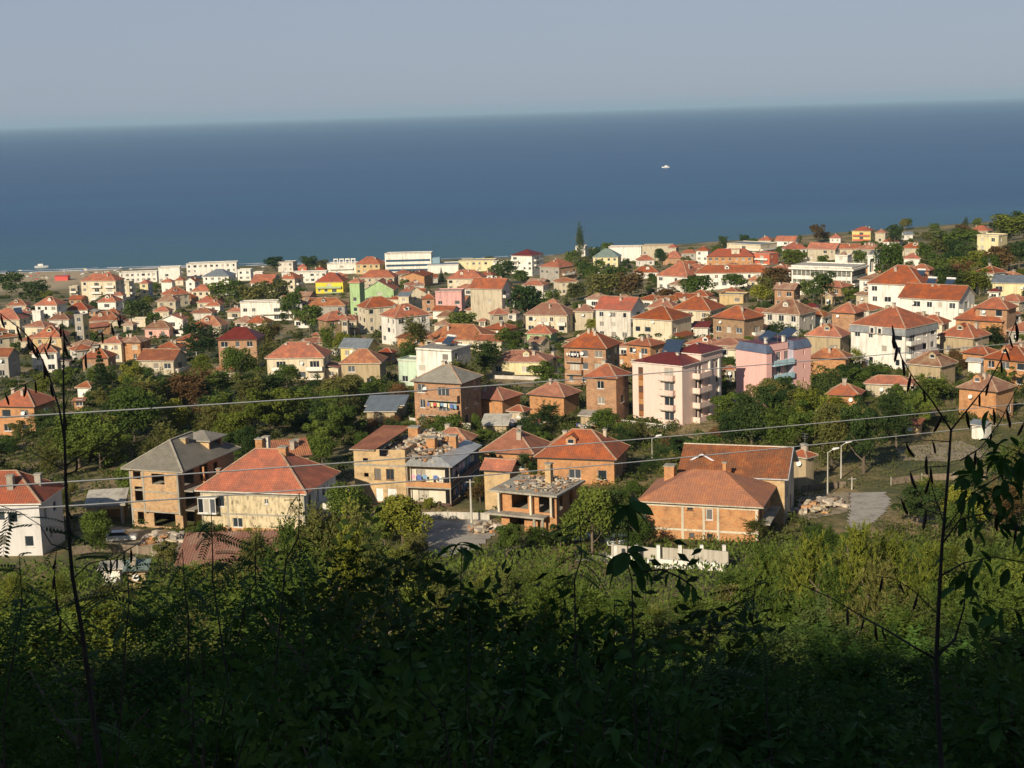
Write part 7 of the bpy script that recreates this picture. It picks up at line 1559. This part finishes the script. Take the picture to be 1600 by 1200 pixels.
def sapling(name, label, d, trunk, branches, cat='sapling'):
    """trunk: [(px,py,width px)...] seen at distance d; branches the same, each a mesh of its own"""
    P = [at(x, y, d) for x, y, w in trunk]; Rr = [w * .6 * d / FPX / 2 for x, y, w in trunk]; low = P[0]; gz = g(low.x, low.y)
    if low.z > gz: P.insert(0, Vector((low.x, low.y, gz - .15))); Rr.insert(0, Rr[0] * 1.25)
    base = Vector((P[0].x, P[0].y, gz)); root = empty(name, base); tag(root, label, cat)
    MB().tube([p - base for p in P], Rr, 8).build('trunk', BARKD, root); B = [P[1:]]
    for br in branches:
        q = [at(x, y, d + (i * rn.uniform(-.05, .09))) for i, (x, y, w) in enumerate(br)]; MB().tube([p - base for p in q], [w * .66 * d / FPX / 2 for x, y, w in br], 6).build('branch', BARKD, root); B.append(q)
    return root, base, B
def hang(root, base, pos, kind, size, d=None, roll=0.0):
    if kind == 'pod': o = link('seed_pod', POD[rn.randrange(3)], root, pos - base, rn.uniform(0, 6.28)); o.scale = (size, size, size); o.rotation_euler = (rn.uniform(-.25, .25), rn.uniform(-.25, .25), rn.uniform(0, 6.28)); return o
    me = PIN[rn.randrange(2)] if kind == 'pin' else PIN[2] if kind == 'pin2' else BL[rn.randrange(3)]
    o = link('compound_leaf' if 'pin' in kind else 'leaf', me, root); dd = Vector(d).normalized(); u = Vector((0, 0, 1)); y = u.cross(dd); y = y.normalized() if y.length > .05 else Vector((1, 0, 0)); z = dd.cross(y)
    R_ = Matrix((dd, y, z)).transposed() @ Matrix.Rotation(roll, 3, 'X'); o.matrix_local = Matrix.Translation(pos - base) @ R_.to_4x4() @ Matrix.Diagonal((size, size, size, 1)); return o
def along(B, t):
    k = t * (len(B) - 1); i = min(int(k), len(B) - 2); return B[i].lerp(B[i + 1], k - i)
# left sapling
D1 = 7.0
root, base, B = sapling('locust_sapling', 'slender dark sapling with hanging brown pods at the left edge, in front of the town', D1,
    [(160, 1215, 15), (150, 1150, 14), (138, 1060, 13), (127, 980, 12), (113, 900, 10), (107, 830, 9), (103, 760, 8), (101, 690, 7), (99, 600, 5), (100, 530, 3), (97, 500, 2)],
    [[(101, 690, 6), (93, 640, 5), (76, 585, 4), (58, 545, 4), (36, 517, 3), (-5, 486, 2)], [(103, 728, 4), (125, 712, 3), (163, 697, 3), (200, 663, 2), (236, 638, 2), (262, 618, 1.5)], [(105, 742, 3), (135, 726, 2), (168, 710, 2)],
     [(101, 640, 3), (112, 600, 2), (130, 560, 2), (152, 525, 2), (188, 492, 1.5)], [(58, 560, 2), (76, 530, 1.5), (96, 505, 1.5)], [(102, 735, 3), (60, 712, 2), (30, 700, 1.5), (0, 694, 1.5)], [(76, 585, 2), (40, 600, 2), (0, 618, 1.5)], [(110, 860, 4), (80, 850, 3), (62, 820, 2), (30, 800, 2), (0, 790, 2)],
     [(124, 952, 4), (150, 935, 3), (185, 925, 2), (240, 915, 2)], [(113, 905, 4), (140, 880, 3), (180, 872, 2), (215, 850, 2)], [(130, 1010, 4), (90, 960, 3), (85, 900, 3), (88, 860, 2)]])
for (bi, ts) in ((1, (.35, .5, .62, .74, .85, .97, .45, .68)), (4, (.55, .8, .9, .97, 1.0)), (5, (.3, .6, .95)), (7, (.3, .9, .5)), (2, (.15, .3)), (0, (.62, .64, .66, .75, .9, .95, .55, .5, .52)), (10, (.5, .6, .7, .8, .9)), (11, (.3, .5, .7, .9))):
    for t in ts: hang(root, base, along(B[bi], t), 'pod', rn.uniform(.055, .085))
for bi in (8, 9, 10):
    for k in range(9):
        a = rn.uniform(0, 6.28); hang(root, base, along(B[bi], rn.uniform(.35, 1)), 'pin', rn.uniform(.13, .22), (math.cos(a), .4 * math.sin(a), rn.uniform(-.35, .25)), rn.uniform(-.4, .4))
for k in range(12):
    a = rn.uniform(0, 6.28); hang(root, base, along(B[0], rn.uniform(.1, .5)), 'pin', rn.uniform(.13, .2), (math.cos(a), .4 * math.sin(a), rn.uniform(-.4, .2)))
# right sapling
D2 = 6.5
root, base, B = sapling('locust_sapling', 'forked sapling with brown pods and drooping dark leaves at the right edge', D2,
    [(1472, 1215, 15), (1466, 1120, 14), (1463, 1030, 13), (1467, 940, 11), (1472, 850, 9), (1479, 770, 8), (1484, 700, 7), (1486, 672, 6)],
    [[(1486, 672, 5), (1456, 626, 4), (1428, 592, 3), (1409, 560, 3), (1398, 530, 2), (1394, 508, 2)], [(1486, 672, 5), (1518, 632, 4), (1544, 600, 3), (1564, 562, 3), (1578, 525, 2), (1590, 495, 2)], [(1500, 720, 4), (1532, 700, 3), (1562, 660, 3), (1590, 605, 2), (1612, 560, 2)],
     [(1463, 1030, 8), (1430, 1012, 6), (1388, 986, 5), (1350, 965, 4), (1300, 935, 3), (1248, 912, 2)], [(1464, 1026, 7), (1492, 998, 6), (1506, 950, 4), (1511, 905, 3)], [(1484, 690, 3), (1450, 688, 2), (1412, 692, 1.5)], [(1479, 728, 3), (1448, 730, 2), (1422, 737, 1.5)],
     [(1476, 806, 3), (1440, 794, 2), (1400, 776, 1.5)], [(1474, 815, 3), (1462, 780, 2), (1450, 740, 1.5), (1448, 712, 1)], [(1472, 850, 5), (1500, 812, 4), (1540, 802, 4), (1580, 812, 3), (1620, 850, 3)], [(1474, 830, 3), (1520, 770, 3), (1560, 745, 3), (1610, 730, 3)], [(1520, 632, 2), (1560, 640, 2), (1600, 660, 1.5)],
     [(1466, 960, 4), (1430, 925, 3), (1400, 905, 2), (1370, 900, 2)], [(1469, 900, 5), (1505, 880, 4), (1550, 870, 3), (1610, 880, 3)],
     [(1540, 802, 3), (1560, 770, 3), (1585, 720, 2), (1600, 690, 2)], [(1530, 705, 2), (1545, 690, 2), (1575, 700, 2), (1612, 715, 2)], [(1505, 880, 3), (1520, 925, 2), (1560, 950, 2), (1610, 955, 2)], [(1500, 812, 3), (1512, 760, 2), (1524, 725, 2), (1545, 700, 1.5)]])
for (bi, ts) in ((1, (.1, .3, .45, .6, .75, .9, .85, 1)), (2, (.15, .3, .42, .6, .7, .8, .95)), (3, (.2, .4, .6, .9)), (6, (.4, .95)), (7, (.4, 1)), (8, (.4, .9)), (9, (.6, 1)), (12, (.4, .7, 1)), (4, (.45, .5, .6, .7)), (13, (.3, .6, .9)), (10, (.3, .6, .8))):
    for t in ts: hang(root, base, along(B[bi], t), 'pod', rn.uniform(.055, .085))
for bi, n in ((10, 24), (11, 22), (14, 20), (3, 5), (5, 8), (15, 24), (16, 22), (17, 20), (18, 22)):
    for k in range(n):
        a = rn.uniform(0, 6.28); hang(root, base, along(B[bi], rn.uniform(.12, 1)) + Vector((rn.uniform(-.05, .05), rn.uniform(-.15, .15), rn.uniform(-.06, .02))), 'leaf', rn.uniform(.05, .095), (math.cos(a) * .9, .5 * math.sin(a), rn.uniform(-1.2, .1)), rn.uniform(-.8, .8))
# broad-leaved shoots in the shade in the middle
def shoot(px, ytop, ybot, d, nl, ls, label, spread=1.0, whorls=3, kind='leaf', lean=None):
    lean = rn.uniform(-70, 70) if lean is None else lean
    root, base, B = sapling('broadleaf_sapling', label, d, [(px + lean, 1240, 5), (px + lean * .75 + rn.uniform(-12, 12), 1120 if ytop < 1040 else 1190, 4.5), (px + lean * .3 + rn.uniform(-9, 9), (ytop + ybot) / 2 + 60, 4), (px + rn.uniform(-5, 5), ybot - 20, 3.4), (px, ytop, 2)], [])
    st = B[0][-3:]
    if whorls <= 2:
        for w in range(whorls):
            c = along(st, 1 - w * .42)
            for k in range(nl):
                a = k * 2.4 + w + rn.uniform(-.3, .3); hang(root, base, c + Vector((0, 0, rn.uniform(-.03, .02))), kind, ls * rn.uniform(.7, 1.15), (math.cos(a) * spread, .7 * math.sin(a), rn.uniform(-.75, .1)), rn.uniform(-.7, .7))
    else:
        for k in range(nl * 3):
            a = k * 2.4 + rn.uniform(-.6, .6); t = rn.uniform(.05, 1) ** .8; c = along(st, t)
            hang(root, base, c, kind, ls * rn.uniform(.45, 1.1) * (1.15 - .4 * t), (math.cos(a) * spread, .7 * math.sin(a), rn.uniform(-.8, .35)), rn.uniform(-.9, .9))
    return root, base, B
r_, b_, B_ = shoot(983, 792, 900, 6.5, 8, .125, 'tall dark shoot with big drooping leaves in front of the white retaining wall', 1, 2, lean=12)
q = [at(x, y, 6.5) for x, y in ((988, 900), (1005, 893), (1035, 890), (1062, 902), (1082, 916))]; MB().tube([p - b_ for p in q], .004, 5).build('branch', BARKD, r_)
for t in (.15, .3, .45, .6, .75, .9, 1): hang(r_, b_, along(q, t), 'leaf', .075, (rn.uniform(-.3, .5), .1, -1), rn.uniform(-.6, .6))
shoot(722, 852, 960, 6.0, 7, .105, 'dark shoot with a whorl of pointed leaves below the concrete street', 1, 2, lean=25)
sp_ = [(905, 985, 6.4, 'left of the tall dark shoot'), (960, 935, 7.0, 'close under the tall dark shoot'), (640, 970, 5.6, 'below the half-ruined brick house'), (560, 1010, 6.2, 'low below the half-ruined brick house'), (820, 1010, 5.6, 'below the brick shell house'), (880, 1080, 5.2, 'deep in shade below the brick shell house'),
       (1010, 1000, 6.2, 'below the orange brick house with concrete frame'), (1070, 1010, 7.2, 'below the white retaining wall end'), (730, 1060, 5.4, 'lower middle of the shaded slope'), (500, 1110, 5.2, 'in the shaded thicket below the long annex roof'), (620, 1110, 4.9, 'at the bottom below the half-ruined house'), (960, 1120, 5.0, 'at the bottom below the tall dark shoot'),
       (1130, 1090, 6.0, 'in the shade below the barn'), (1230, 1080, 6.4, 'in the shade below the pine tops'), (1340, 1110, 5.8, 'at the bottom left of the forked sapling'), (300, 1080, 6.4, 'in the dark thicket right of the slender sapling'), (400, 1040, 7.2, 'in the dark thicket below the stone and brick house'), (1560, 1060, 5.5, 'right of the forked sapling')]
for x, y, d, w_ in sp_: shoot(x, y, y + 90, d, 8, rn.uniform(.07, .115), 'shaded broad-leaved shoot ' + w_, 1, 3)
# feathery shoots that catch the eye against the houses
fe = [(330, 800, 9.5, 'against the stone and brick house wall'), (468, 770, 11, 'between the annex roof and the thin-leaved bush'), (285, 858, 8.5, 'left of the long annex roof'), (400, 838, 9.0, 'over the long annex roof'), (200, 880, 8.5, 'beside the slender sapling'), (905, 800, 10, 'left of the dark rosette shoot'), (1180, 905, 9, 'in front of the pine tops'), (1110, 960, 8, 'below the white retaining wall'), (620, 870, 9, 'at the foot of the half-ruined house'), (30, 870, 8, 'at the left edge below the white house')]
for x, y, d, w_ in fe: shoot(x, y, y + 90, d, 6, rn.uniform(.20, .28), 'feathery-leaved shoot ' + w_, 1, 3, 'pin')
# ------------------------------------------------------------------ things nothing tells apart share one group
_by = {}
for o in S.objects:
    if o.parent is None and o.get('label') and o.get('category'): _by.setdefault(o['label'], []).append(o)
for l_, os_ in _by.items():
    if len(os_) > 1 and not os_[0].get('group'):
        for o in os_: o['group'] = 'alike ' + l_
    if len(os_) > 1:
        for o in os_: o['group'] = os_[0].get('group') or 'alike ' + l_
